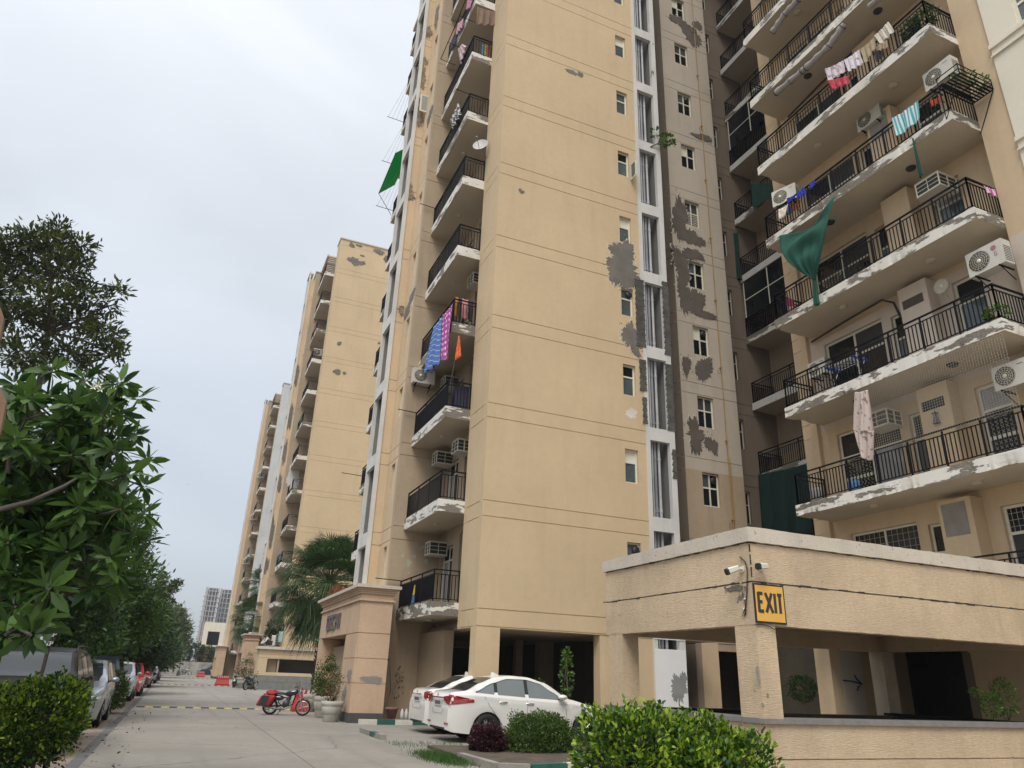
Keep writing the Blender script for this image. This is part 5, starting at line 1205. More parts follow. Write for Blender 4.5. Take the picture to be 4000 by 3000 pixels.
# grass tuft by the kerb
rng = np.random.default_rng(3); n = 5200; C = np.stack([rng.normal(4.85, .17, n), 14.1+rng.normal(0, .5, n), np.zeros(n)+.0], 1); ok = (C[:, 0] < 5.15) & (C[:, 0] > 4.2); Nn = np.tile([0, 0, 1.6], (n, 1)); o = leaves('grass', LM['grass'], C[ok], Nn[ok], .085, .10, None, rng); tag(o, 'patch of short green grass beside the kerb corner', 'grass', kind='stuff')
n = 500; C = np.stack([rng.uniform(4.6, 6.2, n), rng.uniform(16.3, 17.6, n), np.zeros(n)], 1); o = leaves('grass', LM['grass'], C, np.tile([0, 0, 1.2], (n, 1)), .06, .12, None, rng); tag(o, 'thin weeds on the ground behind the white cars', 'weeds', kind='stuff')
n = 260; C = np.stack([rng.uniform(-2.2, -.3, n)**1, rng.uniform(9, 30, n), np.full(n, .008)], 1); o = leaves('leaf_litter', LM['dry'], C, np.tile([1, 0, 0.], (n, 1))*rng.choice([-1, 1], n)[:, None], .06, .5, None, rng); tag(o, 'dry leaves scattered on the road edge', 'leaf litter', kind='stuff')
# frangipani, left foreground ------------------------------------------------------
def rosette(C, Nn, Cs, Ns, rng, c, d, n, ln):
    a = np.linspace(0, 2*np.pi*3, n)+rng.random()*6; el = rng.uniform(-.35, .85, n)
    d = np.array(d, float); d /= np.linalg.norm(d); u = np.cross(d, [0, 0, 1.]); u /= np.linalg.norm(u)+1e-9; v = np.cross(d, u)
    dr = d*np.sin(el)[:, None]+(u*np.cos(a)[:, None]+v*np.sin(a)[:, None])*np.cos(el)[:, None]
    Cs.append(np.array(c)+dr*.03); Ns.append(dr)
FR = thing('frangipani_tree', 'frangipani with large dark leaves in rosettes and a few white flowers at the upper left', 'tree', (-4.0, 8.5, 0))
rng = np.random.default_rng(21); s = MB().use(mat('grey_frangipani_bark', (.085, .07, .058), .9, .2, 6, 0, .5, 30))
A0 = Vector((-3.6, 9.0, 0)); s.tube([A0, (-3.5, 9, 1.3), (-3.2, 9, 2.3)], [.16, .13, .10], 10)
tips = []
fpx = [(60, 1500), (200, 1450), (330, 1480), (470, 1500), (540, 1560), (130, 1600), (280, 1580), (400, 1620), (520, 1700), (575, 1800), (440, 1760), (330, 1720), (200, 1700), (60, 1720), (120, 1830), (260, 1850), (380, 1880), (500, 1850), (560, 1900), (40, 1950), (110, 1980), (230, 1990), (350, 1980), (470, 1990), (560, 2010), (520, 2080), (400, 2080), (280, 2080), (150, 2110), (30, 2120), (80, 2240), (190, 2300), (60, 2370), (180, 2420), (20, 2480), (330, 2200), (430, 2180), (120, 2480), (560, 2120), (470, 1620)]
Cs, Ns = [], []
hubs = [Vector(on(hx, hy, 1, 10.8)) for hx, hy in ((-60, 2050), (60, 1900), (180, 1800), (120, 2150), (300, 1980), (250, 1650), (400, 1780), (20, 2350))]
for hb_ in hubs: s.tube([Vector((-3.2, 9.2, 2.2)), Vector((-3.2, 9.2, 2.2)).lerp(hb_, .5)+Vector((0, 0, -.15)), hb_], [.04, .03, .022], 7)
allp = [(px, py, 9.0+rng.uniform(-1.0, 1.3)-(1.2 if py > 2200 else 0)) for px, py in fpx]+[(rng.uniform(-150, 470), rng.uniform(1540, 2330), rng.uniform(8.6, 11.0)) for _ in range(230)]
for i, (px, py, Yd) in enumerate(allp):
    p = on(px, py, 1, Yd); hub = min(hubs, key=lambda h: (h-p).length); md = hub.lerp(p, .5)+Vector((rng.normal()*.08, rng.normal()*.1, -.10))
    s.tube([hub, md, p], [.02, .015, .012], 6)
    dd = (p-md).normalized()+Vector((0, -.25, .6)); rosette(None, None, Cs, Ns, rng, p, dd, 18, .3)
s.tube([on(0, 1990, 1, 8.6), on(120, 1960, 1, 8.6), on(250, 1900, 1, 8.6), on(330, 1850, 1, 8.8)], [.03, .027, .02, .012], 8); s.tube([on(30, 1850, 1, 8.6), on(40, 1760, 1, 8.6), on(100, 1640, 1, 8.6), on(180, 1610, 1, 8.6)], [.025, .022, .018, .015], 7)
s.build('trunk', None, FR)
C, Nn = np.concatenate(Cs), np.concatenate(Ns); rr = np.random.default_rng(5)
o = leaves('crown', LM['frang'], C, Nn*4, .215, .36, FR, rr, .35, .15)
s = MB().use(mat('white_petal', (.75, .74, .6), .6, 0))
for px, py in ((365, 1512), (385, 1505), (392, 1522), (430, 1630)):
    p = on(px, py, 1, 8.2)
    for q in range(5): a = q*1.2566; s.add([p, p+Vector((math.cos(a)*.02, -.02, math.sin(a)*.02)), p+Vector((math.cos(a+.35)*.045, -.025, math.sin(a+.35)*.045)), p+Vector((math.cos(a+.8)*.025, -.015, math.sin(a+.8)*.025))], [(0, 1, 2, 3)])
s.build('flowers', None, FR)
# tall feathery tree upper left
def P_(px, py, Y): p = on(px, py, 1, Y); return (p.x, p.y, p.z)
bl = [(*P_(px, py, 26+dy), rx, rx*.9, rz) for px, py, dy, rx, rz in ((200, 960, 0, .75, .6), (90, 1060, .5, .9, .6), (260, 1060, 0, .9, .7), (180, 1180, -.5, 1.0, .7), (330, 1150, 0, .65, .5), (60, 1240, 0, 1.0, .7), (290, 1250, .5, .9, .6), (420, 1190, 0, .45, .35), (400, 1300, 0, .7, .45), (440, 1380, 0, .55, .35), (250, 1370, 0, .9, .45), (100, 1390, 0, 1.1, .5), (470, 1130, 0, .28, .3), (340, 1440, 0, .5, .25), (10, 1000, 0, .5, .6), (440, 1500, 0, .25, .2), (-60, 1150, 0, 1.0, 1.0), (330, 1020, 0, .3, .4), (230, 900, 0, .6, .3), (120, 940, 0, .7, .4), (320, 960, 0, .5, .4), (50, 960, 0, .6, .4))]
tree('tall_tree', 'tall airy olive-brown tree standing above the frangipani at the upper left', (-5.6, 26, 0), [(-5.8, 26, 0), (-5.7, 26, 5), (-5.5, 26, 9), P_(190, 1300, 26), P_(200, 1080, 26)], [(a, b, c, d*.92, e, f*.88) for a, b, c, d, e, f in bl], 1500, .23, LM['brownish'], seed=22, bark=BARKD, clumps=7, spread=.10, inner=.2, ar=.3, r0=.13)
# row of dense ficus-like trees on the left
G4 = 'dense trees along the left side of the street'
def strt(label, Y0, pts, n, leaf, m, seed, cl=4):
    x0_ = -4.9; rg = np.random.default_rng(seed); bl = []
    for px, py, r_ in pts:
        p = on(px-(r_*2830/Y0*.72 if px > 380 else 0), py+(r_*2830/Y0*.5 if px > 380 else 0), 1, Y0+rg.uniform(-1.2, 1.2)); bl.append((p.x, p.y, p.z, r_*1.05, r_*1.2, r_*.85))
    top = max(b[2] for b in bl)
    tree('street_tree', label, (x0_, Y0, 0), [(x0_, Y0, 0), (x0_+.25, Y0, 1.5), (x0_-.1, Y0, 3.0), (x0_, Y0, top*.75)], bl, n, leaf, m, group=G4, seed=seed, inner=.5, clumps=cl, spread=leaf*.8, r0=.2, twigs=False)
strt('darkest and widest tree directly behind the black car', 23, [(-60, 1700, 1.2), (80, 1750, 1.0), (200, 1850, 1.1), (330, 1900, 1.0), (60, 1980, 1.2), (220, 2050, 1.2), (380, 2080, 1.1), (430, 2180, .9), (100, 2200, 1.3), (280, 2260, 1.1), (420, 2320, .9), (0, 2380, 1.2), (180, 2420, 1.0), (340, 2450, .9), (60, 2540, .8)], 5200, .15, LM['ficus'], 41)
strt('dense tree whose bright green right flank meets the sky', 33, [(480, 1960, 1.3), (540, 2020, 1.1), (420, 2050, 1.3), (530, 2140, 1.5), (590, 2230, 1.0), (480, 2280, 1.5), (590, 2330, 1.0), (540, 2400, 1.2), (420, 2440, 1.3), (620, 2420, .6)], 4600, .19, LM['green'], 42)
strt('glossy green tree behind the red hatchback', 45, [(560, 2330, 1.5), (600, 2390, 1.4), (520, 2440, 1.7), (630, 2470, 1.0), (580, 2500, 1.4), (470, 2500, 1.6)], 3600, .24, LM['ficus'], 43)
strt('dark tree near the middle of the street row', 60, [(610, 2400, 1.6), (640, 2440, 1.4), (590, 2480, 2.0), (640, 2510, 1.4), (560, 2520, 2)], 3000, .3, LM['ficus'], 44)
strt('darker rounded tree toward the end of the street', 82, [(640, 2450, 1.8), (620, 2490, 2.2), (660, 2520, 1.5), (600, 2530, 2.2)], 2600, .36, LM['ficus'], 45)
strt('hazy round tree just before the light pole', 104, [(650, 2460, 2.2), (640, 2500, 2.4), (670, 2520, 1.7), (690, 2545, 1.3)], 2400, .4, LM['green'], 46)
# dark understorey hedge behind the cars
rng = np.random.default_rng(51); n = 26000; yy = rng.uniform(9, 120, n)**1.0; yy = 9+111*rng.random(n)**1.7
C = np.stack([-4.3-rng.random(n)**.5*1.2+.25*np.sin(yy*1.3), yy, rng.random(n)**.8*(3.3+.5*np.sin(yy*.7))], 1)
o = leaves('undergrowth', LM['ficus'], C, np.tile([.8, -.4, .3], (n, 1)), .26, .5, None, rng); tag(o, 'dark mass of undergrowth behind the line of parked cars', 'undergrowth', kind='stuff')
s = MB().use(mat('dark_boundary_wall', (.05, .045, .035), .95, .3, 1)); s.box(-6.6, -6.4, 6, 142, 0, 3.2); tag(s.build('boundary_wall'), 'dark boundary wall lost behind the trees on the left', 'wall')
tree('small_tree', 'bent grey trunk with a few frangipani rosettes between the second and third cars', (-3.6, 27, 0), [(-3.7, 26.4, 0), (-3.9, 26.4, .9), (-3.45, 26.4, 1.6), (-3.3, 26.4, 2.3), (-3.5, 26.4, 2.9)], [(-2.9, 26.4, 3.4, .6, .5, .35), (-2.2, 26.6, 3.1, .5, .5, .35), (-3.6, 26.4, 3.5, .5, .5, .3), (-1.9, 27, 2.8, .4, .4, .3)], 340, .36, LM['frang'], seed=55, inner=.6, r0=.14, ar=.26)
tree('tree_stump', 'bent pale trunk cut short with an orange-brown end behind the black car', (-3.5, 21, 0), [(-3.3, 21, 0), (-3.2, 21, 1.2), (-3.5, 21, 1.9), (-3.35, 21, 2.6), (-3.0, 21, 3.0)], [(-3.5, 21.5, 3.6, .5, .5, .4)], 60, .2, LM['ficus'], seed=56, r0=.16, limbs=False)
tree('shrub', 'small dark-green hedge between the silver and the black car in the left row', (-1.9, 27, 0), None, [(-1.95, 27.3, .7, .75, .7, .62), (-1.6, 27.0, .6, .5, .5, .55)], 4200, .085, LM['bush'], 'shrub', seed=57, inner=.65, ar=.5, crown_name='foliage')
tree('bare_tree', 'slim dark tree with clumpy blackish seed heads against the sky', (-3.8, 66, 0), [(-3.9, 66, 0), (-3.6, 66, 6), (-3.2, 66, 9.5)], [(*P_(px, py, 66), r_, r_, r_*.8) for px, py, r_ in ((636, 2262, .35), (630, 2290, .3), (690, 2285, .4), (672, 2300, .3), (650, 2310, .4), (620, 2320, .6), (640, 2350, .7))], 900, .22, LM['brownish'], seed=58, r0=.12, clumps=3, spread=.1)
tree('street_tree', 'pale olive tree left of the light pole', (-1.2, 125, 0), [(-1.8, 125, 0), (-1.4, 125, 6)], [(*P_(px, py, 125), r_, r_*1.2, r_*.8) for px, py, r_ in ((665, 2420, 2.2), (690, 2460, 1.9), (640, 2460, 2.6), (700, 2500, 1.7), (650, 2510, 2.4), (690, 2390, 1.0), (715, 2440, .8))], 3000, .45, LM['pale'], seed=59, inner=.5, clumps=3, spread=.3, r0=.2)
tree('hedge', 'clipped dark green hedge running along the top of the far boundary wall', (4, 146, 0), None, [(-4+i*1.8, 146, 3.2, 1.6, 1.6, 1.7+.4*math.sin(i*2)) for i in range(7)], 9000, .35, LM['ficus'], 'hedge', seed=60, inner=.6, crown_name='foliage')
# fan palms
def fan_palm(label, base, h, crown_r, nf, seed, group='fan palms in front of the towers', skirt=True):
    T = thing('palm_tree', label, 'palm tree', base, 0, group); rng = np.random.default_rng(seed); x, y = base[0], base[1]; top = Vector((x, y, h))
    s = MB().use(BARKD); s.tube([(x, y, 0), (x+.05, y, h*.5), top], [.26, .21, .17], 12)
    for i in range(90):
        a = i*2.4; z = h*.12+h*.86*i/90; rr = .22-.04*i/90; p = Vector((x+math.cos(a)*rr*.8, y+math.sin(a)*rr*.8, z)); s.tube([p, p+Vector((math.cos(a)*.12, math.sin(a)*.12, .16))], [.05, .02], 4)
    s.build('trunk', None, T)
    V = []; Fc = []; VS = MB().use(LM['palm'])
    st = MB().use(LM['palm'])
    for i in range(nf):
        a = i*2.39996+rng.random()*.4; t = i/nf; el = R(78-150*t+rng.uniform(-8, 8)); ln = crown_r*(.55+.25*rng.random())
        d = Vector((math.cos(a)*math.cos(el), math.sin(a)*math.cos(el), math.sin(el))); c = top+d*ln; c.z -= .12*ln
        st.tube([top, top+d*ln*.5+Vector((0, 0, .04)), c], [.02, .016, .012], 5)
        sd = d.cross(Vector((0, 0, 1))); sd.normalize(); up = sd.cross(d)
        R_ = crown_r*.56; ns = 38
        for q in range(ns):
            b = R(-118+236*q/(ns-1)); dr = d*math.cos(b)+sd*math.sin(b)+up*.10; pw = sd*math.cos(b)-d*math.sin(b); l_ = R_*(1-.10*rng.random())
            p1 = c+dr*l_*.55; dp = Vector((0, 0, -1))*l_*(.15+.35*t*rng.random()+.2*rng.random()); p2 = c+dr*l_*.96+dp
            wv = .026
            VS.add([c, p1+pw*wv, p1-pw*wv, p2], [(0, 1, 2), (1, 3, 2)])
    VS.build('crown', None, T); st.build('leaf_stalks', None, T)
    if skirt:
        sk = MB().use(LM['dry'])
        for i in range(60):
            a = rng.random()*6.28; r_ = .2+rng.random()*.35; z = h-.3-rng.random()*.9; p = Vector((x+math.cos(a)*.15, y+math.sin(a)*.15, z+.3)); q = Vector((x+math.cos(a)*r_, y+math.sin(a)*r_, z-.5)); sd = Vector((-math.sin(a), math.cos(a), 0))*.04; sk.add([p, p.lerp(q, .5)+sd, p.lerp(q, .5)-sd, q], [(0, 1, 3), (0, 3, 2)])
        sk.build('dead_fronds', None, T)
    return T
fan_palm('large bushy fan palm with drooping grey-green fans behind the nearest portal', (6.45, 38, 0), 5.5, 2.6, 120, 71)
fan_palm('slim taller fan palm against the second tower and its portal', (6.7, 72, 0), 8.6, 2.0, 50, 72)
fan_palm('small fan palm lower down beside the second portal', (5.9, 71, 0), 5.6, 2.1, 50, 73)
tree('shrub', 'rusty orange-red plant growing on the cornice of the nearest portal', (5.4, 30.3, 4.06), None, [(5.35, 29.5, 4.2, .3, .5, .28), (5.3, 28.3, 4.15, .15, .2, .12)], 260, .2, LM['rust'], 'plant', seed=75, ar=.22, crown_name='foliage')
# potted plants
def pot(x, y, r_, h, label, plant=None, seed=1, pl=(.5, .6), m=None, bare=False):
    T = thing('planter_pot', label, 'planter', (x, y, 0), 0, 'round concrete planters'); c = (x, y, 0)
    s = MB().use(mat('weathered_white_planter', (.42, .40, .35), .9, .15, 3, .5, .3, 40)); s.lathe(c, [(0, 0), (r_*.62, 0), (r_*.66, .02), (r_*.78, h*.28), (r_*.80, h*.30), (r_*.80, h*.36), (r_*.86, h*.38), (r_*.95, h*.74), (r_*.93, h*.76), (r_*1.02, h*.80), (r_*1.04, h), (r_*.93, h), (r_*.88, h*.88), (0, h*.88)], 32); s.build('pot', None, T)
    if plant:
        rg = np.random.default_rng(seed); s = MB().use(BARKD)
        for i in range(9): a = rg.random()*6.28; q = (x+math.cos(a)*pl[0]*.7, y+math.sin(a)*pl[0]*.7, h+pl[1]*(.6+1.0*rg.random())); s.tube([(x, y, h*.8), ((x+q[0])/2, (y+q[1])/2, h+pl[1]*.5), q], [.012, .008, .003], 5)
        s.build('stems', None, T)
        P = tree('potted_shrub', plant, (x, y, h*.9), None, [(x, y, h+pl[1]*.9, pl[0], pl[0], pl[1]), (x+.05, y, h+pl[1]*1.9, pl[0]*.35, pl[0]*.35, pl[1]*.5), (x-.1, y, h+pl[1]*.4, pl[0]*.8, pl[0]*.8, pl[1]*.5)], 260 if bare else 2600, .075, m or LM['bush'], 'plant', seed=seed, inner=.35, ar=.45, crown_name='foliage')
pot(4.85, 26.6, .36, .66, 'white planter holding the full green bush beside the portal', 'full green potted bush with a white flower beside the nearest portal', 81, (.50, .55))
pot(4.72, 24.5, .33, .58, 'nearest white planter with only dry twiggy growth, next to the portal plinth', 'thin dry brownish twigs standing in the nearest white planter', 82, (.32, .42), LM['dry'], True)
pot(4.95, 30.3, .34, .60, 'white planter half hidden behind the green bush and the motorcycle wheel')
pot(5.3, 63.2, .62, .75, 'wide planter with a round clipped bush by the middle portal', 'round dark green bush in the wide planter by the middle portal', 83, (1.0, .75), LM['ficus'])
pot(6.0, 118, .9, 1.0, 'far planter with a small flowering tree near the end of the street', 'small flowering bush in the far planter', 84, (1.3, 1.1), LM['pale'])
tree('shrub', 'low green shrub beside the stone base of the second tower porch', (5.55, 60.8, 0), None, [(5.45, 60.6, .4, .35, .5, .5)], 1500, .09, LM['bush'], 'shrub', seed=85, inner=.6, crown_name='foliage')
# terracotta pot and small white jars by the portal
s = MB().use(mat('old_terracotta', (.20, .10, .07), .9, .2, 5)); s.lathe((6.45, 23.9, .14), [(0, 0), (.12, 0), (.18, .26), (.2, .26), (.2, .32), (.16, .32), (.15, .26), (0, .26)], 20); tag(s.build('clay_pot'), 'small dark clay pot on the kerb stones by the portal', 'pot')
for i in range(3):
    s = MB().use(PLATE); s.lathe((6.70+.13*i, 23.6, .14), [(0, 0), (.055, 0), (.055, .2), (.025, .27), (.025, .3), (0, .3)], 12); tag(s.build('white_jar'), 'small white jar in the row of three on the kerb by the portal', 'jar', 'three white jars')
# ------------------------------------------------------------------ air conditioners
ACW = mat('off_white_ac_steel', (.55, .53, .47), .45, .05, 2, .25)
def ac_split(label, loc, face, w_=.84, h=.58, d=.32, dark=False, group='outdoor air-conditioner units', roundlogo=False):
    """outdoor unit; local -Y is the fan side, then rotated by face"""
    T = thing('air_conditioner', label, 'air conditioner', loc, face, group)
    s = MB().use(ACW); s.box(-w_/2, w_/2, -d/2, d/2, 0, h); s.use(BPLAST)
    for i in range(9): s.box(w_/2, w_/2+.003, -d/2+.03, d/2-.03, .06+i*.05, .06+i*.05+.02)
    s.build('casing', None, T, local=True)
    cx, cz, r = -w_*.16, h/2, h*.41
    s = MB().use(BPLAST if dark else MESHD); s.lathe((cx, 0, cz), [(0, -d/2-.003), (r, -d/2-.003), (r, -d/2-.001)], 28, 'Y'); s.use(FRAME)
    for i in range(1, 6): rr = r*i/5.2; s.lathe((cx, 0, cz), [(rr-.004, -d/2-.012), (rr+.004, -d/2-.012)], 28, 'Y')
    for i in range(16): a = i*math.pi/8; s.tube([(cx+math.cos(a)*r*.2, -d/2-.012, cz+math.sin(a)*r*.2), (cx+math.cos(a+.15)*r, -d/2-.012, cz+math.sin(a+.15)*r)], .003, 4, False)
    s.lathe((cx, 0, cz), [(0, -d/2-.018), (r*.22, -d/2-.016), (r*.22, -d/2-.008)], 16, 'Y'); s.build('fan_grille', None, T, local=True)
    if roundlogo:
        s = MB().use(mat('faded_pink_disc', (.36, .13, .17), .6, 0)); s.lathe((w_*.27, 0, h*.74), [(0, -d/2-.004), (.07, -d/2-.004)], 20, 'Y'); s.use(INK); 
        for seg in ((.27, .40, .33, .40), (.27, .40, .27, .56), (.27, .56, .33, .56), (.33, .40, .33, .48), (.30, .48, .33, .48)): s.box(w_*seg[0]-.004, w_*seg[2]+.004, -d/2-.006, -d/2-.004, h*seg[1]-.004, h*seg[3]+.004)
    else:
        s = MB().use(INK)
        for i in range(7): s.box(w_*.22+i*.02, w_*.22+i*.02+.012, -d/2-.004, -d/2-.001, h*.80, h*.80+.02)
    s.build('badge', None, T, local=True)
    for x in (-w_*.33, w_*.33): s = MB().use(BLACKM); s.box(x-.015, x+.015, -d/2-.02, d/2+.18, -.035, -.001); s.tube([(x, -d/2+.02, -.02), (x, d/2+.17, -.30)], .013, 6); s.build('bracket', None, T, local=True)
    return T
def ac_window(label, loc, face, w_=.62, h=.42, d=.5):
    T = thing('window_air_conditioner', label, 'air conditioner', loc, face, 'boxy air conditioners in frames')
    s = MB().use(MESHD); s.box(-w_/2+.025, w_/2-.025, -d/2+.018, d/2, .02, h-.02); s.build('coil_box', None, T, local=True)
    s = MB().use(FRAME)
    for x in (-w_/2, w_/2-.03): s.box(x, x+.03, -d/2, -d/2+.03, 0, h); s.box(x, x+.03, -d/2+.03, d/2, 0, .03); s.box(x, x+.03, -d/2+.03, d/2, h-.03, h); s.box(x, x+.03, d/2-.03, d/2, .03, h-.03); s.box(x+.005, x+.025, -.02, .02, .03, h-.03)
    for z in (.0, h-.03): s.box(-w_/2+.03, w_/2-.03, -d/2+.002, -d/2+.028, z+.001, z+.029)
    for z in (h*.33, h*.64): s.box(-w_/2+.03, w_/2-.03, -d/2+.002, -d/2+.02, z+.004, z+.016)
    for z in (h*.33, h*.64):
        for x in (-w_/2, w_/2-.03): s.box(x+.008, x+.022, -d/2+.03, d/2-.03, z, z+.012)
    s.box(-.009, .009, -d/2+.004, -d/2+.026, .03, h-.03); s.build('frame', None, T, local=True)
    for a, b in ((-.02, -.001), (h+.001, h+.02)): s = MB().use(ACW); s.box(-w_/2-.01, w_/2+.01, -d/2-.01, d/2, a, b); s.build('casing_plate', None, T, local=True)
    return T
W90 = R(-90)     # fan side facing the street (-X)
m4 = mk(3300, 0, .4219); m5 = mk(3300, 700, .4219)
def at(f, x, y, ax, pl): return on(*f(x, y), ax, pl)
p = at(m5, 1290, 740, 0, 16.55); ac_split('big cream air conditioner with dark fan and pink round mark near the right edge', (16.75, p.y, p.z-.3), W90, .92, .66, .34, True, roundlogo=True)
p = at(m4, 850, 680, 0, 16.7); ac_split('air conditioner hanging beside the black plant rack under the top right balcony corner', (16.9, p.y, p.z-.3), W90, .86, .62)
p = at(m4, 205, 1080, 0, 17.1); ac_split('cream air conditioner under the slab, left of the striped towel', (17.3, p.y, p.z-.3), W90, .88, .62)
p = at(mk(3500, 1300, .4219), 1050, 380, 0, 16.9); ac_split('air conditioner behind bird netting at the right edge, two floors above the canopy', (17.1, p.y-.0, p.z-.3), W90, .86, .6)
p = at(mk(2800, 700, .4219), 620, 160, 0, 16.5); ac_split('grey-backed air conditioner beside blue washing at the far end of a long balcony', (16.6, p.y, p.z-.3), R(-70), .86, .62)
p = at(mk(2800, 1400, .4822), 760, 80, 0, 16.9); ac_split('small white air conditioner behind the railing near the blue drying rack', (17.2, p.y-.1, p.z-.25), W90, .7, .5)
p = at(mk(1350, 1400, .3616), 850, 190, 1, 25.0); ac_split('split air conditioner with black fan below the blue hanging cloth on the nearest tower', (p.x, 25.15, p.z-.3), 0, .86, .60, .30, True)
for k, px, py, lab in ((0, 1030, 650, 'boxy air conditioner in a cream frame above the lowest balcony door'), (1, None, None, 'boxy air conditioner in a cream frame over the second balcony'), (2, None, None, 'boxy air conditioner behind the blue-panelled railing of the third balcony')):
    z = (5.33, 8.62, 11.65)[k]; ac_window(lab, (7.80 if k < 2 else 7.9, 24.9, z), 0, .66, .44, .55)
ac_window('boxy white air conditioner peeking past the tower corner below the fifth balcony', (7.85, 22.5, 14.95), W90, .6, .42, .5)
ac_window('boxy white air conditioner peeking past the tower corner above the second balcony', (7.75, 22.7, 8.5), W90, .6, .42, .5)
p = at(m5, 780, 60, 0, 16.9); ac_window('large black-grilled window air conditioner in a white frame under the fourth long slab', (17.2, p.y, p.z-.2), W90, .72, .42, .75)
p = at(mk(3500, 1300, .4219), -60, 150, 0, 17.4); p = at(mk(2800, 1000, .7233), 895, 890, 0, 17.4); ac_window('white-framed box air conditioner behind the hanging patterned trousers', (17.45, p.y, p.z-.22), W90, .75, .45, .6)
# units on the second tower
for (bx, by, lab) in ((612, 990, 'white air conditioner with round fan high on the second tower'),):
    p = at(mk(950, 900, .4823), bx, by, 1, 64.4); ac_split(lab, (p.x, 64.5, p.z-.35), 0, 1.0, .7)
for i, k in enumerate((1, 3, 5, 7)):
    ac_split('small air conditioner outside a balcony of the farthest tower, '+('lowest of four', 'second lowest of four', 'third from the bottom of four', 'highest of four')[i], (6.9, 109.9, 5.6+FH*k), 0, 1.0, .7)
ac_split('air conditioner on the pilaster foot of the second tower beside the portal', (6.0, 69.2, 3.4), 0, 1.0, .9)
# ------------------------------------------------------------------ cloth
def fabric(name, cols, kind='plain', sc=8, axis=0):
    m = bpy.data.materials.new(name); m.use_nodes = True; t = m.node_tree; l = t.links.new; b = t.nodes['Principled BSDF']; b.inputs['Roughness'].default_value = .9
    uv = t.nodes.new('ShaderNodeUVMap'); r = t.nodes.new('ShaderNodeValToRGB'); r.color_ramp.interpolation = 'CONSTANT'
    r.color_ramp.elements[0].color = (*cols[0], 1); r.color_ramp.elements[1].color = (*cols[1 if len(cols) > 1 else 0], 1); r.color_ramp.elements[1].position = .5
    if kind == 'stripe':
        sp_ = t.nodes.new('ShaderNodeSeparateXYZ'); l(uv.outputs[0], sp_.inputs[0]); m1 = t.nodes.new('ShaderNodeMath'); m1.operation = 'MULTIPLY'; m1.inputs[1].default_value = sc; l(sp_.outputs[axis], m1.inputs[0])
        m2 = t.nodes.new('ShaderNodeMath'); m2.operation = 'FRACT'; l(m1.outputs[0], m2.inputs[0]); l(m2.outputs[0], r.inputs[0])
        for i, c in enumerate(cols[2:]): e = r.color_ramp.elements.new(.7+.12*i); e.color = (*c, 1)
    elif kind == 'dots':
        v = t.nodes.new('ShaderNodeTexVoronoi'); v.inputs['Scale'].default_value = sc; v.inputs['Randomness'].default_value = .15; l(uv.outputs[0], v.inputs[0]); r.color_ramp.elements[0].color = (*cols[1], 1); r.color_ramp.elements[1].color = (*cols[0], 1); r.color_ramp.elements[1].position = .26; l(v.outputs[0], r.inputs[0])
    elif kind == 'print':
        v = t.nodes.new('ShaderNodeTexNoise'); v.inputs['Scale'].default_value = sc; v.inputs['Detail'].default_value = 3; l(uv.outputs[0], v.inputs[0]); l(v.outputs[0], r.inputs[0]); r.color_ramp.elements[1].position = .52
        for i, c in enumerate(cols[2:]): e = r.color_ramp.elements.new(.60+.07*i); e.color = (*c, 1)
    else: r.inputs[0].default_value = 0
    l(r.outputs[0], b.inputs['Base Color']); return m
def cloth(name, label, cat, corners, m, sag=.03, seed=1, nu=24, nv=30, wave=.035, wn=3, out=(-1, 0, 0), group=None, gather=0, thick=True):
    """corners: top-left, top-right, bottom-right, bottom-left; hangs in folds that deepen downwards"""
    A, B, C_, D_ = [Vector(c) for c in corners]; rn = random.Random(seed); ph = rn.random()*6; o_ = Vector(out); me = bpy.data.meshes.new(name); vs = []; uvs = []
    for i in range(nu+1):
        for j in range(nv+1):
            u, v = i/nu, j/nv; uu = u+gather*math.sin(u*6.28*2)*.02
            p = A.lerp(B, uu).lerp(D_.lerp(C_, uu), v); p = p+o_*(wave*(.25+v)*math.sin(u*6.283*wn+ph+v*1.2)+.4*wave*math.sin(u*6.283*wn*2.3+ph*2+v*2)); p.z -= sag*math.sin(math.pi*u)*(1-v*.4)+(rn.random()*.01 if v == 1 else 0)+.015*math.sin(u*14+ph)*v
            vs.append(tuple(p)); uvs.append((u, 1-v))
    f = [(i*(nv+1)+j, (i+1)*(nv+1)+j, (i+1)*(nv+1)+j+1, i*(nv+1)+j+1) for i in range(nu) for j in range(nv)]
    me.from_pydata(vs, [], f); uvl = me.uv_layers.new(name='UVMap')
    for poly in me.polygons:
        poly.use_smooth = True
        for li in poly.loop_indices: uvl.data[li].uv = uvs[me.loops[li].vertex_index]
    me.materials.append(m); o = bpy.data.objects.new(name, me); COL.objects.link(o)
    if thick: md = o.modifiers.new('t', 'SOLIDIFY'); md.thickness = .004
    return tag(o, label, cat, group)
def quad(f, pts, ax, pl): return [at(f, x, y, ax, pl if not isinstance(pl, (list, tuple)) else pl[i]) for i, (x, y) in enumerate(pts)]
c7 = mk(1650, 1150, .42)
CY = 6.62
BLUEF = fabric('blue_patterned_cotton', [(.10, .16, .48), (.10, .16, .48), (.45, .55, .62), (.04, .25, .40)], 'stripe', 9, 1)
PINKF = fabric('magenta_dotted_cotton', [(.36, .06, .28), (.72, .60, .68)], 'dots', 9)
cloth('hanging_cloth', 'long blue and white patterned cloth draped out of the fourth balcony', 'cloth', quad(c7, [(110, 300), (185, 205), (150, 640), (15, 735)], 0, CY), BLUEF, seed=3, wave=.06, wn=2.5)
cloth('hanging_cloth', 'magenta cloth with white dots hanging beside the blue one', 'cloth', quad(c7, [(195, 190), (283, 90), (240, 600), (175, 610)], 0, CY-.03), PINKF, seed=4, wave=.05, wn=2)
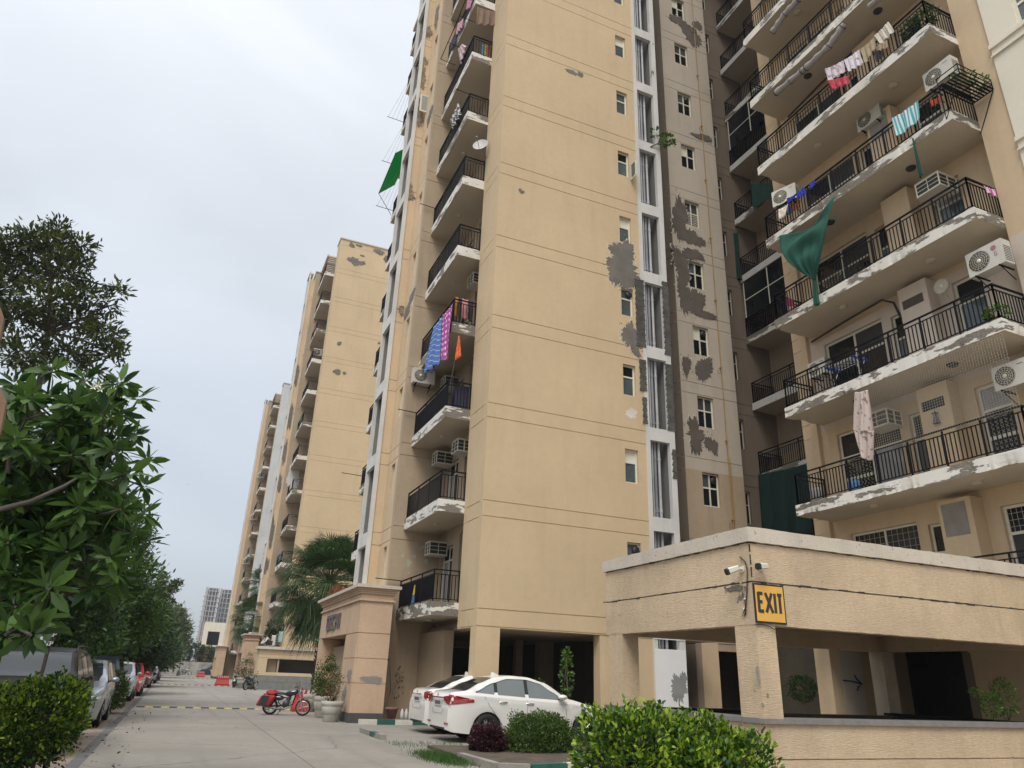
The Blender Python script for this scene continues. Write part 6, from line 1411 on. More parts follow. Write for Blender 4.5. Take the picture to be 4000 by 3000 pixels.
for i, (xa, xb, col, lab) in enumerate(((.0, .13, (.45, .28, .03), 'mustard yellow garment'), (.17, .30, (.05, .055, .07), 'dark grey trousers on the line'), (.32, .60, (.48, .32, .30), 'red and white checked shirt'), (.62, .85, (.04, .045, .06), 'navy garment'))):
    xx = 6.85; cloth('garment', lab+' behind the end railing of the fourth balcony', 'clothes', [(xx+xa*.8, 21.75, 13.9), (xx+xb*.8, 21.75, 13.9), (xx+xb*.8, 21.75, 13.1-.1*(i % 2)), (xx+xa*.8, 21.75, 13.15)], fabric('garment_%d' % i, [col, (min(1, col[0]*1.6), col[1]*.6, col[2]*.6)], 'print', 9), seed=i, wave=.02, out=(0, -1, 0), nu=10, nv=12)
FL = thing('orange_flag', 'small orange-red pennant on a thin stick at the third balcony corner', 'flag', (6.8, 21.5, 10.5)); s = MB().use(BARK); s.tube([(6.8, 21.52, 10.3), (6.86, 21.4, 11.2), (6.95, 21.3, 12.2)], .01, 5); s.build('stick', None, FL)
o = cloth('pennant', None, None, [(6.93, 21.32, 12.2), (6.96, 21.3, 12.2), (7.04, 21.25, 11.45), (6.88, 21.36, 11.3)], fabric('flag_orange', [(.75, .10, .02), (.8, .3, .1)], 'print', 6), wave=.03, nu=8, nv=14); o.parent = FL; o.location = -Vector(FL.location)
cloth('pennant', 'narrow yellow and blue pennant on the net of the lowest balcony railing', 'flag', [(6.68, 23.3, 4.1), (6.68, 23.25, 4.1), (6.68, 23.15, 3.55), (6.68, 23.55, 3.5)], fabric('yellow_blue_pennant', [(.05, .12, .22), (.50, .36, .04)], 'stripe', 1, 1), wave=.02, nu=8, nv=12)
s = MB().use(mat('navy_tarpaulin', (.02, .022, .06), .6, .1, 4, bump=.3, bscale=6)); s.box(7.02, 7.52, 21.62, 21.9, 9.72, 10.48); tag(s.build('water_cooler'), 'dark navy covered cooler behind the end railing of the third balcony', 'cooler')
# poles sticking out of balconies (clothes-line arms)
def arm(x0_, y, z, ln, lab): s = MB().use(BLACKM); s.tube([(x0_, y, z), (x0_-ln, y-.02, z+.02)], .016, 6); tag(s.build('clothes_line_arm'), lab, 'pole', 'steel clothes-line arms on balcony railings')
arm(6.78, 25.3, 4.42, .95, 'steel arm sticking out at the far end of the lowest railing'); arm(6.78, 25.3, 10.62, .75, 'steel arm at the far end of the third railing'); arm(6.78, 25.3, 19.92, .7, 'steel arm at the far end of the sixth railing'); arm(6.76, 21.6, 23.0, .6, 'steel arm at the near corner of the seventh railing')
for z, lab in ((10.6, 'steel arm poking out left of the pale duct, low'), (25.9, 'steel arm with lines against the sky, lower'), (29.0, 'steel arm with lines against the sky, middle'), (32.2, 'steel arm with lines against the sky, upper')): arm(6.74, 34.2, z-.4, 1.0, lab)
LINE = mat('thin_line_wire', (.25, .25, .26), .6, 0)
for z in (25.5, 28.6, 31.8):
    s = MB().use(LINE)
    for q in range(4): s.tube([(5.8+q*.25, 34.2, z), (6.5+q*.05, 32.0, z+1.6)], .006, 4, False)
    tag(s.build('washing_lines'), 'thin washing lines fanned out against the sky left of the nearest tower', 'line', 'washing lines against the sky')
# satellite dish on the corner
D_ = thing('satellite_dish', 'grey satellite dish on a bracket at the tower corner between the sixth and seventh balconies', 'dish', (7.3, 21.45, 19.9))
s = MB().use(mat('dish_grey', (.42, .41, .39), .5, .05, 3)); dv = Vector((-.55, -.75, .35)).normalized(); a = dv.cross(Vector((0, 0, 1))).normalized(); b = a.cross(dv); cc = at(mk(1450, 0, .6628), 643, 850, 1, 21.2)
s.grid(lambda u, v: cc+a*math.cos(6.283*u)*.30*v+b*math.sin(6.283*u)*.36*v-dv*(.09*(1-v*v)), 28, 8); s.build('dish', None, D_)
s = MB().use(PIPED); base_ = at(mk(1450, 0, .6628), 690, 960, 1, 21.5); s.tube([cc-dv*.09, (cc+base_)/2, base_], .02, 6); s.tube([cc-b*.3, cc+dv*.4-b*.25], .012, 5); e = cc+dv*.4-b*.25; s.tube([e, e+dv*.07], .03, 8); s.build('arm', None, D_)
# laundry on the upper wing balconies
def L4(pts, X): return quad(m4, pts, 0, X)
X0 = 16.20
cl = [('white and pink printed cloth over the fourth long railing', [(-190, 640), (-15, 560), (5, 660), (-150, 760)], [(.62, .55, .58), (.30, .22, .32), (.66, .6, .62)], 'print', 3),
      ('white towel with a tan pattern, middle of the washing row', [(-5, 555), (135, 455), (175, 585), (35, 660)], [(.64, .60, .66), (.64, .60, .66), (.40, .26, .12)], 'print', 3),
      ('beige trousers in the washing row', [(140, 460), (270, 345), (290, 430), (190, 590)], [(.38, .30, .20), (.33, .26, .17)], 'print', 3),
      ('cream shirt at the right end of the washing row', [(268, 335), (400, 200), (462, 285), (330, 410)], [(.58, .52, .44), (.5, .45, .38)], 'print', 3),
      ('black garment below the cream shirt', [(255, 475), (355, 445), (360, 520), (290, 575)], [(.02, .02, .02), (.03, .03, .03)], 'plain', 3),
      ('tan shirt under the cream shirt', [(300, 410), (390, 370), (400, 440), (310, 475)], [(.36, .28, .18), (.30, .23, .15)], 'print', 3),
      ('crimson cloth hanging lowest in the washing row', [(-170, 745), (25, 700), (40, 770), (-120, 830)], [(.42, .03, .06), (.5, .08, .1)], 'print', 4)]
for i, (lab, pts, cols, kd, sc) in enumerate(cl): cloth('garment', lab, 'clothes', L4(pts, X0-.02-.012*i), fabric('laundry_%d' % i, cols, kd, sc), seed=20+i, wave=.03, group='washing on the upper long balcony')
cloth('towel', 'turquoise and white striped towel over the third-highest long railing', 'towel', L4([(435, 1100), (675, 935), (700, 1095), (490, 1262)], X0-.03), fabric('turquoise_stripe', [(.62, .66, .66), (.05, .36, .40)], 'stripe', 8, 0), seed=31, wave=.04, wn=2)
cloth('towel', 'pink and white striped towel at the short end railing of the fourth floor', 'towel', quad(m5, [(1280, 55), (1400, 95), (1435, 175), (1300, 110)], 1, 9.36), fabric('pink_stripe', [(.62, .5, .55), (.50, .05, .28)], 'stripe', 5, 0), seed=32, wave=.02, out=(0, -1, 0))
for i, (pts, c_, lab) in enumerate((([(730, 130), (800, 70), (830, 130), (760, 175)], (.01, .03, .35), 'royal blue cloth, biggest of the blue washing'), ([(850, 45), (910, 5), (905, 60), (870, 90)], (.01, .03, .33), 'small royal blue cloth farther along the railing'), ([(648, 175), (730, 135), (720, 180), (650, 222)], (.01, .02, .28), 'dark blue cloth beside the air conditioner'), ([(570, 280), (660, 230), (640, 330), (585, 365)], (.62, .57, .52), 'white cloth with red trim next to the blue washing'), ([(660, 255), (695, 240), (695, 310), (660, 325)], (.03, .14, .42), 'light blue cloth inside the railing'), ([(700, 230), (775, 195), (770, 250), (705, 295)], (.45, .10, .04), 'orange-red cloth inside the railing'))):
    cloth('garment', lab, 'clothes', quad(mk(2800, 700, .4219), pts, 0, X0-.02-.01*i if i < 4 else 16.32), fabric('blue_wash_%d' % i, [c_, (c_[0]*1.4+.02, c_[1]*1.3, c_[2]*1.2)], 'print', 3), seed=40+i, wave=.025, group='washing on the middle long balcony', nu=12, nv=12)
cloth('garment', 'orange cloths hanging inside the corner railing below the plant rack', 'clothes', L4([(790, 930), (890, 885), (905, 940), (795, 990)], 16.4), fabric('orange_cl', [(.7, .12, .03), (.6, .16, .05)], 'print', 4), seed=50, nu=12, nv=10)
cloth('garment', 'magenta and pink clothes behind the far railing end below the green cloth', 'clothes', quad(mk(2800, 700, .4219), [(650, 1080), (720, 1130), (730, 1180), (645, 1165)], 0, 16.4), fabric('pink_cl', [(.40, .05, .12), (.3, .04, .15)], 'print', 4), seed=51, nu=12, nv=10)
# patterned trousers hanging on a line
cloth('hanging_trousers', 'pale trousers with dark leaf print hanging on a cord below the second long slab', 'clothes', quad(mk(2800, 1000, .7233), [(745, 735), (815, 720), (850, 950), (735, 940)], 0, 16.1), fabric('leaf_print', [(.50, .42, .38), (.50, .42, .38), (.22, .14, .12)], 'print', 7), seed=60, wave=.05, wn=1.5)
cloth('hanging_trousers', 'lower legs of the pale leaf-print trousers', 'clothes', quad(mk(2800, 1000, .7233), [(738, 935), (850, 945), (835, 1105), (775, 1080)], 0, 16.1), MATS.get('x') or fabric('leaf_print_low', [(.50, .42, .38), (.50, .42, .38), (.22, .14, .12)], 'print', 6), seed=61, wave=.06, wn=2)
# green shade cloths
GR = mat('green_shade_net', (.005, .07, .048), .85, .08, 1.5, bump=.25, bscale=90); GRD = mat('dark_green_shade_net', (.004, .028, .022), .9, .1, 1)
s_ = mk(2800, 700, .4219)
def tri_cloth(name, label, pts, X, m):
    A, B, C_ = [at(s_, x, y, 0, X) for x, y in pts]; o_ = Vector((-1, 0, 0)); s = MB().use(m); n = 34; vs = []; fs = []
    for i in range(n+1):
        for j in range(n+1):
            u, v = i/n, j/n; p = A.lerp(B, u); q = C_
            sagv = Vector((0, 0, -.42))*math.sin(math.pi*u)*(1-v)
            r_ = (p+sagv).lerp(q, v); edge = (B-A).normalized(); r_ += edge*(-.22)*math.sin(math.pi*v)*(1 if u > .5 else -1)*0 + (edge*.22*math.sin(math.pi*v)*(u-.5)*2)
            r_ += o_*(.22*math.sin(math.pi*v)+.13*math.sin(v*15+4*math.sin(math.pi*u))*(1-v)**.7*math.sin(math.pi*u)+.05*math.sin(u*26+v*5)*v)
            vs.append(r_); 
    fs = [(i*(n+1)+j, (i+1)*(n+1)+j, (i+1)*(n+1)+j+1, i*(n+1)+j+1) for i in range(n) for j in range(n)]
    s.add(vs, fs, True); o = s.build(name); md = o.modifiers.new('t', 'SOLIDIFY'); md.thickness = .004; return tag(o, label, 'shade cloth')
tri_cloth('green_cloth', 'large triangular green shade cloth slung from the fascia and knotted at its lower tip', [(583, 520), (1105, 135), (905, 945)], 16.08, GR)
cloth('green_cloth', 'twisted tail of the big green cloth below its knot', 'shade cloth', quad(s_, [(888, 925), (925, 935), (945, 1155), (905, 1165)], 0, 16.05), GR, seed=70, wave=.05, wn=2.5, nu=12)
cloth('green_cloth', 'narrow strip of green cloth dangling from the third-highest slab', 'shade cloth', L4([(618, 1262), (635, 1280), (728, 1610), (690, 1650)], 16.12), GR, seed=71, wave=.03, nu=8)
cloth('green_cloth', 'dark green screen closing the recess balconies just above the canopy', 'shade cloth', quad(mk(2800, 1000, .7233), [(225, 1180), (485, 1120), (530, 1500), (255, 1500)], 0, 20.5), GRD, seed=72, wave=.05, wn=3)
cloth('green_cloth', 'narrow dark green screen high in the shaded recess beside the end balcony', 'shade cloth', quad(s_, [(130, 490), (200, 490), (240, 940), (175, 900)], 0, 20.5), GRD, seed=73, wave=.06, wn=2)
cloth('green_cloth', 'dark green cloth over the recess railing below the small bright green awning', 'shade cloth', quad(s_, [(300, 30), (510, 30), (520, 150), (335, 275)], 0, 20.48), mat('mid_green_shade_net', (.005, .045, .032), .9, .1, 1), seed=74, wave=.06, wn=2)
CN = thing('green_canopy', 'bright green sheet canopy on a frame jutting from the far balcony against the sky', 'canopy', (6.7, 34.3, 22.4))
pa = at(a3 if False else mk(1450, 0, .6628), 190, 850, 0, 6.7); f1 = mk(1450, 0, .6628); q = [at(f1, 190, 845, 0, 6.7), at(f1, 180, 1060, 0, 6.7), at(f1, 92, 1085, 1, 34.5), at(f1, 150, 960, 1, 34.5)]
z_ = q[1].z; s = MB().use(LM['sheet']); s.add([(6.7, 34.4, z_+.9), (6.7, 30.8, z_+1.0), (5.85, 30.8, z_+.15), (5.85, 34.4, z_)], [(0, 1, 2, 3)]); o = s.build('sheet', None, CN); md = o.modifiers.new('t', 'SOLIDIFY'); md.thickness = .01
s = MB().use(BLACKM); s.tube([(5.85, 34.4, z_-.01), (5.85, 30.8, z_+.14)], .02, 6); s.tube([(5.85, 34.4, z_), (6.7, 34.4, z_-1.2)], .015, 6); s.tube([(5.85, 34.4, z_-.0), (6.7, 34.4, z_+.9)], .015, 6); s.build('frame', None, CN)
# rolled blinds under slabs (upper right)
RO = mat('dusty_grey_rolled_sheet', (.33, .31, .30), .8, .15, 3, bump=.5, bscale=9)
sx = mk(2750, 0, .4519)
for pts, lab in (([(620, 805), (880, 590)], 'rolled grey sheet hung under the fifth-highest slab, left half'), ([(880, 590), (1080, 400), (1215, 210)], 'rolled grey sheet continuing to the right, tied with cord'), ([(590, 280), (700, 120), (830, -20)], 'dark rolled blind under the upper left slab')):
    q = [at(sx, x, y, 0, 16.28) for x, y in pts]; s = MB().use(RO); P = []
    for a, b in zip(q, q[1:]):
        for t in range(8): P.append(a.lerp(b, t/8))
    P.append(q[-1]); s.tube(P, [.11+.02*math.sin(i*1.9) for i in range(len(P))], 12); s.use(BPLAST)
    for i in (0, len(P)//2, len(P)-2): s.tube([P[i], P[i]+(P[i+1]-P[i])*.2], .13, 10)
    tag(s.build('rolled_blind'), lab, 'blind')
s = MB().use(RO); q = [at(m4, 230, 60, 0, 16.3), at(m4, 340, -30, 0, 16.3)]; s.tube(q, .10, 12); tag(s.build('rolled_blind'), 'short pale rolled sheet at the top edge above the washing', 'blind')
# brown blind and shirts in the top left balconies
cloth('blind', 'brown rolled-up blind hanging under the topmost visible balcony end', 'blind', quad(mk(1550, 0, .3014), [(1040, 90), (1280, 150), (1275, 330), (1030, 310)], 1, 21.45), mat('brown_canvas', (.20, .13, .09), .9, .15, 3), seed=80, wave=.04, out=(0, -1, 0))
for i, (pts, c_, lab) in enumerate((([(925, 0), (985, 0), (960, 100), (900, 125)], (.55, .25, .35), 'pink cloth highest in the upper left'), ([(800, 300), (870, 225), (860, 330), (775, 450)], (.55, .32, .38), 'pale pink cloth inside the iron frame'), ([(790, 640), (845, 570), (900, 600), (825, 830)], (.55, .40, .42), 'pink-white cloth over the highest full railing'), ([(700, 560), (770, 420), (760, 560), (695, 670)], (.03, .03, .05), 'black cloth inside the iron frame'))):
    cloth('garment', lab, 'clothes', quad(mk(1550, 0, .3014), pts, 0, 6.6), fabric('up_%d' % i, [c_, tuple(v*.7 for v in c_)], 'print', 4), seed=90+i, wave=.04, nu=12, nv=12, group='washing high on the nearest tower')
for i, (dx, c_) in enumerate(((0, (.10, .28, .55)), (.14, (.6, .45, .08)), (.24, (.4, .03, .04)))):
    cloth('garment', ('blue', 'yellow', 'dark red')[i]+' garment behind the end railing of the highest full balcony', 'clothes', [(7.15+dx, 21.7, 26.0), (7.27+dx, 21.7, 26.0), (7.27+dx, 21.7, 25.2), (7.15+dx, 21.7, 25.2)], fabric('end_%d' % i, [c_], 'plain'), seed=i, wave=.02, out=(0, -1, 0), nu=8, nv=8)
o = cloth('garment', 'black and white mixed washing hanging far out from the sixth railing', 'clothes', quad(mk(1550, 0, .3014), [(690, 1560), (800, 1335), (830, 1480), (720, 1680)], 0, 6.6), fabric('bw_print', [(.04, .04, .05), (.5, .47, .45)], 'print', 6), seed=99, wave=.06)
IF = thing('iron_frame', 'thin black iron clothes frame jutting from the top left balconies', 'frame', (6.0, 23, 27)); s = MB().use(BLACKM)
q = [at(mk(1550, 0, .3014), x, y, 0, 6.05) for x, y in ((890, 0), (790, 260), (570, 765))]; s.tube(q, .018, 6)
for (x, y) in ((810, 200), (655, 545), (570, 765)): a = at(mk(1550, 0, .3014), x, y, 0, 6.05); s.tube([a, (6.75, a.y, a.z-.05)], .014, 6)
s.build('bars', None, IF)
# open window on pilaster of nearest tower + open casement on front
OW = thing('open_window_leaf', 'white-framed window leaf hanging open on the peeling pilaster high on the left', 'window', (6.0, 26.2, 20)); cpt = at(mk(1450, 0, .6628), 318, 612, 1, 26.8)
s = MB().use(FRAME)
for (xa, xb, za, zb) in ((-.25, -.18, -.5, .5), (.18, .25, -.5, .5), (-.18, .18, .43, .5), (-.18, .18, -.5, -.43)): s.box(cpt.x+xa, cpt.x+xb, 26.78, 26.82, cpt.z+za, cpt.z+zb)
s.build('frame', None, OW); s = MB().use(mat('pale_grey_glass', (.30, .33, .31), .2, .05)); s.box(cpt.x-.18, cpt.x+.18, 26.79, 26.81, cpt.z-.43, cpt.z+.43); s.build('pane', None, OW)
cp = at(a4, 328, 990, 1, 19.6); OW2 = thing('open_window_leaf', 'cream casement leaf standing open on the plain front wall', 'window', (cp.x, 19.7, cp.z)); s = MB().use(FRAME)
for (ya, yb, za, zb) in ((19.48, 19.52, -.36, .36), (19.80, 19.84, -.36, .36), (19.52, 19.80, .31, .36), (19.52, 19.80, -.36, -.31)): s.box(13.08, 13.11, ya, yb, cp.z+za, cp.z+zb)
s.build('frame', None, OW2); s = MB().use(GLASSB); s.box(13.09, 13.1, 19.52, 19.80, cp.z-.31, cp.z+.31); s.build('pane', None, OW2)
# black slatted plant rack
PR = thing('plant_rack', 'black slatted metal plant rack with weeds projecting from the balcony corner', 'rack', (16.3, 9.3, 18)); s = MB().use(BLACKM)
z0_ = at(m4, 1010, 650, 0, 16.1).z; xa, xb, ya, yb = 15.95, 17.25, 8.75, 9.35
for i in range(8): y = ya+(yb-ya)*i/7; s.box(xa, xb, y-.02, y+.02, z0_-.34, z0_-.32)
for x in (xa, (xa+xb)/2, xb): s.box(x-.012, x+.012, ya, yb, z0_-.36, z0_-.34)
for (a, b) in (((xa, ya), (xb, ya)), ((xa, ya), (xa, yb)), ((xb, ya), (xb, yb))):
    for z in (z0_-.02, z0_-.18): s.tube([(*a, z), (*b, z)], .014, 6)
for (x, y) in ((xa, ya), (xb, ya), (xa, yb)): s.tube([(x, y, z0_), (x, y, z0_-.34)], .014, 6); s.tube([(x, y, z0_-.34), (x+.05, 9.36, z0_-1.35)], .012, 6)
s.build('frame', None, PR)
tree('shrub', 'weedy green plants growing on the black rack', (16.6, 9, z0_), None, [(16.5, 9.0, z0_-.1, .35, .25, .16), (17.0, 8.9, z0_-.05, .25, .2, .15)], 240, .12, LM['green'], 'plant', seed=110, ar=.3, crown_name='foliage')
s = MB().use(mat('yellow_flower_pot', (.55, .36, .03), .5, .05)); px_ = at(m5, 1400, 1295, 0, 16.35); s.lathe((16.4, px_.y, 9.53), [(0, 0), (.08, 0), (.12, .2), (0, .2)], 16); tag(s.build('flower_pot'), 'yellow flower pot inside the corner railing of the second long balcony', 'pot')
tree('shrub', 'green plant in the yellow pot by the corner railing', (16.4, px_.y, 9.7), None, [(16.38, px_.y, 9.85, .22, .28, .14)], 260, .09, LM['green'], 'plant', seed=111, crown_name='foliage')
tree('shrub', 'ferny plants behind the corner railing beside the washing', (16.5, 9.7, 18.9), None, [(16.4, 9.7, 19.3, .25, .5, .35)], 420, .12, LM['ficus'], 'plant', seed=112, crown_name='foliage')
# wall fan, bucket, chair etc on the second / third long balconies
WF = thing('wall_fan', 'old cream pedestal-type fan fixed to the wall left of the pink-marked air conditioner', 'fan', (17.4, 11.5, 11)); pf = at(m5, 890, 990, 0, 17.1)
s = MB().use(FRAME)
for r_ in (.20, .15, .10, .05): s.lathe((17.1, pf.y, pf.z), [(r_-.005, 0), (r_+.005, 0)], 24, 'X')
for i in range(14): a = i*.449; s.tube([(17.08, pf.y, pf.z), (17.1, pf.y+math.cos(a)*.2, pf.z+math.sin(a)*.2)], .004, 4)
s.lathe((17.1, pf.y, pf.z), [(.205, -.01), (.205, .06), (0, .10)], 24, 'X'); s.lathe((17.1, pf.y, pf.z), [(0, -.03), (.05, -.02), (.05, 0)], 14, 'X'); s.tube([(17.2, pf.y, pf.z), (17.4, pf.y+.12, pf.z-.1), (17.6, pf.y+.2, pf.z-.1)], .035, 8); s.build('cage', None, WF)
s = MB().use(PLATE); yb_ = at(mk(2800, 1400, .4822), 810, 1090, 0, 16.6).y; s.lathe((16.6, yb_, 6.52), [(0, 0), (.15, 0), (.19, .42), (.2, .44), (.18, .44), (.15, .02)], 20); tag(s.build('bucket'), 'white bucket behind the railing at the left end of the lowest visible long balcony', 'bucket')
s = MB().use(mat('blue_white_plastic_bag', (.12, .28, .55), .5, .4, 9)); yb_ = at(mk(2800, 1000, .7233), 740, 1225, 0, 16.5).y; s.grid(lambda u, v: (16.5+.12*math.cos(6.28*u)*math.sin(3.14*v), yb_+.22*math.sin(6.28*u)*math.sin(3.14*v), 6.74+.2*math.cos(3.14*v)), 12, 8); tag(s.build('plastic_bag'), 'blue and white plastic sack on the floor of the lowest visible long balcony', 'bag')
DR = thing('drying_rack', 'folding drying rack with blue joints behind the second long railing', 'drying rack', (16.5, 14.2, 9.6)); s = MB().use(PLATE)
qa = at(mk(2800, 1000, .7233), 600, 590, 0, 16.45); qb = at(mk(2800, 1000, .7233), 740, 540, 0, 16.45)
for i in range(9): t = i/8; y = qa.y+(qb.y-qa.y)*t; s.tube([(16.4, y, 10.35), (16.9, y, 10.45)], .008, 5)
for y in (qa.y, qb.y): s.tube([(16.4, y, 10.35), (16.9, y, 9.55)], .012, 5); s.tube([(16.9, y, 10.45), (16.4, y, 9.55)], .012, 5)
for x in (16.4, 16.9): s.tube([(x, qa.y, 10.4), (x, qb.y, 10.4)], .012, 5)
s.build('bars', None, DR); s = MB().use(mat('blue_plastic', (.02, .06, .40), .5, 0))
for y in (qa.y, qb.y): s.box(16.35, 16.95, y-.02, y+.02, 10.36, 10.42)
s.build('joints', None, DR)
HN = thing('wall_ornament', 'small dark hanging ornament on the beige wall bump of the lowest visible long balcony', 'ornament', (17.2, 12.1, 8)); po = at(mk(3500, 1300, .4219), 372, 800, 0, 17.25); s = MB().use(mat('purple_grey_ornament', (.16, .13, .18), .7, .3, 9))
s.lathe((17.24, po.y, po.z+.1), [(0, .16), (.02, .1), (.09, .06), (.02, .05), (.05, -.05), (.07, -.15), (.10, -.22), (0, -.22)], 12); s.build('figure', None, HN)
# fine bird netting on the right
s = MB().use(mat('netting_thread', (.45, .42, .36), .8, 0)); 
ya, yb, za, zb = 9.4, 13.6, 7.4, 9.3
n1, n2 = 62, 28
for i in range(n1+1): y = ya+(yb-ya)*i/n1; s.box(16.215, 16.218, y-.0015, y+.0015, za, zb)
for j in range(n2+1): z = za+(zb-za)*j/n2; s.box(16.2185, 16.221, ya, yb, z-.0015, z+.0015)
tag(s.build('bird_net'), 'fine pale bird netting across the opening above the lowest visible long railing', 'net')
# ------------------------------------------------------------------ sign among the trees, orange notice
TS = thing('green_notice', 'small green and white notice board among the branches above the black car', 'sign', (-2.7, 17.2, 2.6)); f2 = mk(0, 2400, .21097)
q = [at(f2, x, y, 1, 14.0) for x, y in ((700, 330), (940, 330), (890, 600), (690, 590))]; x0_, x1_, za, zb = q[3].x, q[1].x, q[2].z, q[0].z
s = MB().use(mat('green_board', (.005, .10, .07), .5, .05)); s.box(x0_, x1_, 14.0, 14.02, za, zb); s.build('board', None, TS)
s = MB().use(PLATE); s.box(x0_+.01, x1_-.01, 13.995, 13.999, za+(zb-za)*.34, za+(zb-za)*.70)
def text3(t, x, z, h, y, mt, adv=.62):
    s.use(mt); GLY = dict(LET); GLY['S'] = [(0, .95, 1, .95), (.05, .5, .05, .95), (0, .5, 1, .5), (.95, .05, .95, .5), (0, .05, 1, .05)]; GLY['P'] = [(0, 0, 0, 1), (0, .95, .9, .95), (.95, .5, .95, .95), (0, .5, .9, .5)]; GLY['L'] = [(0, 0, 0, 1), (0, .05, 1, .05)]; GLY['U'] = [(0, .05, 0, 1), (1, .05, 1, 1), (0, .05, 1, .05)]; GLY['N'] = [(0, 0, 0, 1), (1, 0, 1, 1), (0, 1, 1, 0)]
    for i, ch in enumerate(t):
        for j, (ua, va, ub, vb) in enumerate(GLY.get(ch, [])):
            p, q_ = Vector((x+i*h*adv*1.25+ua*h*adv, y-.0006*j, z+va*h)), Vector((x+i*h*adv*1.25+ub*h*adv, y-.0006*j, z+vb*h)); d = (q_-p).normalized(); n_ = Vector((d.z, 0, -d.x))*h*.09; s.poly([p+n_-d*h*.04, q_+n_+d*h*.04, q_-n_+d*h*.04, p-n_-d*h*.04], (0, -.002, 0))
text3('OOP', x0_+.10, za+(zb-za)*.76, .055, 13.995, PLATE); text3('SCOOP', x0_+.02, za+.02, .06, 13.995, PLATE, .5)
s.use(INK)
for i in range(4): 
    xx = x0_+.05+i*.045; zc_ = za+(zb-za)*.38; s.box(xx, xx+.012, 13.99, 13.994, zc_, zc_+.06); s.box(xx+.018, xx+.028, 13.9895, 13.9935, zc_, zc_+.05); s.box(xx, xx+.03, 13.989, 13.993, zc_+.05, zc_+.075)
s.build('lettering', None, TS); s = MB().use(BARKD); s.tube([(x0_+.15, 14.05, 0), (x0_+.15, 14.05, zb)], .03, 6); s.build('post', None, TS)
s = MB().use(mat('orange_notice', (.60, .24, .03), .6, .05)); s.box(7.56, 7.565, 20.02, 20.22, 1.5, 1.95); s.use(INK)
NT = thing('orange_notice', 'small orange notice fixed to the shaded wall behind the white cars', 'sign', (7.9, 22.6, 1.4)); s = MB().use(MATS['orange_notice']); s.box(7.88, 7.898, 22.85, 23.1, 1.35, 1.95); s.build('board', None, NT); s = MB().use(INK)
for i in range(5): s.box(7.876, 7.88, 22.9, 23.05, 1.42+i*.10, 1.46+i*.10)
s.build('lettering', None, NT)
# bird in the sky and the sloping terracotta corner entering the frame at the left
s = MB().use(INK); p = on(732, 1892, 1, 60); s.add([p, p+Vector((.12, 0, .05)), p+Vector((0, .1, 0)), p+Vector((-.12, 0, .05))], [(0, 1, 2), (0, 2, 3)]); tag(s.build('bird'), 'tiny dark bird flying in the open sky', 'bird')
BL = mat('brown_tile_edge', (.20, .125, .075), .85, .15, 3)
LB = thing('lamp_shelter', 'brown wooden-looking corner edges entering the frame at the far left among the leaves', 'post', (-2.2, 7, 3)); s = MB().use(BL)
for (ya, yb, xo) in ((1200, 1320, 14), (1510, 1690, 24)):
    q = [on(-90, ya-20, 1, 6.5), on(0, ya, 1, 6.5), on(xo, (ya*2+yb)/3, 1, 6.5), on(0, yb, 1, 6.5), on(-90, yb+60, 1, 6.5)]; s.poly([tuple(v) for v in q], (0, .06, 0))
s.build('edge_board', None, LB)
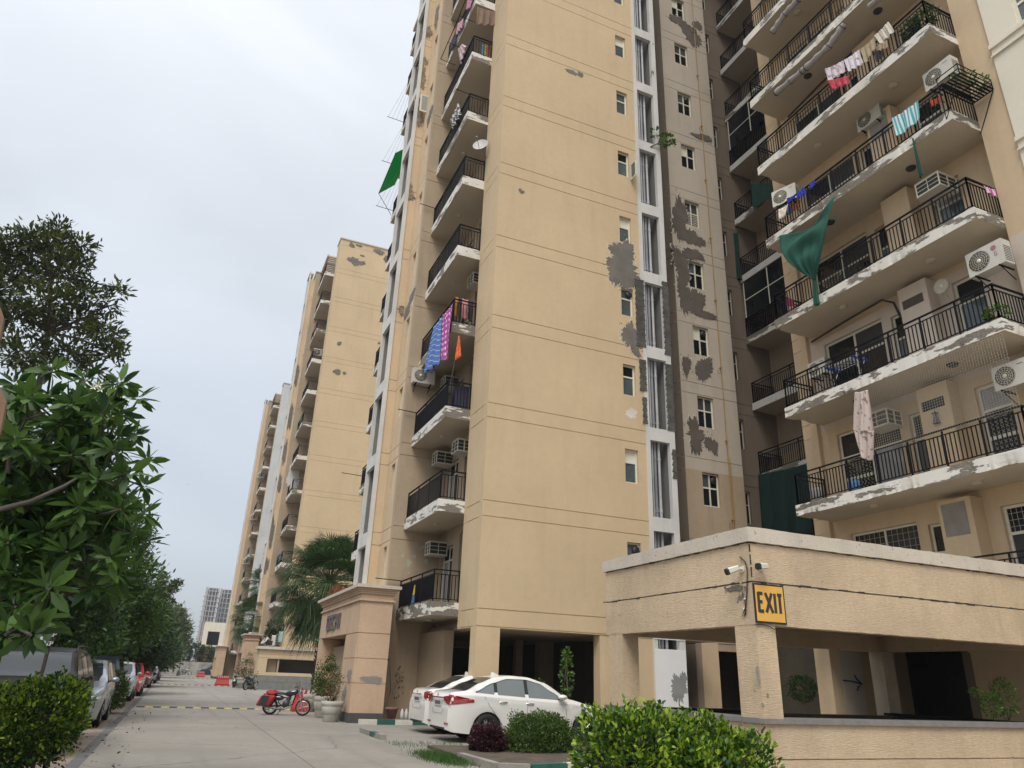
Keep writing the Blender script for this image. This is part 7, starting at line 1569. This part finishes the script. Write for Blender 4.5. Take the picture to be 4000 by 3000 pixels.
# ------------------------------------------------------------------ person crouching on the porch roof
def person():
    me = bpy.data.meshes.new('person'); o = bpy.data.objects.new('person', me); COL.objects.link(o)
    J_ = {'pel': ((0, 0, .30), .13), 'sp': ((-.10, 0, .46), .12), 'ch': ((-.26, 0, .62), .13), 'nk': ((-.38, 0, .66), .055), 'hd': ((-.46, 0, .68), .095), 'hd2': ((-.53, 0, .62), .07)}
    for sg, n_ in ((1, 'l'), (-1, 'r')):
        J_.update({n_+'hip': ((0, sg*.10, .27), .09), n_+'kn': ((-.34, sg*.18, .40), .065), n_+'an': ((-.14, sg*.14, .08), .042), n_+'to': ((-.32, sg*.15, .03), .035),
                   n_+'sh': ((-.28, sg*.18, .60), .06), n_+'el': ((-.42, sg*.24, .36), .042), n_+'wr': ((-.62, sg*.16 if sg > 0 else -.10, .18), .03), n_+'ha': ((-.70, sg*.14 if sg > 0 else -.06, .10), .03)})
    E_L = [('pel', 'sp'), ('sp', 'ch'), ('ch', 'nk'), ('nk', 'hd'), ('hd', 'hd2')]+[(a, b) for n_ in 'lr' for a, b in (('pel', n_+'hip'), (n_+'hip', n_+'kn'), (n_+'kn', n_+'an'), (n_+'an', n_+'to'), ('ch', n_+'sh'), (n_+'sh', n_+'el'), (n_+'el', n_+'wr'), (n_+'wr', n_+'ha'))]
    ks = list(J_); me.from_pydata([J_[k][0] for k in ks], [(ks.index(a), ks.index(b)) for a, b in E_L], []); me.materials.append(mat('brown_skin', (.16, .085, .05), .6, .05))
    sk = o.modifiers.new('skin', 'SKIN')
    for i, k in enumerate(ks): me.skin_vertices[0].data[i].radius = (J_[k][1],)*2
    me.skin_vertices[0].data[0].use_root = True; sb = o.modifiers.new('ss', 'SUBSURF'); sb.levels = 1; sb.render_levels = 1
    o.location = (6.45, 60.75, 3.0); o.rotation_euler.z = R(15); tag(o, 'person in white shirt and dark trousers crouching at the edge of the porch roof', 'person')
    def wear(name, m, js, es, grow):
        me2 = bpy.data.meshes.new(name); q = bpy.data.objects.new(name, me2); COL.objects.link(q); me2.from_pydata([J_[k][0] for k in js], [(js.index(a), js.index(b)) for a, b in es], []); me2.materials.append(m); q.modifiers.new('skin', 'SKIN')
        for i, k in enumerate(js): me2.skin_vertices[0].data[i].radius = (J_[k][1]*grow+.012,)*2
        me2.skin_vertices[0].data[0].use_root = True; z = q.modifiers.new('ss', 'SUBSURF'); z.levels = 1; z.render_levels = 1; q.parent = o
    wear('shirt', mat('white_shirt', (.6, .6, .6), .9, .05, coord='obj'), ['sp', 'ch', 'lsh', 'rsh', 'lel', 'rel', 'lwr', 'rwr'], [('sp', 'ch'), ('ch', 'lsh'), ('ch', 'rsh'), ('lsh', 'lel'), ('rsh', 'rel'), ('lel', 'lwr'), ('rel', 'rwr')], 1.1)
    wear('trousers', mat('dark_trousers', (.025, .025, .035), .9, .05, coord='obj'), ['pel', 'lhip', 'rhip', 'lkn', 'rkn', 'lan', 'ran'], [('pel', 'lhip'), ('pel', 'rhip'), ('lhip', 'lkn'), ('rhip', 'rkn'), ('lkn', 'lan'), ('rkn', 'ran')], 1.12)
    s = MB().use(INK); s.grid(lambda u, v: (-.455+.108*math.sin(math.pi*v*.62)*math.cos(6.28*u), .10*math.sin(math.pi*v*.62)*math.sin(6.28*u), .70+.10*math.cos(math.pi*v*.62)), 12, 6); s.build('hair', None, o, local=True)
person()
for i, (x, z, c_) in enumerate(((7.2, 4.2, (.3, .5, .5)), (6.7, 3.9, (.5, .5, .48)))):
    cloth('garment', ('pale blue-green', 'whitish')[i]+' garment hanging behind the crouching person', 'clothes', [(x, 62.2, z), (x+.3, 62.2, z), (x+.3, 62.2, z-.8), (x, 62.2, z-.8)], fabric('porch_%d' % i, [c_], 'plain'), out=(0, -1, 0), nu=6, nv=8)
tree('shrub', 'green creeper hanging over the lowest balcony of the second tower behind the crouching person', (7, 63, 3.3), None, [(7.1, 62.9, 4.6, .9, .4, .45), (6.6, 63, 3.9, .4, .4, .4)], 900, .2, LM['ficus'], 'plant', seed=120, crown_name='foliage')
for i, (k, sd) in enumerate(((0, 1), (2, 2), (6, 3), (9, 4), (4, 5))):
    cc_ = [(.45, .12, .03), (.08, .15, .4), (.02, .12, .09), (.3, .06, .2), (.5, .45, .4)][i]
    cloth('garment', ('orange', 'blue', 'dark green', 'plum', 'pale')[i]+' washing on a balcony of the second tower', 'clothes', [(6.66, 64.3, 4.4+FH*k), (6.66, 65.4, 4.4+FH*k), (6.66, 65.4, 3.6+FH*k), (6.66, 64.3, 3.6+FH*k)], fabric('t2_%d' % i, [cc_, tuple(v*.6 for v in cc_)], 'print', 5), seed=sd, nu=8, nv=8, group='washing on the second tower')
for i, k in enumerate((0, 2, 4, 5, 8)):
    cc_ = [(.3, .1, .12), (.05, .06, .1), (.1, .25, .15), (.45, .14, .05), (.5, .45, .4)][i]
    cloth('garment', ('maroon', 'navy', 'green', 'orange', 'cream')[i]+' washing on a balcony of the farthest tower', 'clothes', [(6.66, 107, 4.4+FH*k), (6.66, 109, 4.4+FH*k), (6.66, 109, 3.4+FH*k), (6.66, 107, 3.4+FH*k)], fabric('t3_%d' % i, [cc_, tuple(v*.6 for v in cc_)], 'print', 5), seed=i, nu=8, nv=8, group='washing on the farthest tower')
# ------------------------------------------------------------------ light haze
hz = bpy.data.materials.new('thin_haze'); hz.use_nodes = True; t = hz.node_tree; t.nodes.remove(t.nodes['Principled BSDF'])
v = t.nodes.new('ShaderNodeVolumePrincipled'); v.inputs['Color'].default_value = (.86, .9, .95, 1); v.inputs['Density'].default_value = .00045; v.inputs['Anisotropy'].default_value = .2
t.links.new(v.outputs[0], t.nodes['Material Output'].inputs['Volume'])
USE_HAZE = True
if USE_HAZE:
    s = MB().use(hz); s.box(-620, 620, -210, 920, -2.2, 60); tag(s.build('haze'), kind='stuff')
